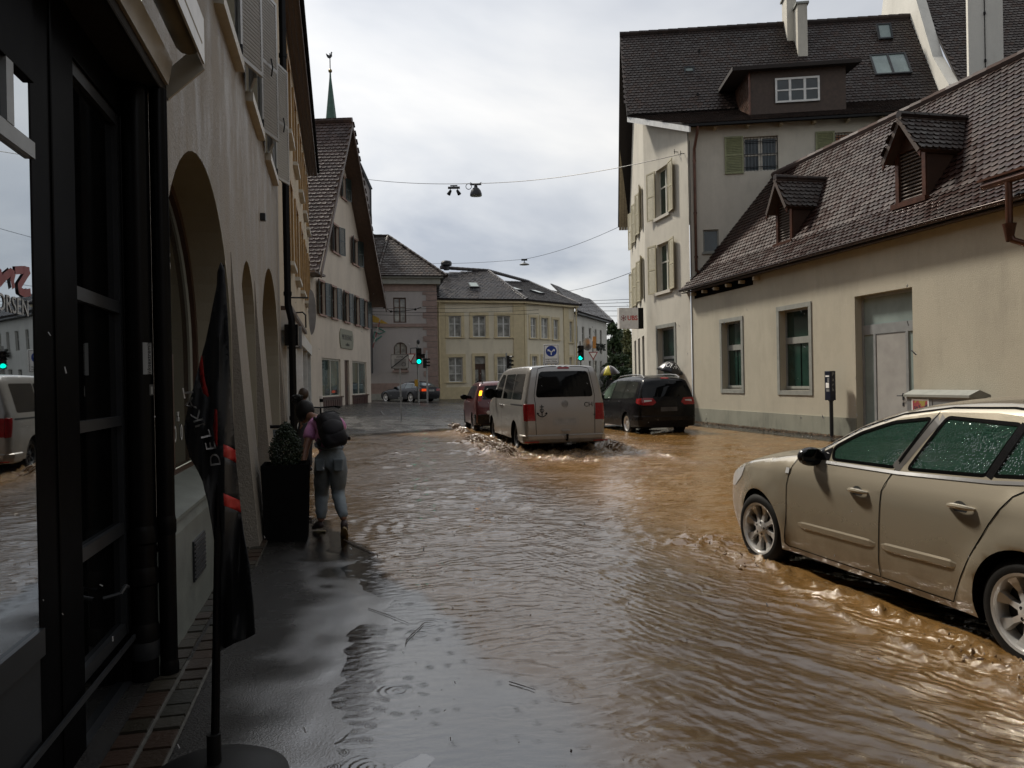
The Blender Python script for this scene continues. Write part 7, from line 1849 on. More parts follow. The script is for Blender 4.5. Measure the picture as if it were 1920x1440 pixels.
# ---------------------------------------------------------------- red car ahead
p, h = place(889, 24.6, R(9.5), .865, .74)
red = thing('red_car', 'dark red compact car with one amber indicator lit, half hidden by the silver van', 'car', (p.x, p.y, -.03), rotz_of(h), 'cars driving through the flood')
MT['redpaint'] = carpaint('red_paint', (.075, .007, .010), .3, .3, (.12, .07, .05), dirth=.8)
prof = [(3.22, .24), (3.32, .45), (3.28, .65), (3.1, .86), (2.6, 1.0), (2.15, 1.1), (1.6, 1.45), (1.2, 1.58), (.6, 1.635), (0, 1.64), (-.38, 1.60), (-.55, 1.52), (-.62, 1.3), (-.69, 1.05), (-.74, .85), (-.76, .6), (-.74, .45), (-.69, .28)]
sec = [(.2, .83), (.35, .855), (.7, .865), (.95, .86), (1.05, .845), (1.3, .78), (1.55, .69), (1.66, .63)]
rc = Car(red, prof, .865, sec, .24, [0, 2.54], .35, .315, (2.4, -.3, .15, .07), [(-.8, .05), (-.6, .05), (0, .03), (2, .05), (3.3, .13)], MT['redpaint'], (.08, .05)); rc.flare = .015
a1_ = rpoly([(1.95, 1.08), (1.1, 1.08), (1.05, 1.50), (1.4, 1.44), (1.7, 1.27)], .04); a2_ = rpoly([(1.04, 1.08), (.28, 1.09), (.24, 1.53), (.99, 1.51)], .04); a3_ = rpoly([(.2, 1.1), (-.30, 1.12), (-.30, 1.48), (.17, 1.53)], .05)
rc.side += [('window', a1_, MT['glass_dark'], .002), ('window', a2_, MT['glass_dark'], .002), ('window', a3_, MT['glass_dark'], .002)]
tr = rc.t_rear
rc.strip += [('rear_window', rpoly([(tr(1.07), -.80), (tr(1.07), .80), (tr(1.50), .78), (tr(1.50), -.78)], .07), MT['glass_dark'], .003)]
for sgn in (1, -1):
    rc.strip.append(('tail_light', rpoly([(tr(1.02), sgn*.84), (tr(1.02), sgn*1.0), (tr(1.48), sgn*1.0), (tr(1.48), sgn*.82)], .02), MT['tail_red'], .005))
    if sgn > 0: rc.strip.append(('indicator', rpoly([(tr(1.20), sgn*.86), (tr(1.20), sgn*.985), (tr(1.36), sgn*.985), (tr(1.36), sgn*.86)], .02), MT['lit_amber'], .008))
rc.build(); bumper(rc, .26, .62, .03, .3, MT['blackpaint'], red)
m = MB(); m.lathe((-.80, .42, .66), [(.001, -.01), (.06, -.008), (.07, .02)], 14, 'X'); obj('fog_light', m, MT['lamp_clear'], red, world=False)
for sgn in (1, -1):
    obj('panel_gap', rc.ribbon([(1.07, .3), (1.07, 1.05)], .008, None, sgn), MT['black_matt'], rc.body, world=False)
    m = MB(); xs = [1.2, 1.0, .5, 0, -.3, -.45]; m.tube([rc.S(rc.t_top(x), sgn*.9, .05 if 0 < i < 5 else .0) for i, x in enumerate(xs)], .018, 8); obj('roof_rail', m, MT['black'], red, smooth=True, world=False)
    handle(red, rc, 1.2, .98, sgn, MT['redpaint']); mirror_shell(red, 1.75, rc.W(1.75, 1.08), 1.13, sgn, MT['black'], 1.05)
    wheel(red, 0, sgn*.74, .315, .315, .21, sgn, 8, MT['dark_grey']); wheel(red, 2.54, sgn*.74, .315, .315, .21, sgn, 8, MT['dark_grey'])
m = MB(); m.tube([(.4, .0, 1.66), (.25, 0, 1.95)], .006, 5); obj('aerial', m, MT['black'], red, world=False)
# ---------------------------------------------------------------- dark saloon crossing the junction
psi = R(45); Yc = 50.5; X = (787-960)/FPX*Yc; h = Vector((-math.cos(psi), math.sin(psi))); r = Vector((h.y, -h.x)); p = Vector((X, Yc))+h*1.03+r*.905
bmw = thing('dark_saloon', 'dark blue saloon car turning away across the junction with one tail light glowing', 'car', (p.x, p.y, ground_z(p.x, p.y)), rotz_of(h))
MT['bluepaint'] = carpaint('dark_blue_paint', (.006, .007, .012), .2, .25, (.03, .03, .03), wet=False, coat=.2, spec=.3)
prof = [(3.48, .22), (3.58, .42), (3.5, .6), (3.25, .72), (2.6, .84), (2.05, .92), (1.6, 1.1), (1.1, 1.3), (.6, 1.375), (.1, 1.37), (-.35, 1.25), (-.7, 1.07), (-.9, .99), (-1.02, .95), (-1.05, .7), (-1.04, .45), (-.98, .25)]
sec = [(.2, .86), (.35, .885), (.6, .90), (.8, .905), (.88, .88), (.95, .83), (1.2, .70), (1.38, .60)]
bm = Car(bmw, prof, .905, sec, .22, [0, 2.81], .365, .33, (2.6, -.4, .16, .1), [(-1.1, .08), (-.5, .05), (1.5, .05), (3.5, .15)], MT['bluepaint']); bm.flare = .015
b1 = rpoly([(1.72, .93), (.75, .94), (.70, 1.28), (1.1, 1.23), (1.5, 1.07)], .03); b2 = rpoly([(.70, .94), (-.05, .97), (-.05, 1.25), (.65, 1.285)], .03); b3 = rpoly([(-.09, .98), (-.48, 1.0), (-.3, 1.13), (-.09, 1.24)], .03)
MT['pale_glass'] = glassmat('pale_side_glass', (.10, .13, .14), .05)
bm.side += [('window', b1, MT['pale_glass'], .002), ('window', b2, MT['pale_glass'], .002), ('window', b3, MT['pale_glass'], .002), ('tail_light', rpoly([(-.78, .74), (-1.1, .72), (-1.08, .90), (-.75, .88)], .02), MT['tail_red'], .004)]
tr = bm.t_rear
bm.strip += [('rear_window', rpoly([(bm.t_top(-.2), -.84), (bm.t_top(-.2), .84), (bm.t_top(-.72), .82), (bm.t_top(-.72), -.82)], .05), MT['pale_glass'], .003), ('windscreen', rpoly([(bm.t_top(1.98), -.85), (bm.t_top(1.98), .85), (bm.t_top(1.2), .84), (bm.t_top(1.2), -.84)], .05), MT['glass_dark'], .003)]
for sgn in (1, -1): bm.strip.append(('tail_light', rpoly([(tr(.74), sgn*.55), (tr(.74), sgn*1.0), (tr(.90), sgn*1.0), (tr(.88), sgn*.55)], .015), MT['lit_red'] if sgn > 0 else MT['tail_red'], .005))
bm.build()
m = MB(); m.v = [bm.S(tr(.72), -.30, .01), bm.S(tr(.72), .30, .01), bm.S(tr(.84), .30, .01), bm.S(tr(.84), -.30, .01)]; m.f = [(3, 2, 1, 0)]; obj('licence_plate', m, MT['blurred_plate'], bmw, world=False)
for sgn in (1, -1):
    obj('window_trim', bm.ribbon([(1.7, .985), (1.5, 1.09), (1.1, 1.25), (.65, 1.305), (-.05, 1.27), (-.3, 1.15), (-.5, 1.0)], .03, None, sgn, .004), MT['steel'], bmw, world=False)
    mirror_shell(bmw, 1.62, bm.W(1.62, .93), .98, sgn, MT['bluepaint'], 1.0)
    wheel(bmw, 0, sgn*.79, .33, .33, .24, sgn, 5, MT['rim_silver'], twin=True); wheel(bmw, 2.81, sgn*.79, .33, .33, .24, sgn, 5, MT['rim_silver'], twin=True)
# ================================================================= PEOPLE
def skin(pts, edges, sub=2):
    """a smooth continuous surface grown round a skeleton: pts = [(position, radius)], root = first"""
    me = bpy.data.meshes.new('skel'); me.from_pydata([tuple(p) for p, r in pts], edges, []); o = bpy.data.objects.new('skel', me); C.objects.link(o)
    md = o.modifiers.new('skin', 'SKIN'); md.branch_smoothing = 0.4; md.use_smooth_shade = True
    sv = me.skin_vertices[0].data
    for i, (p, r) in enumerate(pts):
        sv[i].radius = (r, r) if not isinstance(r, tuple) else r; sv[i].use_root = (i == 0)
    s = o.modifiers.new('sub', 'SUBSURF'); s.levels = sub; s.render_levels = sub
    dg = bpy.context.evaluated_depsgraph_get(); m2 = bpy.data.meshes.new_from_object(o.evaluated_get(dg))
    mb = MB(); mb.v = [v.co.copy() for v in m2.vertices]; mb.f = [tuple(p.vertices) for p in m2.polygons]
    bpy.data.objects.remove(o); bpy.data.meshes.remove(me); bpy.data.meshes.remove(m2); return mb
MT['jeans'] = plain('jeans', (.19, .225, .25), .8, 0, .35, 6, .003); MT['pink_shirt'] = plain('pink_shirt', (.55, .24, .46), .8, 0, .12, 8, .002)
MT['hair_black'] = plain('black_hair', (.005, .0045, .0045), .5, 0, .3, 30, .004, spec=.2); MT['hair_brown'] = plain('brown_hair', (.05, .03, .02), .5, 0, .3, 30, .003)
MT['sole'] = plain('pale_sole', (.30, .24, .14), .7); MT['shoe'] = plain('dark_shoe', (.035, .022, .022), .6); MT['bag'] = plain('black_nylon', (.006, .0055, .008), .6, 0, .3, 10, .004, spec=.22)
MT['coat_dark'] = plain('dark_jacket', (.02, .02, .024), .7)
def lerp(a, b, t): return a+(b-a)*t
def hand(mb, wr, d, palm_n, s=1.0, spread=.28, curl=.5):
    d = d.normalized(); side = d.cross(palm_n).normalized(); n = side.cross(d).normalized()
    k = skin([(wr, .026*s), (wr+d*.045*s, (.036*s, .022*s)), (wr+d*.085*s, (.038*s, .019*s))], [(0, 1), (1, 2)], 1); mb.add(k)
    for i, (o_, ln) in enumerate(((-.030, .062), (-.010, .075), (.010, .072), (.028, .056))):
        b = wr+d*.088*s+side*o_*s; dd = (d+side*o_*8*spread).normalized()
        m1 = b+dd*ln*.5*s; m2 = m1+(dd*math.cos(curl)+n*math.sin(curl)*-1).normalized()*ln*.32*s; e = m2+(dd*math.cos(curl*1.8)-n*math.sin(curl*1.8)).normalized()*ln*.28*s
        mb.tube([b-dd*.01, b, m1, m2, e], [.010*s, .0095*s, .009*s, .008*s, .005*s], 8)
    b = wr+d*.03*s-side*.034*s; mb.tube([b+side*.012*s, b+(d-side*1.1).normalized()*.03*s, b+(d-side*.7).normalized()*.058*s], [.013*s, .011*s, .007*s], 8)
def head(t, body, c, up, face, hairmat, bun=True, long=False, hs=1.0, bunpos=None):
    up = up.normalized(); face = (face-up*face.dot(up)).normalized(); rt_ = face.cross(up)
    M = Matrix((rt_, face, up)).transposed().to_4x4(); M.translation = c
    m = MB(); m.ball((0, .0, 0), .074, .094, .112, 20, 14)
    for p in m.v:
        if p.z < -.02: p.x *= 1+(p.z+.02)*3.0; p.y = p.y*(1+(p.z+.02)*1.2)+(-(p.z+.02))*.12
    m.tube([(0, .088, .015), (0, .112, -.022), (0, .092, -.032)], [.008, .014, .006], 8)      # nose
    for s_ in (-1, 1): m.ball((s_*.076, -.005, -.01), .010, .022, .032, 8, 6)                  # ears
    m.xform(M); body.add(m)
    f = MB()
    for s_ in (-1, 1): f.ball((s_*.030, .084, .012), .011, .008, .007, 10, 6)
    f.tube([(-.024, .086, -.058), (0, .093, -.056), (.024, .086, -.058)], [.003, .006, .003], 6); f.xform(M)
    obj('face_features', f, MT['oak_dark'], t, smooth=True)
    h = MB(); h.ball((0, -.022, .018), .088, .098, .112, 20, 14); h.v = [Vector((p.x, min(p.y, .055+.03*(p.z > .06)), max(p.z, -.075 if not long else -.2))) for p in h.v]
    if hs != 1: h.v = [p*hs for p in h.v]
    if bun and not bunpos:
        h.ball((0, -.02, .145), .042, .042, .038, 12, 8)
        for k in range(14):
            a = k*.9; h.ball((.03*math.cos(a), -.02+.03*math.sin(a), .145+.02*math.sin(k*2.1)), .018, .018, .016, 6, 5)
    h.xform(M)
    if bunpos:
        h.ball(bunpos, .062, .062, .055, 14, 10)
        for k in range(16): a = k*.9; h.ball(bunpos+Vector((.045*math.cos(a), .045*math.sin(a), .028*math.sin(k*2.1))), .026, .026, .022, 6, 5)
    for p in h.v: p += Vector((noise.noise(p*40), noise.noise(p*40+Vector((3, 0, 0))), noise.noise(p*40+Vector((0, 5, 0)))))*.006
    obj('hair', h, hairmat, t, smooth=True)
def figure(t, J, cl, scale=1.0):
    """J: joints as world points; cl: dict of clothing materials"""
    s = scale
    P = [(J['pel'], .115*s), (J['spi'], .112*s), (J['che'], .122*s), (J['nek'], .052*s), (J['hed'], .06*s)]
    E = [(0, 1), (1, 2), (2, 3), (3, 4)]
    ix = {}
    for L_ in 'LR':
        b = len(P); P += [(J['sh'+L_], .056*s), (J['el'+L_], .040*s), (lerp(J['el'+L_], J['wr'+L_], .3), .041*s), (J['wr'+L_], .025*s)]; E += [(2, b), (b, b+1), (b+1, b+2), (b+2, b+3)]
        b = len(P); P += [(J['hi'+L_], .080*s), (lerp(J['hi'+L_], J['kn'+L_], .5), .072*s), (J['kn'+L_], .054*s), (lerp(J['kn'+L_], J['an'+L_], .35), .058*s), (J['an'+L_], .038*s)]; E += [(0, b)]+[(b+k, b+k+1) for k in range(4)]
    body = skin(P, E, 2)
    for L_ in 'LR':
        hand(body, J['wr'+L_], J['ha'+L_]-J['wr'+L_], J.get('pn'+L_, Vector((0, -1, 0))), s)
    head(t, body, J['hed'], J['hup'], J['fac'], cl['hair'], cl.get('bun', True), False, cl.get('hs', 1.0), cl.get('bunpos'))
    obj('body', body, MT['skin'], t, smooth=True, auto=60)
    P = [(J['pel'], .150*s), (lerp(J['pel'], J['spi'], .55), .142*s), (lerp(J['pel'], J['spi'], .95), .130*s)]; E = [(0, 1), (1, 2)]
    for L_ in 'LR':
        b = len(P); P += [(J['hi'+L_], .124*s), (lerp(J['hi'+L_], J['kn'+L_], .5), .104*s), (J['kn'+L_], .077*s), (lerp(J['kn'+L_], J['an'+L_], .35), .076*s), (J['an'+L_]+Vector((0, 0, .02)), .052*s)]; E += [(0, b)]+[(b+k, b+k+1) for k in range(4)]
    jm = skin(P, E, 2)
    for p in jm.v:
        p += Vector((noise.noise(Vector((p.x*14, p.y*14, p.z*30))), noise.noise(p*22+Vector((9, 0, 0))), 0))*.011
    obj('trousers', jm, cl['legs'], t, smooth=True, auto=60)
    sl_ = cl.get('sleeve', .5)
    P = [(J['che'], .166*s), (J['spi'], .148*s), (lerp(J['pel'], J['spi'], .1), .142*s), (lerp(J['che'], J['nek'], .6), .078*s)]; E = [(0, 1), (1, 2), (0, 3)]
    for L_ in 'LR':
        b = len(P)
        if sl_ < .9: P += [(J['sh'+L_], .086*s), (lerp(J['sh'+L_], J['el'+L_], sl_*1.5), .076*s)]; E += [(0, b), (b, b+1)]
        else: P += [(J['sh'+L_], .076*s), (J['el'+L_], .056*s), (lerp(J['el'+L_], J['wr'+L_], .9), .042*s)]; E += [(0, b), (b, b+1), (b+1, b+2)]
    sm = skin(P, E, 2)
    for p in sm.v: p += Vector((noise.noise(p*18), noise.noise(p*18+Vector((5, 0, 0))), noise.noise(p*18+Vector((0, 7, 0)))))*.007
    obj('shirt', sm, cl['top'], t, smooth=True, auto=60)
    for L_ in 'LR':
        a = J['an'+L_]; to = J['to'+L_]; d = (to-a)
        he = J.get('he'+L_, a+Vector((-d.x*.28, -d.y*.28, -.055)))
        sh = skin([(lerp(a, to, .25)+Vector((0, 0, -.01)), (.042*s, .048*s)), (a+Vector((0, 0, .025)), .046*s), (he+Vector((0, 0, .015)), .038*s), (lerp(a, to, .7), (.045*s, .033*s)), (to, (.038*s, .025*s))], [(0, 1), (0, 2), (0, 3), (3, 4)], 2); so2 = obj('shoe', sh, MT['shoe'], t, smooth=True, auto=60)
        m = MB(); up = Vector((0, 0, 1)); dd = (to-he).normalized(); sd = dd.cross(up).normalized(); nn = sd.cross(dd)
        ring = []
        for k in range(14):
            an = 2*math.pi*k/14; x = math.cos(an); y = math.sin(an); c_ = lerp(he, to, .5); ln = (to-he).length/2+.035
            ring.append(c_+dd*x*ln+sd*y*(.040+.008*x)*s-nn*.024)
        lo = [p-nn*.016 for p in ring]; m.poly(ring); m.poly(list(reversed(lo)))
        for k in range(14): m.quad(ring[k], lo[k], lo[(k+1) % 14], ring[(k+1) % 14])
        obj('sole', m, MT['sole'], so2)
def A(x, y, Y): return atY(x, y, Y)
# ---- the woman stooping beside the planter
J = dict(pel=A(622, 857, 8.30), spi=A(614, 822, 8.42), che=A(606, 796, 8.60), nek=A(588, 783, 8.78), hed=A(570, 776, 8.90),
         hup=Vector((-.25, .35, .75)), fac=Vector((-.62, .55, -.55)),
         shL=A(586, 798, 8.58), elL=A(573, 843, 8.42), wrL=A(568, 872, 8.30), haL=A(563, 886, 8.24), pnL=Vector((.2, -1, .3)),
         shR=A(634, 792, 8.66), elR=A(642, 812, 8.95), wrR=A(625, 828, 9.15), haR=A(615, 832, 9.2),
         hiL=A(607, 868, 8.34), knL=A(603, 927, 8.52), anL=A(602, 980, 8.40), toL=A(588, 991, 8.50),
         hiR=A(637, 868, 8.28), knR=A(633, 922, 8.42), anR=A(645, 976, 8.14), toR=A(646, 1003, 8.26), heR=A(645, 986, 8.08))
wom = thing('person', 'stooping woman in pink shirt and faded jeans with black hair bun reaching to the planter', 'person', (J['pel'].x, J['pel'].y, 0))
figure(wom, J, dict(hair=MT['hair_black'], legs=MT['jeans'], top=MT['pink_shirt'], sleeve=.42, hs=1.22, bunpos=A(558, 748, 8.98)))
for sg_, hj in ((-1, 'hiL'), (1, 'hiR')):      # back pockets of the jeans
    c_ = J[hj]+Vector((0.01*sg_, -.128, -.005)); m = MB(); m.box8([c_+Vector(v) for v in ((-.045, 0, -.07), (.045, 0, -.07), (.045, .05, -.07), (-.045, .05, -.07), (-.055, 0, .06), (.055, 0, .06), (.055, .05, .06), (-.055, .05, .06))]); obj('back_pocket', m, plain('jeans_pocket', (.15, .18, .20), .8, 0, .3, 8), wom, bevel=.012)
m = MB(); n_ = 24; bc_ = lerp(J['pel'], J['spi'], .62)+Vector((0, 0, .0)); ux_ = Vector((.95, .25, -.12)).normalized(); uy_ = Vector((-.25, .93, .25)).normalized()
m.tube([bc_+ux_*.146*math.cos(a)+uy_*.142*math.sin(a) for a in [2*math.pi*k/n_ for k in range(n_+1)]], .016, 6); obj('waistband', m, plain('jeans_waist', (.13, .155, .18), .8), wom, smooth=True)
# ---- her backpack
bx = thing('backpack', 'bulging black backpack on the stooping woman', 'backpack', tuple(A(620, 812, 8.3)))
pu = (A(604, 778, 8.62)-A(630, 848, 8.18)); pc = lerp(A(605, 778, 8.55), A(629, 848, 8.12), .5); up = pu.normalized(); sd = Vector((.93, .30, .1)); sd = (sd-up*sd.dot(up)).normalized(); bk = sd.cross(up)
if bk.y > 0: bk = -bk
M_ = Matrix((sd, bk, up)).transposed().to_4x4(); M_.translation = pc+bk*.085-up*.035+sd*.02
m = MB(); m.ball((0, 0, 0), .138, .105, .265, 26, 18)
for p in m.v:
    r = max(abs(p.x)/.138, abs(p.z)/.265, 1e-6); rr = math.sqrt((p.x/.138)**2+(p.z/.265)**2)+1e-6
    f_ = min(1.22, (rr/r)**.8); p.x *= f_; p.z *= f_
    if p.z < -.05: p.y *= 1.18
    if p.z > .10: p.x *= 1-.9*(p.z-.10)
    p.y += .022*noise.noise(p*13); p.x += .016*noise.noise(p*12+Vector((3, 1, 0)))
m.xform(M_); obj('bag_body', m, MT['bag'], bx, smooth=True, auto=60)
m = MB(); m.ball((.0, .085, -.07), .12, .05, .12, 18, 10); m.xform(M_); fpck = obj('front_pocket', m, MT['bag'], bx, smooth=True, auto=60)
m = MB(); m.tube([M_ @ Vector(v) for v in ((-.12, .10, .1), (-.06, .135, .13), (.06, .135, .13), (.12, .10, .1))], .006, 6); obj('zip', m, MT['dark_grey'], bx)
for s_ in (-1, 1):
    shp = J['shL'] if s_ < 0 else J['shR']
    m = MB(); a = M_ @ Vector((s_*.09, -.05, .22)); m.tube([a, lerp(a, shp, .6)+Vector((0, 0, .06)), shp+Vector((0.02*-s_, .07, .055)), shp+Vector((.03*-s_, .11, -.05)), M_ @ Vector((s_*.16, -.08, -.12))], .020, 8); obj('strap', m, MT['bag'], bx, smooth=True)
m = MB(); a = M_ @ Vector((-.03, -.03, .26)); b = M_ @ Vector((.03, -.03, .26)); m.tube([a, a+up*.04, b+up*.04, b], .008, 6); obj('grab_loop', m, MT['bag'], bx)
# ---- second person beyond her, holding a bicycle
def standing(t, x, y, z, hgt, yaw, cl, armup=None, walk=.0):
    k = hgt/1.70; f = Vector((math.sin(yaw), math.cos(yaw), 0)); r = Vector((f.y, -f.x, 0)); b = Vector((x, y, z))
    q = lambda rx, fy, h: b+r*rx*k+f*fy*k+Vector((0, 0, h*k))
    J = dict(pel=q(0, 0, .93), spi=q(0, .01, 1.12), che=q(0, .02, 1.29), nek=q(0, .03, 1.47), hed=q(0, .05, 1.585), hup=Vector((0, 0, 1)), fac=f,
             shL=q(-.18, .01, 1.39), elL=q(-.23, -.02, 1.12), wrL=q(-.22, .10, .90), haL=q(-.21, .13, .82), shR=q(.18, .01, 1.39), elR=q(.23, -.02, 1.12), wrR=q(.22, .10, .90), haR=q(.21, .13, .82),
             hiL=q(-.09, 0, .88), knL=q(-.10, .03+walk, .48), anL=q(-.10, -.02+walk*.6, .09), toL=q(-.12, .14+walk*.6, .04), hiR=q(.09, 0, .88), knR=q(.10, .03-walk*.3, .48), anR=q(.10, -.02-walk, .09), toR=q(.12, .14-walk, .04))
    if armup: J['elR'] = q(.22, .12, 1.18); J['wrR'] = q(.10, .22, 1.30); J['haR'] = q(.08, .23, 1.38)
    figure(t, J, cl, k); return J
x2 = A(568, 745, 14.2)
p2t = thing('person', 'brown haired person just beyond the stooping woman beside the bicycle', 'person', (x2.x, 14.2, 0))
standing(p2t, x2.x+.03, 14.2, 0.0, 1.54, R(-60), dict(hair=MT['hair_brown'], legs=MT['coat_dark'], top=MT['coat_dark'], sleeve=1, bun=False), True)
# ---- bicycle behind the woman
bc = Vector((A(604, 800, 14.6).x, 14.6, 0.02)); bic = thing('bicycle', 'black bicycle standing behind the stooping woman, only its handlebar clear', 'bicycle', tuple(bc))
fx_ = Vector((-.30, .95, 0)).normalized(); rx_ = Vector((fx_.y, -fx_.x, 0))
def bq(f, h, r=0): return bc+fx_*f+Vector((0, 0, h))+rx_*r
m = MB()
for a, b in (((-.45, .34), (-.05, .28)), ((-.05, .28), (-.22, .85)), ((-.45, .34), (-.2, .78)), ((-.05, .28), (.38, .78)), ((-.2, .78), (.36, .88)), ((.35, .95), (.55, .34))): m.tube([bq(*a), bq(*b)], .018, 6)
obj('bike_frame', m, MT['black'], bic)
for f in (-.45, .55):
    m = MB(); n = 28; m.tube([bq(f+.33*math.cos(a), .34+.33*math.sin(a)) for a in [2*math.pi*k/n for k in range(n+1)]], .018, 6); w_ = obj('bike_wheel', m, MT['rubber'], bic)
    m = MB()
    for k in range(12): a = math.pi*2*k/12; m.tube([bq(f, .34), bq(f+.32*math.cos(a), .34+.32*math.sin(a))], .002, 4)
    obj('spokes', m, MT['steel'], w_)
m = MB(); m.tube([bq(.35, .95), bq(.32, 1.13), bq(.36, 1.15)], .016, 6); m.tube([bq(.22, 1.16, .33), bq(.34, 1.17, .26), bq(.38, 1.15, .0), bq(.34, 1.17, -.26), bq(.22, 1.16, -.33)], .014, 8); hb = obj('handlebar', m, MT['black'], bic, smooth=True)
m = MB()
for s_ in (-1, 1): m.tube([bq(.26, 1.165, s_*.31), bq(.17, 1.155, s_*.35)], .019, 8); m.tube([bq(.33, 1.17, s_*.24), bq(.28, 1.13, s_*.34)], .007, 5)
obj('grips', m, MT['rubber'], hb)
m = MB(); m.ball(bq(-.24, .90), .12, .13, .04, 10, 6); obj('saddle', m, MT['black'], bic, smooth=True)
# ---- white marker post
wp = A(603, 775, 20.5); zt_ = A(603, 742, 20.5).z; zg = ground_z(wp.x, 20.5)
mp_ = thing('marker_post', 'short white marker post with dark cap by the gable house', 'post', (wp.x, 20.5, zg)); m = MB(); m.tube([(wp.x, 20.5, zg), (wp.x, 20.5, zt_)], .045, 10); obj('post', m, MT['white_paint'], mp_)
m = MB(); m.tube([(wp.x, 20.5, zt_-.17), (wp.x, 20.5, zt_-.08)], .048, 10); obj('dark_band', m, MT['black'], mp_)

# ================================================================= PLANTER
pt0 = Vector((A(538, 940, 8.0).x, 8.0, 0)); pr_ = Vector((N2.x, N2.y, 0)); pd_ = Vector((D2.x, D2.y, 0))
plt = thing('planter', 'tall square black planter box standing against the arcade pier', 'planter', tuple(pt0))
def pq_(x, y, z): return pt0+pr_*x+pd_*y+Vector((0, 0, z))
m = MB(); b0, b1, hh = .205, .235, .80
ring = lambda h, s: [pq_(-s, -s, h), pq_(s, -s, h), pq_(s, s, h), pq_(-s, s, h)]
R_ = [ring(-.02, b0), ring(hh, b1), ring(hh, b1-.035), ring(hh-.07, b1-.04)]
for a, b in zip(R_[:-1], R_[1:]):
    for k in range(4): m.quad(a[k], a[(k+1) % 4], b[(k+1) % 4], b[k])
m.poly(list(reversed(R_[0]))); obj('box', m, MT['black'], plt, bevel=.006)
m = MB(); m.poly(R_[3]); obj('soil', m, plain('wet_soil', (.02, .014, .01), .8, 0, .4, 30, .01), plt)
shb = thing('box_shrub', 'clipped dark green box shrub growing in the black planter', 'shrub', tuple(pq_(0, 0, hh-.07)))
m = MB(); m.tube([pq_(0, 0, hh-.08), pq_(.01, 0, hh+.2)], [.02, .012], 7); obj('stem', m, MT['wood_dark'], shb)
rnd = random.Random(4); Lf = MB()
for k in range(5200):
    th_ = rnd.uniform(0, 6.283); u = rnd.uniform(-.75, 1); q = math.sqrt(1-u*u); d_ = Vector((q*math.cos(th_), q*math.sin(th_), u))
    rr = rnd.uniform(.72, 1.0)+.09*noise.noise(d_*4); c_ = pq_(.0, .0, hh+.15)+Vector((d_.x*.175*(1-.4*max(0, d_.z)), d_.y*.175*(1-.4*max(0, d_.z)), d_.z*.28))*rr
    a = Vector((rnd.gauss(0, 1), rnd.gauss(0, 1), rnd.gauss(0, 1))).normalized(); b = a.cross(d_+Vector((rnd.gauss(0, .6), rnd.gauss(0, .6), rnd.gauss(0, .6)))).normalized(); s = rnd.uniform(.008, .015)
    Lf.quad(c_-a*s, c_-b*s*.6, c_+a*s, c_+b*s*.6)
obj('foliage', Lf, leafmat('box_leaf', (.006, .014, .006), (.022, .04, .014)), shb)

# ================================================================= ADVERTISING FLAG
fb = gnd(402, 1432, 0.10); YF = fb.y
flg = thing('advertising_flag', 'tall black advertising flag with red brush strokes and white letters on a dark base', 'flag', (fb.x, fb.y, 0.03))
top_ = A(416, 497, YF+.12)
m = MB(); m.tube([Vector((fb.x, fb.y, .05)), lerp(fb, top_, .5)+Vector((0, 0, 0)), top_], [.017, .014, .010], 10); obj('pole', m, MT['black'], flg, smooth=True)
m = MB(); m.lathe((fb.x, fb.y, .02), [(.001, .085), (.03, .085), (.12, .078), (.23, .05), (.285, .02), (.29, .0), (.28, -.02)], 40); m.tube([(fb.x, fb.y, .10), (fb.x, fb.y, .22)], .028, 12); fbs = obj('base', m, plain('flag_base', (.006, .006, .006), .5, spec=.2), flg, smooth=True)
m = MB()
for k in range(5):
    a0, a1 = R(-52+k*4), R(-48+k*4); f_ = lambda a, r, z: Vector((fb.x+r*math.cos(a), fb.y+r*math.sin(a), z+.0225))
    m.quad(f_(a0, .24, .047), f_(a0, .285, .022), f_(a1, .285, .022), f_(a1, .24, .047))
obj('reflection_stripe', m, MT['grey_metal'], fbs)  # pale stripe stands for a reflection on the dark base
def flagdepth(x, y):
    # folds of the wet cloth hanging round the pole
    return .05*math.sin((x-400)/17.0+y/190.0)+.03*math.sin((x-380)/7.0-y/120.0)*min(1, max(0, (y-560)/300.0))+.012*math.sin(x/3.5+y/90.)
def fpt(x, y, off=0.0): return A(x, y, YF+.02+.10*(1440-y)/940.0+flagdepth(x, y)+off)
out2 = [(414, 492), (408, 510), (407, 535), (398, 580), (386, 640), (368, 705), (354, 760), (345, 800), (347, 822), (356, 856), (372, 884), (380, 902), (389, 940), (398, 985), (404, 1030), (408, 1110), (411, 1222), (440, 1206), (462, 1198), (478, 1189), (475, 1130), (468, 1060), (457, 1000), (450, 945), (444, 880), (437, 790), (431, 690), (427, 600), (424, 545), (421, 505)]
redp = [[(372, 655), (380, 668), (384, 710), (392, 742), (390, 745), (382, 738), (376, 718), (374, 690)],
        [(403, 766), (407, 768), (408, 800), (408, 838), (403, 830), (400, 800)],
        [(419, 832), (444, 845), (445, 869), (419, 856)], [(419, 925), (449, 938), (452, 961), (420, 948)]]
grid = [(x, y) for x in range(346, 480, 5) for y in range(495, 1222, 13) if inpoly(out2, x, y)]
V, F = cdt(dens([Vector(p) for p in out2], 10), [dens([Vector(p) for p in P], 6) for P in redp], grid)
cl = MB(); RD = [MB() for _ in redp]
PV = [fpt(v.x, v.y) for v in V]
for f in F:
    c_ = sum((V[i] for i in f), Vector((0, 0)))/3
    if not inpoly(out2, c_.x, c_.y): continue
    hit = [q for q, P in enumerate(redp) if inpoly(P, c_.x, c_.y)]
    tgt = RD[hit[0]] if hit else cl
    tgt.poly([PV[i] for i in f])
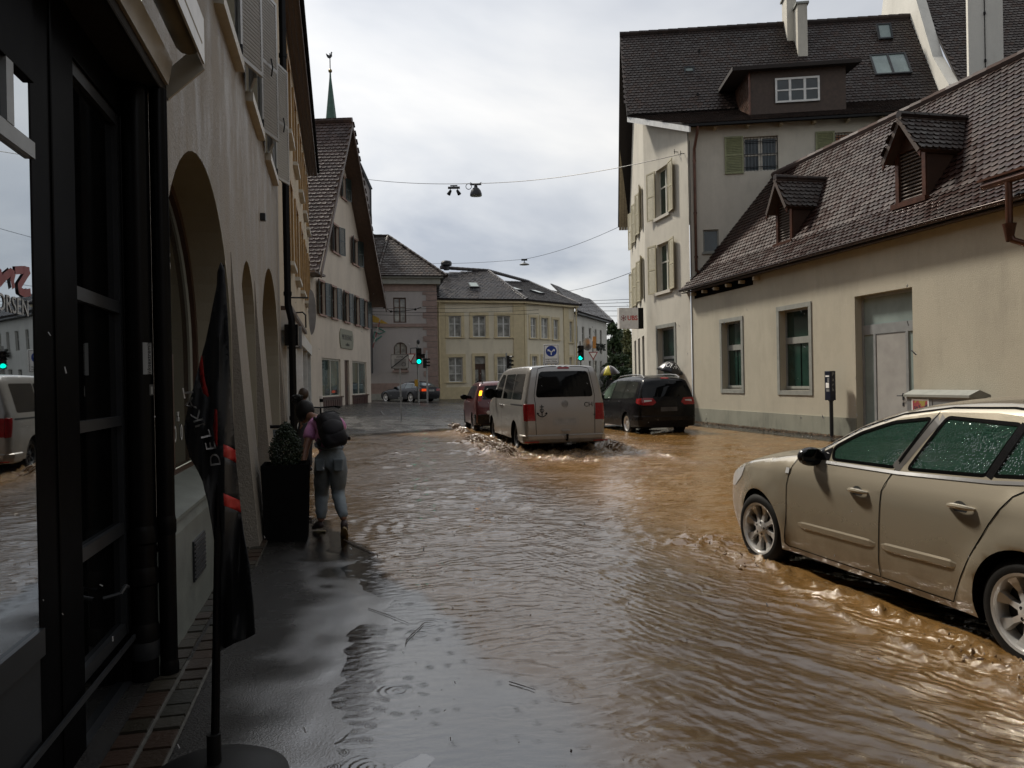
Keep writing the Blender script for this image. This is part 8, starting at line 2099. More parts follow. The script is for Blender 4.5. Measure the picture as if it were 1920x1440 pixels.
MT['flag_black'] = plain('flag_cloth', (.006, .006, .007), .6, 0, .2, 20); MT['flag_red'] = plain('flag_red', (.42, .02, .015), .6, 0, .15, 20)
rds = []
co_ = obj('cloth', cl, MT['flag_black'], flg, smooth=True, doubles=True, auto=80); r2 = [obj('red_stroke', q, MT['flag_red'], flg, smooth=True, doubles=True, auto=80) for q in RD]
for o in [co_]+r2: md = o.modifiers.new('thick', 'SOLIDIFY'); md.thickness = .003; md.offset = 0
# letters climbing the slanting edge
MT['flag_white'] = plain('flag_white', (.62, .60, .57), .6)
path = [('D', 404, 862, 12), ('E', 396, 836, 18), ('L', 386, 814, 24), ('I', 376, 797, 30), ('K', 370, 781, 34), ('A', 357, 757, 30), ('T', 354, 736, 14)]
lt = MB(); sz = 33.0
for ch_, x, y, ang in path:
    a = R(ang); g = text_mb(ch_, sz*1.35, Matrix.Identity(4), .0)
    g2 = MB()
    cs, sn_ = math.cos(R(90-ang*.55)), math.sin(R(90-ang*.55))
    # glyph x axis -> (-cs, -sn) direction on the picture (upwards), glyph y axis -> to the left of it
    for p in g.v:
        X_ = x+(-cs*p.x)+(-sn_*p.y)*.62; Y_ = y+(-sn_*p.x)*.78+(cs*p.y)*.62
        g2.v.append(fpt(X_, Y_, -.012))
    g2.f = g.f; lt.add(g2)
obj('lettering', lt, MT['flag_white'], flg)

# ================================================================= THINGS ALONG THE RIGHT WALL
fm_ = Fac(ST(26, 12.28).xy, (-D2.x, -D2.y))
a0, zt1 = fm_.px(1541, 696); a1, zb1 = fm_.px(1562, 751)
am = (a0+a1)/2; mz_ = ground_z(*fm_.pt(am, 0).xy)
met = thing('parking_meter', 'slim dark blue parking ticket machine on a post before the annex wall', 'parking meter', tuple(fm_.pt(am, mz_)))
m = MB(); fm_.box(m, am-.12, am+.12, zb1, zt1, -.16, .0); bdy = obj('machine_case', m, plain('navy_case', (.006, .009, .022), .35), met, bevel=.012)
m = MB(); m.tube([fm_.pt(am+.03, mz_-.1, -.08), fm_.pt(am+.03, zb1, -.08)], .048, 10); m.tube([fm_.pt(am+.03, zb1-.02, -.08), fm_.pt(am+.03, zb1+.03, -.08)], .07, 10); obj('post', m, MT['dark_grey'], met)
# end face (towards the camera) carries the letters, street face the display and slots
fe = Fac(fm_.pt(am+.12, 0, 0).xy, (-fm_.n.x, -fm_.n.y))
h_ = zt1-zb1
for i, ch_ in enumerate("Park"): obj('lettering', text_mb(ch_, .13, fe.M(.08, zt1-.09-i*.13, .004), .001), MT['grey_metal'], bdy)
for (x0, x1, z0, z1, mt_) in ((.05, .20, .80, .85, 'white'), (.13, .2, .62, .76, 'grey_metal'), (.06, .19, .42, .60, 'white'), (.08, .2, .30, .38, 'grey_metal')):
    m = MB(); fm_.box(m, am-.12+x0, am-.12+x1, zb1+h_*z0, zb1+h_*z1, .0, .006); obj('display_field', m, MT[mt_], bdy)
fc_ = Fac(ST(26, 12.05).xy, (-D2.x, -D2.y))
c0, zt2 = fc_.px(1697, 735); c1, _z = fc_.px(1818, 742)
gz_ = 0.02; cab = thing('utility_cabinet', 'grey roadside utility cabinet with sloping lid and small coloured poster', 'cabinet', tuple(fc_.pt((c0+c1)/2, gz_)))
m = MB(); fc_.box(m, c0+.04, c1, gz_-.1, zt2-.10, -.42, 0); obj('cabinet_box', m, MT['grey_metal'], cab)
m = MB(); P_ = [(-.46, zt2-.10), (.05, zt2-.10), (.05, zt2-.05), (-.2, zt2+.05), (-.46, zt2-.05)]
l_ = [fc_.pt(c0, z, o) for o, z in P_]; r_ = [fc_.pt(c1+.04, z, o) for o, z in P_]; m.poly(list(reversed(l_))); m.poly(r_)
for k in range(5): m.quad(l_[k], l_[(k+1) % 5], r_[(k+1) % 5], r_[k])
obj('lid', m, MT['stone_grey'], cab)
mid = c0+(c1-c0)*.46
for (x0, x1) in ((c0+.08, mid-.02), (mid+.02, c1-.04)):
    m = MB(); fc_.box(m, x0, x1, gz_+.1, zt2-.15, 0, .012); d_ = obj('cabinet_door', m, plain('cabinet_grey', (.16, .165, .17), .45), cab)
    m = MB(); fc_.box(m, x1-.08, x1-.05, .75, .87, .012, .03); obj('latch', m, MT['dark_grey'], d_)
m = MB(); fc_.box(m, mid+.3, c1-.2, zt2-.32, zt2-.26, .012, .03); obj('vent_bar', m, MT['steel'], cab)
b0_, zq = fc_.px(1709, 748, .02); b1_, zq2 = fc_.px(1741, 762, .02)
m = MB(); fc_.box(m, b0_, b1_, zq2-.25, zq, .012, .018); ps = obj('poster', m, MT['white'], cab)
m = MB(); fc_.box(m, b0_+.03, b1_-.03, zq2-.2, zq-.03, .018, .020)
pmt, pnt, pp_ = newmat('poster_print'); nn_ = noise_node(pnt, 7, 3); rr_ = ramp(pnt, nn_.outputs['Fac'], [(.3, (.03, .03, .05, 1)), (.45, (.28, .05, .06, 1)), (.55, (.30, .25, .06, 1)), (.7, (.3, .28, .26, 1))]); rr_.color_ramp.interpolation = 'CONSTANT'; L(pnt, rr_.outputs[0], pp_.inputs['Base Color']); obj('poster_picture', m, pmt, ps)

# ================================================================= UMBRELLAS AND THEIR CARRIERS BEHIND THE BLACK CAR
def umbrella(c, R_, h, lean, label, segs, mats, sector=None, txt=None):
    t = thing('umbrella', label, 'umbrella', tuple(c)); q = Matrix.Translation(c) @ Matrix.Rotation(lean[0], 4, 'Y') @ Matrix.Rotation(lean[1], 4, 'X')
    n = segs; sub = 4; rings = 6
    def P(a, f):
        r = R_*f; z = h*(1-f**1.9); k = (a*n/(2*math.pi)) % 1; dip = 1-.16*(1-abs(2*k-1)**2)*f*.55; return Vector((r*math.cos(a)*dip, r*math.sin(a)*dip, z-(.05*R_*(1-abs(2*k-1)**2)*f*-1)*.3))
    mbs = {}
    for i in range(n*sub):
        a0, a1 = 2*math.pi*i/(n*sub), 2*math.pi*(i+1)/(n*sub)-1e-6; key = mats[(i//sub) % len(mats)]
        for j in range(rings):
            mb = mbs.setdefault(key, MB()); f0, f1 = j/rings, (j+1)/rings; mb.quad(P(a0, f0), P(a0, f1), P(a1, f1), P(a1, f0))
    for k, mb in mbs.items():
        mb.xform(q); o = obj('canopy_panel', mb, MT[k], t, smooth=True, doubles=True, auto=70); md = o.modifiers.new('thick', 'SOLIDIFY'); md.thickness = .004
    m = MB()
    for i in range(n): a = 2*math.pi*i/n; m.tube([P(a, f)*.985 for f in (.05, .4, .7, 1.0)], .004, 4)
    m.tube([Vector((0, 0, h+.05)), Vector((0, 0, h-.85))], .007, 6); m.tube([Vector((0, 0, h-.78)), Vector((0, 0, h-.95))], .014, 8); m.xform(q); obj('shaft_and_ribs', m, MT['dark_grey'], t)
    if txt:
        g = text_mb(txt[0], txt[1], Matrix.Identity(4), 0); g2 = MB()
        for p in g.v:
            a = txt[2]+p.x/(R_*.8); f = txt[3]-p.y/R_; v = P(a, f); v = v*1.006; v.z = P(a, f).z+.006; g2.v.append(q @ v)
        g2.f = g.f; obj('lettering', g2, MT['white'], t)
    return t
MT['umb_black'] = plain('umbrella_black', (.012, .012, .014), .35); MT['umb_white'] = plain('umbrella_white', (.42, .42, .42), .4); MT['umb_yellow'] = plain('umbrella_yellow', (.48, .42, .03), .4)
MT['umb_grey'] = plain('umbrella_grey', (.07, .06, .065), .35)
ua = A(1255, 697, 29.0); g_ = ground_z(ua.x, 29)
umbrella(Vector((ua.x, 29, ua.z-.02)), .52, .44, (R(14), R(6)), 'black umbrella with big white letters showing above the black car', 8, ['umb_black'], txt=("OK-A", .27, R(-90), .60))
pa = thing('person', 'person under black umbrella hidden behind the black car', 'person', (ua.x, 29, g_)); standing(pa, ua.x+.1, 29.05, g_, 1.66, R(-20), dict(hair=MT['hair_black'], legs=MT['coat_dark'], top=MT['coat_dark'], sleeve=1, bun=False), True)
ub_ = A(1143, 702, 41.0); g_ = ground_z(ub_.x, 41)
umbrella(Vector((ub_.x, 41, ub_.z)), .56, .48, (R(-6), R(4)), 'dark grey umbrella with one yellow panel far behind the silver van', 8, ['umb_grey', 'umb_grey', 'umb_white', 'umb_grey', 'umb_grey', 'umb_yellow', 'umb_grey', 'umb_white'])
pb_ = thing('person', 'person under the umbrella with yellow panel between van and black car', 'person', (ub_.x, 41, g_)); standing(pb_, ub_.x+.05, 41.05, g_, 1.62, R(10), dict(hair=MT['hair_black'], legs=MT['coat_dark'], top=MT['coat_dark'], sleeve=1, bun=False), True)
# ================================================================= GROUND, PAVING, FLOOD WATER
def ground_mesh():
    xs = np.concatenate([[-900, -300, -120, -60, -30, -18, -12, -9], np.arange(-7, 3.0, .07), np.arange(3.0, 14, .3), [15, 18, 24, 40, 80, 160, 400, 900]])
    ys = np.concatenate([[-60, -20, -8, -3, -1], np.arange(0, 12, .08), np.arange(12, 46, .4), np.arange(46, 80, 3), [90, 120, 200, 400, 900]])
    X, Y = np.meshgrid(xs, ys); Z = np_ground(X, Y); n, m = X.shape
    me = bpy.data.meshes.new('ground'); co = np.stack([X, Y, Z], -1).reshape(-1, 3)
    i = np.arange(n*m).reshape(n, m); F = np.stack([i[:-1, :-1], i[:-1, 1:], i[1:, 1:], i[1:, :-1]], -1).reshape(-1, 4)
    me.from_pydata(co.tolist(), [], F.tolist()); me.polygons.foreach_set('use_smooth', np.ones(len(F), bool)); me.update()
    at_ = me.attributes.new('film', 'FLOAT', 'POINT'); at_.data.foreach_set('value', (np_sstep(.026, .005, Z+.006*fbm(X*2.3, Y*2.3, 4, 77))*(Z < .1)).reshape(-1).astype(np.float32))
    o = bpy.data.objects.new('ground', me); C.objects.link(o); o['kind'] = 'structure'; return o
# wet asphalt
m_, nt, p = newmat('wet_asphalt')
a = noise_node(nt, .9, 6, .65); r = ramp(nt, a.outputs['Fac'], [(.3, c4((.008, .0075, .007))), (.7, c4((.020, .018, .016)))]); L(nt, r.outputs[0], p.inputs['Base Color'])
a2 = noise_node(nt, 1.7, 5, .6); r2 = ramp(nt, a2.outputs['Fac'], [(.35, g1(.12)), (.62, g1(.38))]); L(nt, r2.outputs[0], p.inputs['Roughness'])
v = N(nt, 'ShaderNodeTexVoronoi'); v.inputs['Scale'].default_value = 95; tcn = N(nt, 'ShaderNodeTexCoord'); L(nt, tcn.outputs['Object'], v.inputs['Vector'])
n3 = noise_node(nt, 62, 6, .75); ad = N(nt, 'ShaderNodeMath', operation='MULTIPLY_ADD'); L(nt, v.outputs['Distance'], ad.inputs[0]); ad.inputs[1].default_value = .35; L(nt, n3.outputs['Fac'], ad.inputs[2])
bb = bump(nt, ad.outputs[0], .9, .012); L(nt, bb.outputs[0], p.inputs['Normal'])
fa = N(nt, 'ShaderNodeAttribute', attribute_name='film')
q1 = N(nt, 'ShaderNodeMapRange'); L(nt, fa.outputs['Fac'], q1.inputs[0]); q1.inputs[3].default_value = .95; q1.inputs[4].default_value = .10; L(nt, q1.outputs[0], bb.inputs['Strength'])
q2 = N(nt, 'ShaderNodeMapRange'); L(nt, fa.outputs['Fac'], q2.inputs[0]); q2.inputs[3].default_value = 1.36; q2.inputs[4].default_value = 3.0; L(nt, q2.outputs[0], p.inputs['IOR'])
q3 = N(nt, 'ShaderNodeMixRGB'); L(nt, fa.outputs['Fac'], q3.inputs[0]); L(nt, r2.outputs[0], q3.inputs[1]); q3.inputs[2].default_value = g1(.03); L(nt, q3.outputs[0], p.inputs['Roughness'])
MT['asphalt'] = m_
go = ground_mesh(); go.data.materials.append(MT['asphalt'])
# two rows of setts along the wall
m = MB(); rnd = random.Random(9); s = 1.2
MT['setts'] = tilemat('wet_setts', [(.030, .027, .020), (.045, .027, .019), (.024, .025, .021), (.04, .034, .025)], .35, .008)
for row, (t0, t1) in enumerate(((-1.0, -.868), (-.862, -.73))):
    s = 1.2+row*.06
    while s < 8.2:
        ln = rnd.uniform(.13, .20); h_ = .055+rnd.uniform(-.003, .004); a0, a1 = s+.006, s+ln-.006
        b = [ST(a0, t0+.004, .02), ST(a0, t1-.004, .02), ST(a1, t1-.004, .02), ST(a1, t0+.004, .02)]; i_ = .006
        tp = [ST(a0+i_, t0+.004+i_, h_), ST(a0+i_, t1-.004-i_, h_), ST(a1-i_, t1-.004-i_, h_), ST(a1-i_, t0+.004+i_, h_)]
        b = [p-Vector((0, 0, .0)) for p in b]; m.box8([b[0], b[3], b[2], b[1], tp[0], tp[3], tp[2], tp[1]]); s += ln
sett = struct('paving_setts', m, MT['setts'])
m = MB(); m.quad(ST(1.2, -1.0, .044), ST(8.3, -1.0, .044), ST(8.3, -.725, .044), ST(1.2, -.725, .044)); struct('mortar_bed', m, plain('pale_mortar', (.07, .066, .054), .35, 0, .4, 20, .004))

# ---- splash sources: wheels in the water (x, y, radius, height)
def cpt(root, x, y):
    M = Matrix.Translation(root.location) @ Matrix.Rotation(root.rotation_euler.z, 4, 'Z'); q = M @ Vector((x, y, 0)); return (q.x, q.y)
SPL = []
for root, wb, tr_, amp in ((opel, 2.65, .93, .42), (van, 3.0, .98, 2.1), (red, 2.54, .92, 1.5), (gal, 2.85, .95, .3)):
    for xx in (0, wb):
        for yy in (tr_, -tr_): SPL.append((*cpt(root, xx+.02, yy), .34*(.75+.5*amp), .12*amp, root))
def water_height(X, Y):
    S_ = D2.x*X+D2.y*Y; T_ = N2.x*X+N2.y*Y
    dep = -np_ground(X, Y)
    calm = np_sstep(.008, .05, dep)
    wx = X+.25*fbm(X*.7, Y*.7, 2, 21); wy = Y+.25*fbm(X*.7+9, Y*.7, 2, 22)
    h = 0*X
    # stretched chop: mid-left crests lie across the view, at the right they follow the car's wake
    k = np_sstep(.6, 2.6, T_)*np_sstep(9.5, 5.5, S_)
    ca, sa = math.cos(R(38)), math.sin(R(38))
    u1, v1 = wx*.55, wy; u2, v2 = (wx*ca-wy*sa)*.45, (wx*sa+wy*ca)
    chop = lambda u, v, s0: fbm(u*2.4, v*4.6, 3, s0, .55)
    h += (.0068+.0035*np_sstep(5, 9, Y))*(chop(u1, v1, 31)*(1-k)+1.15*chop(u2, v2, 41)*k)
    rd = lambda q: 1-np.abs(q)*2
    h += .0035*fbm(wx*5.5, wy*11, 3, 51, .55)+.0045*rd(fbm(wx*1.7+3, wy*4.4, 2, 55))*(1-k)+.0055*rd(fbm(u2*3.1, v2*4.2, 2, 56))*k
    for q_, (an_, lam_, am_) in enumerate(((4, .25, .0046), (-13, .18, .0030), (22, .36, .0056), (-30, .15, .0018), (12, .48, .0060))):
        a_ = R(an_); v_ = wy*math.cos(a_)+wx*math.sin(a_)
        h += am_*np.sin(v_*2*np.pi/lam_+3.2*fbm(X*.9+q_*7, Y*.9, 3, 110+q_))*np.clip(fbm(X*.55+q_*3, Y*.75, 2, 120+q_)+.38, 0, 1.1)*(1-k)
    for q_, (an_, lam_, am_) in enumerate(((38, .23, .0048), (50, .17, .0030), (27, .33, .0052), (62, .14, .0018), (44, .46, .0060))):
        a_ = R(an_); v_ = wy*math.cos(a_)+wx*math.sin(a_)
        h += am_*np.sin(v_*2*np.pi/lam_+3.2*fbm(X*.9+q_*7, Y*.9+3, 3, 130+q_))*np.clip(fbm(X*.6+q_*3, Y*.6+5, 2, 140+q_)+.38, 0, 1.1)*k
    # rings spreading in the middle of the street
    for (cx, cy, R0, lam, am) in ((-.55, 8.5, 1.7, .24, .006), (1.6, 6.7, .7, .17, .003)):
        r_ = np.hypot(wx-cx, (wy-cy)*1.0); h += am*np.sin(2*np.pi*r_/lam)*np.exp(-(r_/R0)**2)*np.clip(.5+1.2*fbm(X*.9, Y*.9, 2, 66), 0, 1)
    # long low swells washing to the left from the van
    h += .016*np.exp(-((S_-14.6-.35*(T_-2)+.3*fbm(X*.5, Y*.5, 2, 71))/.22)**2)*np_sstep(4.0, 2.6, T_)+.012*np.exp(-((S_-12.8-.3*(T_-2)+.4*fbm(X*.5, Y*.5, 2, 72))/.2)**2)*np_sstep(4.4, 2.8, T_)+.012*np.exp(-((S_-17.6-.42*(T_-2)+.3*fbm(X*.5, Y*.5, 2, 73))/.25)**2)*np_sstep(3.8, 2.4, T_)
    foam = 0*X
    # wake line beside the beige car
    M = opel.matrix_world if False else None
    ang = opel.rotation_euler.z; lx = (X-opel.location.x)*math.cos(ang)+(Y-opel.location.y)*math.sin(ang); ly = -(X-opel.location.x)*math.sin(ang)+(Y-opel.location.y)*math.cos(ang)
    for sg in (1, -1):
        yy = ly*sg
        line = 1.02+.28*np_sstep(2.9, .6, lx)+.05*fbm(lx*2.2, lx*0+sg, 3, 81)
        g = np.exp(-((yy-line)/.045)**2)*np_sstep(3.1, 2.7, lx)*np_sstep(-1.6, -.4, lx); rough_ = .5+.8*np.clip(fbm(X*14, Y*14, 2, 82), -.4, 1)
        h += .028*g*rough_; foam = np.maximum(foam, g*np.clip(.45+1.2*fbm(X*9, Y*9, 3, 83), 0, 1))
        bnd = np.exp(-((yy-.93)/.10)**2)*np_sstep(3.0, 2.6, lx)*np_sstep(-.9, -.2, lx)
        h += .035*bnd*np.clip(fbm(X*10, Y*10, 4, 84, .6)+.35, 0, 2); foam = np.maximum(foam, .45*bnd*np.clip(fbm(X*16, Y*16, 3, 85)+.3, 0, 1))
    r_ = np.hypot(lx-3.45, ly-.95); h += .05*np.exp(-(r_/.35)**2)*np.clip(fbm(X*9, Y*9, 3, 86)+.4, 0, 2)
    # churned water behind and beside the van
    ang = van.rotation_euler.z; lx = (X-van.location.x)*math.cos(ang)+(Y-van.location.y)*math.sin(ang); ly = -(X-van.location.x)*math.sin(ang)+(Y-van.location.y)*math.cos(ang)
    tr__ = np.exp(-(np.abs(ly)/1.25)**4)*np_sstep(-3.8, -.9, lx)*np_sstep(4.5, 3.4, lx)
    h += .10*tr__*np.clip(fbm(X*3.2, Y*3.2, 5, 91, .6)+.15, -.2, 2); foam = np.maximum(foam, .30*tr__*np.clip(fbm(X*7, Y*7, 3, 92)+.25, 0, 1))
    w_ = np.exp(-((np.abs(ly)-(1.15+.25*np_sstep(3, -4, lx)*2.2))/.22)**2)*np_sstep(-5.5, -1.5, lx)*np_sstep(4, 3, lx)
    h += .05*w_*(1+1.2*fbm(X*4, Y*4, 4, 93, .6))
    for (cx, cy, R_, H_, rt__) in SPL:
        r_ = np.hypot(X-cx, Y-cy); g = np.exp(-(r_/(R_*1.35))**2); h += H_*.55*g*np.clip(fbm(X*6, Y*6, 4, 95, .62)+.35, -.1, 2); foam = np.maximum(foam, .5*g*np.clip(fbm(X*11, Y*11, 3, 96)+.35, 0, 1))
    h += .012*fbm(X*1.6, Y*2.6, 3, 97)*np_sstep(10, 16, Y)
    churn = np.clip(tr__+.8*w_+.5*foam+.45*np_sstep(9.5, 15, S_)*(.6+.8*fbm(X*.5, Y*.8, 2, 99)), 0, 1.3)
    return h*calm, dep, foam*calm, churn*calm, k
def water_mesh():
    ys = [0.9]
    while ys[-1] < 40: ys.append(ys[-1]+.010+.0052*ys[-1])
    ys = np.array(ys); us = np.linspace(-1, 1, 560)
    Y, U = np.meshgrid(ys, us, indexing='ij'); X = U*(.80*Y+1.9)+.6
    H, D, Fm, Ch, Kd = water_height(X, Y)
    n, m = X.shape; co = np.stack([X, Y, H], -1).reshape(-1, 3).astype(np.float32)
    i = np.arange(n*m).reshape(n, m); F = np.stack([i[:-1, :-1], i[:-1, 1:], i[1:, 1:], i[1:, :-1]], -1).reshape(-1, 4)
    keep = (D.reshape(-1)[F].max(1) > -.03); F = F[keep]
    used = np.zeros(n*m, bool); used[F.reshape(-1)] = True; mp = np.cumsum(used)-1; F = mp[F]; co = co[used]
    me = bpy.data.meshes.new('flood_water'); me.vertices.add(len(co)); me.vertices.foreach_set('co', co.reshape(-1)); me.loops.add(len(F)*4); me.polygons.add(len(F))
    me.loops.foreach_set('vertex_index', F.reshape(-1).astype(np.int32)); me.polygons.foreach_set('loop_start', np.arange(0, len(F)*4, 4, dtype=np.int32)); me.polygons.foreach_set('loop_total', np.full(len(F), 4, np.int32))
    me.polygons.foreach_set('use_smooth', np.ones(len(F), bool)); me.update(calc_edges=True); me.validate()
    for nm, arr in (('depth', D), ('foam', Fm), ('churn', Ch), ('wake_dir', Kd)):
        at_ = me.attributes.new(nm, 'FLOAT', 'POINT'); at_.data.foreach_set('value', arr.reshape(-1)[used].astype(np.float32))
    o = bpy.data.objects.new('flood_water', me); C.objects.link(o); o['kind'] = 'structure'; return o
def water_mat(name, foamy=False):
    m = bpy.data.materials.new(name); m.use_nodes = True; nt = m.node_tree; nt.nodes.clear(); o = N(nt, 'ShaderNodeOutputMaterial')
    p = N(nt, 'ShaderNodeBsdfPrincipled'); p.inputs['IOR'].default_value = 1.86; p.inputs['Roughness'].default_value = .05
    n = noise_node(nt, .8, 5, .6); r = ramp(nt, n.outputs['Fac'], [(.3, c4((.145, .076, .021))), (.7, c4((.21, .115, .039)))])
    fa = N(nt, 'ShaderNodeAttribute', attribute_name='foam'); mxc = N(nt, 'ShaderNodeMixRGB'); L(nt, r.outputs[0], mxc.inputs[1]); mxc.inputs[2].default_value = c4((.26, .175, .095))
    if foamy:
        n2 = noise_node(nt, 22, 4, .7); rf = ramp(nt, n2.outputs['Fac'], [(.5, g1(0)), (.72, g1(.8))]); L(nt, rf.outputs[0], mxc.inputs[0])
    else: L(nt, fa.outputs['Fac'], mxc.inputs[0])
    L(nt, mxc.outputs[0], p.inputs['Base Color'])
    rf_ = N(nt, 'ShaderNodeMapRange'); L(nt, fa.outputs['Fac'], rf_.inputs[0]); rf_.inputs[3].default_value = .02; rf_.inputs[4].default_value = .4; L(nt, rf_.outputs[0], p.inputs['Roughness'])
    # small ripples and rain rings
    tcx = N(nt, 'ShaderNodeTexCoord'); a0_ = noise_node(nt, 12, 6, .64, stretch=(.5, 1.3, 1))
    mp_ = N(nt, 'ShaderNodeMapping'); mp_.inputs['Rotation'].default_value = (0, 0, R(40)); L(nt, tcx.outputs['Object'], mp_.inputs[0])
    a1_ = noise_node(nt, 12, 6, .62, vec=mp_.outputs[0], stretch=(.34, 1.5, 1)); a1_.inputs['Distortion'].default_value = .5; a0_.inputs['Distortion'].default_value = .4
    kd = N(nt, 'ShaderNodeAttribute', attribute_name='wake_dir'); a = N(nt, 'ShaderNodeMixRGB'); L(nt, kd.outputs['Fac'], a.inputs[0]); L(nt, a0_.outputs['Fac'], a.inputs[1]); L(nt, a1_.outputs['Fac'], a.inputs[2]); b_ = noise_node(nt, 32, 4, .65, stretch=(.6, 1.2, 1))
    def rings(scale, keep, freq):
        v = N(nt, 'ShaderNodeTexVoronoi', voronoi_dimensions='2D'); v.inputs['Scale'].default_value = scale; v.inputs['Randomness'].default_value = 1; L(nt, tcx.outputs['Object'], v.inputs['Vector'])
        s = N(nt, 'ShaderNodeMath', operation='MULTIPLY'); L(nt, v.outputs['Distance'], s.inputs[0]); s.inputs[1].default_value = freq
        sp = N(nt, 'ShaderNodeSeparateColor'); L(nt, v.outputs['Color'], sp.inputs[0])
        ph = N(nt, 'ShaderNodeMath', operation='MULTIPLY_ADD'); L(nt, sp.outputs[1], ph.inputs[0]); ph.inputs[1].default_value = 9; L(nt, s.outputs[0], ph.inputs[2])
        sn = N(nt, 'ShaderNodeMath', operation='SINE'); L(nt, ph.outputs[0], sn.inputs[0])
        fall = ramp(nt, v.outputs['Distance'], [(0, g1(1)), (.25, g1(.8)), (.48, g1(0))]); k = ramp(nt, sp.outputs[0], [(keep-.01, g1(0)), (keep, g1(1))])
        m1 = N(nt, 'ShaderNodeMath', operation='MULTIPLY'); L(nt, sn.outputs[0], m1.inputs[0]); L(nt, fall.outputs[0], m1.inputs[1]); m2 = N(nt, 'ShaderNodeMath', operation='MULTIPLY'); L(nt, m1.outputs[0], m2.inputs[0]); L(nt, k.outputs[0], m2.inputs[1]); return m2
    r1_ = rings(3.4, .80, 48); r2_ = rings(10.5, .74, 46)
    bA = bump(nt, a.outputs[0], .55, .0075)
    def wav(rot, sc, dist, seed):
        mp2 = N(nt, 'ShaderNodeMapping'); mp2.inputs['Rotation'].default_value = (0, 0, rot); mp2.inputs['Location'].default_value = (seed, seed*.7, 0); L(nt, tcx.outputs['Object'], mp2.inputs[0])
        w = N(nt, 'ShaderNodeTexWave', wave_type='BANDS', bands_direction='Y'); w.inputs['Scale'].default_value = sc; w.inputs['Distortion'].default_value = dist; w.inputs['Detail'].default_value = 3; w.inputs['Detail Scale'].default_value = .9; w.inputs['Detail Roughness'].default_value = .55; L(nt, mp2.outputs[0], w.inputs['Vector'])
        nm = noise_node(nt, 1.3, 3, .6, vec=mp2.outputs[0]); rm_ = ramp(nt, nm.outputs['Fac'], [(.38, g1(.06)), (.62, g1(1))]); m_ = N(nt, 'ShaderNodeMath', operation='MULTIPLY'); L(nt, w.outputs['Fac'], m_.inputs[0]); L(nt, rm_.outputs[0], m_.inputs[1]); return m_
    def addn(x, y): m_ = N(nt, 'ShaderNodeMath', operation='ADD'); L(nt, x.outputs[0], m_.inputs[0]); L(nt, y.outputs[0], m_.inputs[1]); return m_
    wc = addn(wav(R(6), 2.7, 7, 1.0), wav(R(-24), 3.6, 6, 4.0)); wk = addn(wav(R(40), 3.1, 7, 7.0), wav(R(60), 4.2, 6, 2.0))
    wm = N(nt, 'ShaderNodeMixRGB'); L(nt, kd.outputs['Fac'], wm.inputs[0]); L(nt, wc.outputs[0], wm.inputs[1]); L(nt, wk.outputs[0], wm.inputs[2])
    bW = bump(nt, wm.outputs[0], .8, .0065, bA.outputs[0])
    ch = N(nt, 'ShaderNodeAttribute', attribute_name='churn'); cn = noise_node(nt, 7, 7, .72, stretch=(.8, 1.2, 1)); bE = bump(nt, cn.outputs['Fac'], 1, .10, bW.outputs[0]); L(nt, ch.outputs['Fac'], bE.inputs['Strength'])
    bB = bump(nt, b_.outputs['Fac'], .5, .0012, bE.outputs[0]); bC = bump(nt, r1_.outputs[0], .25, .0022, bB.outputs[0]); bD = bump(nt, r2_.outputs[0], .3, .0014, bC.outputs[0])
    # calm thin film over the pavement: only rain rings
    dA = N(nt, 'ShaderNodeAttribute', attribute_name='depth'); dm = N(nt, 'ShaderNodeMapRange', interpolation_type='SMOOTHSTEP'); L(nt, dA.outputs['Fac'], dm.inputs[0]); dm.inputs[1].default_value = .006; dm.inputs[2].default_value = .045
    L(nt, bD.outputs[0], p.inputs['Normal'])
    if foamy:
        r.color_ramp.elements[0].color = c4((.12, .066, .024)); r.color_ramp.elements[1].color = c4((.21, .125, .055))
        nt.links.remove(p.inputs['Roughness'].links[0]); p.inputs['Roughness'].default_value = .22; L(nt, p.outputs[0], o.inputs[0]); return m
    for bn, s0, s1 in ((bA, .30, .85), (bB, .45, .8), (bW, .06, .62)):
        q = N(nt, 'ShaderNodeMapRange'); L(nt, dm.outputs[0], q.inputs[0]); q.inputs[3].default_value = s0; q.inputs[4].default_value = s1; L(nt, q.outputs[0], bn.inputs['Strength'])
    tr = N(nt, 'ShaderNodeBsdfTransparent'); tr.inputs[0].default_value = c4((.86, .80, .70)); gl = N(nt, 'ShaderNodeBsdfGlossy'); gl.inputs['Roughness'].default_value = .03; fr = N(nt, 'ShaderNodeFresnel'); fr.inputs[0].default_value = 3.0
    L(nt, bD.outputs[0], gl.inputs['Normal']); L(nt, bD.outputs[0], fr.inputs['Normal']); mt_ = N(nt, 'ShaderNodeMixShader'); L(nt, fr.outputs[0], mt_.inputs[0]); L(nt, tr.outputs[0], mt_.inputs[1]); L(nt, gl.outputs[0], mt_.inputs[2])
    d2 = N(nt, 'ShaderNodeMapRange', interpolation_type='SMOOTHSTEP'); L(nt, dA.outputs['Fac'], d2.inputs[0]); d2.inputs[1].default_value = .0; d2.inputs[2].default_value = .05
    mf = N(nt, 'ShaderNodeMixShader'); L(nt, d2.outputs[0], mf.inputs[0]); L(nt, mt_.outputs[0], mf.inputs[1]); L(nt, p.outputs[0], mf.inputs[2]); L(nt, mf.outputs[0], o.inputs[0]); return m
wo = water_mesh(); wo.data.materials.append(water_mat('muddy_water'))
MT['splash'] = water_mat('churned_water', True)
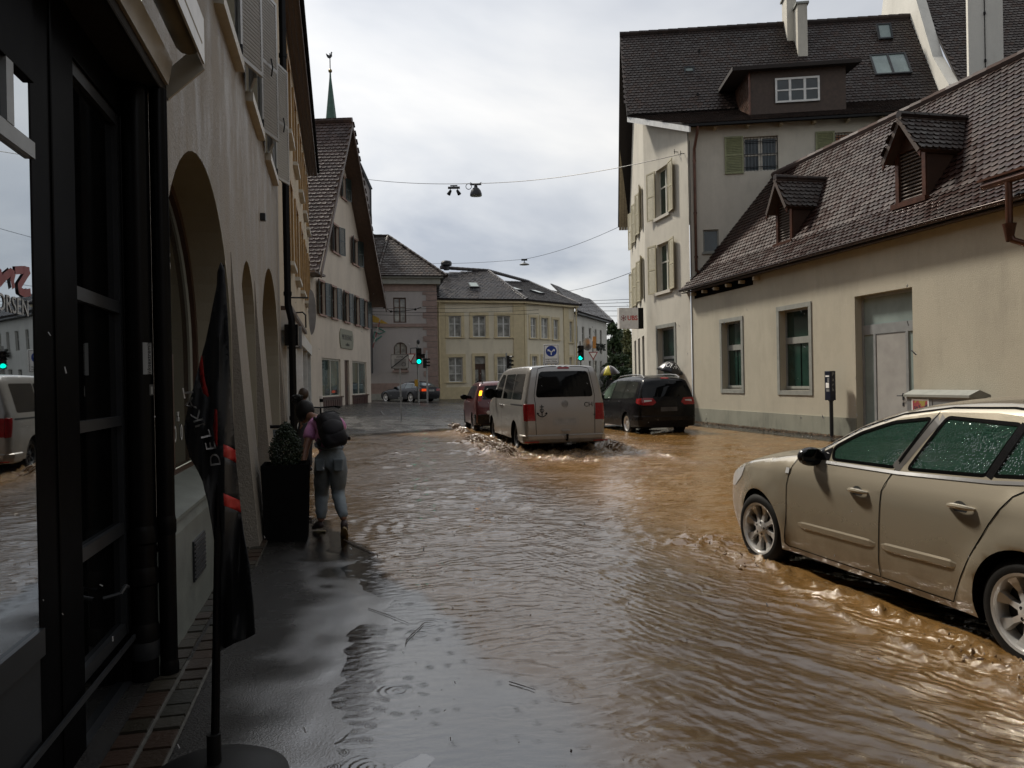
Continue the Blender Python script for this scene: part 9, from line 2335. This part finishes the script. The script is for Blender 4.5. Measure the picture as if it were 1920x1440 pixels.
# ---- splashes thrown up by the wheels
sp = MB(); rnd = random.Random(12)
def tongue(c, d, h, w):
    pts = []; n = 5; side = Vector((-d.y, d.x, 0))
    for k in range(n+1):
        f = k/n; pts.append(c+Vector((d.x*h*.9*f, d.y*h*.9*f, h*(1.6*f-1.1*f*f)-.02))+side*noise.noise(c*7+Vector((k*.7, 0, 0)))*w)
    sp.tube(pts, [w*(1-.75*(k/n))*rnd.uniform(.75, 1.2) for k in range(n+1)], 7)
for (cx, cy, R_, H_, rt__) in SPL:
    ang = rt__.rotation_euler.z; hd_ = Vector((math.cos(ang), math.sin(ang), 0)); amp = H_/.12
    lft = Vector((-hd_.y, hd_.x, 0)); loc = Vector((cx, cy, 0))-rt__.location; sgn_ = 1 if loc.dot(lft) > 0 else -1
    n = int(190*amp+20)
    for k in range(n):
        a = rnd.gauss(0, 1.0); r_ = abs(rnd.gauss(0, .55))*R_
        o_ = lft*sgn_*(.06+r_*rnd.uniform(.2, 1.0))+hd_*rnd.gauss(.0, .75)*R_
        c_ = Vector((cx, cy, 0))+o_; d_ = (lft*sgn_*rnd.uniform(.3, 1)+hd_*rnd.gauss(.1, .5)).normalized()
        tongue(c_, d_, H_*rnd.uniform(.35, 1.5)*math.exp(-(r_/R_)**2*.7), rnd.uniform(.012, .030)*(.6+.4*amp))
        if rnd.random() < .45:
            q = c_+d_*H_*rnd.uniform(.3, 2.2)+Vector((0, 0, H_*rnd.uniform(.4, 1.9))); s_ = rnd.uniform(.004, .013); sp.ball(q, s_, s_*rnd.uniform(.7, 1.1), s_*rnd.uniform(.8, 1.6), 6, 5)
spo = obj('splash', sp, MT['splash'], None, smooth=True, auto=80); spo['kind'] = 'stuff'; md = spo.modifiers.new('merge', 'REMESH'); md.mode = 'VOXEL'; md.voxel_size = .011; md.use_smooth_shade = True; md = spo.modifiers.new('soften', 'SMOOTH'); md.iterations = 3; md.factor = .5
# ---- brown leaves washed up along the annex wall, bits floating on the film of water
lf = MB()
def leaf(x, y, z, s, tilt=.5):
    a = rnd.uniform(0, 6.283); u = Vector((math.cos(a), math.sin(a), rnd.gauss(0, tilt*.4))); v_ = Vector((-math.sin(a), math.cos(a), rnd.gauss(0, tilt*.4))); c_ = Vector((x, y, z+s*.25)); lf.poly([c_-u*s, c_-v_*s*.5+u*s*.1, c_+u*s, c_+v_*s*.5+u*s*.1])
for k in range(3800):
    s_ = rnd.uniform(15.5, 26); t_ = 12.6-abs(rnd.gauss(0, .32)); q = ST(s_, t_); leaf(q.x, q.y, max(0.0, ground_z(q.x, q.y))+rnd.uniform(0, .03), rnd.uniform(.012, .04))
lo = obj('leaf_litter', lf, tilemat('brown_leaf', [(.06, .035, .018), (.11, .06, .03), (.04, .025, .015), (.16, .10, .05)], .45), None); lo['kind'] = 'stuff'
lf = MB()
for k in range(150):
    x = rnd.uniform(-.9, 2.4); y = rnd.uniform(2.6, 9); leaf(x, y, .004, rnd.uniform(.003, .011), .9)
do = obj('floating_debris', lf, MT['wood_dark'], None); do['kind'] = 'stuff'
def twig(pix, r, label):
    pts = [gnd(x, y, .008) for x, y in pix]; m = MB(); m.tube(pts, [r*1.0]*(len(pts)-1)+[r*.5], 6); tag(obj('twig', m, MT['wood_dark'], None), label, 'twig')
twig([(794, 1168), (785, 1178), (772, 1190), (762, 1200), (760, 1208)], .0028, 'thin curved dark twig lying in the shallow water in the foreground')
twig([(955, 1278), (975, 1284), (1003, 1293)], .0026, 'short straight dark twig lying at the edge of the calm water')
twig([(690, 1140), (725, 1152), (766, 1168)], .0022, 'long thin stalk lying along the edge of the pavement')
twig([(645, 1012), (665, 1022), (712, 1042)], .005, 'pale stick lying on wet pavement beside the woman')
# ---- falling rain
rn = MB()
for k in range(420):
    y = rnd.uniform(1.6, 22); x = rnd.uniform(-.66, .66)*y; z = rnd.uniform(.1, 1.6+.12*y); s_ = rnd.uniform(.0012, .0022)*(1+.05*y); d_ = Vector((rnd.gauss(.004, .004), 0, -rnd.uniform(.004, .014)*(1+.03*y)))
    rn.tube([Vector((x, y, z)), Vector((x, y, z))+d_], [s_*.8, s_], 5)
ro = obj('raindrops', rn, plain('raindrop', (.5, .5, .5), .1, 0, .05), None); ro['kind'] = 'stuff'
# ================================================================= THE STREET BEHIND THE CAMERA (unseen houses, added to be reflected in glass, paint and water)
def reflection_house(f, L_, h, label, wallm, roofm, n):
    t = thing('reflection_house', label, 'building', tuple(f.pt(L_/2, 0)))
    ho = [rect(L_*(k+.5)/n-.55, L_*(k+.5)/n+.55, z, z+1.7) for k in range(n) for z in (1.0, 4.1, 7.0) if z+2 < h]
    obj('wall', wall(f, rect(0, L_, -.1, h), ho, .2), wallm, t)
    for q in ho:
        m = MB(); m.quad(*[f.pt(a, z, -.18) for a, z in q]); obj('window', m, MT['glass'], t)
    m = MB(); sheet(m, [f.pt(-.2, h-.1, .5), f.pt(L_+.2, h-.1, .5), f.pt(L_+.2, h+4.5, -5), f.pt(-.2, h+4.5, -5)], .15); obj('roof', m, roofm, t)
q = ST(-22, -1.1); reflection_house(Fac((q.x, q.y), D2), 22.3, 9.5, 'unseen cream house added for reflections, beside and behind the viewer on the left', MT['ochre_wall'], MT['underlay'], 7)
q = ST(8.3, 12.9); reflection_house(Fac((q.x, q.y), (-D2.x, -D2.y)), 26, 9.5, 'unseen pale house added for reflections, continuing the right hand side of the street behind the viewer', MT['arcade'], MT['underlay'], 8)
q = ST(-22, 14); reflection_house(Fac((q.x, q.y), (-N2.x, -N2.y)), 16, 10, 'unseen dark house added for reflections, closing the street far behind the viewer', MT['soffit_brown'], MT['underlay'], 5)  # walls kept dark so the car rears mirror little light
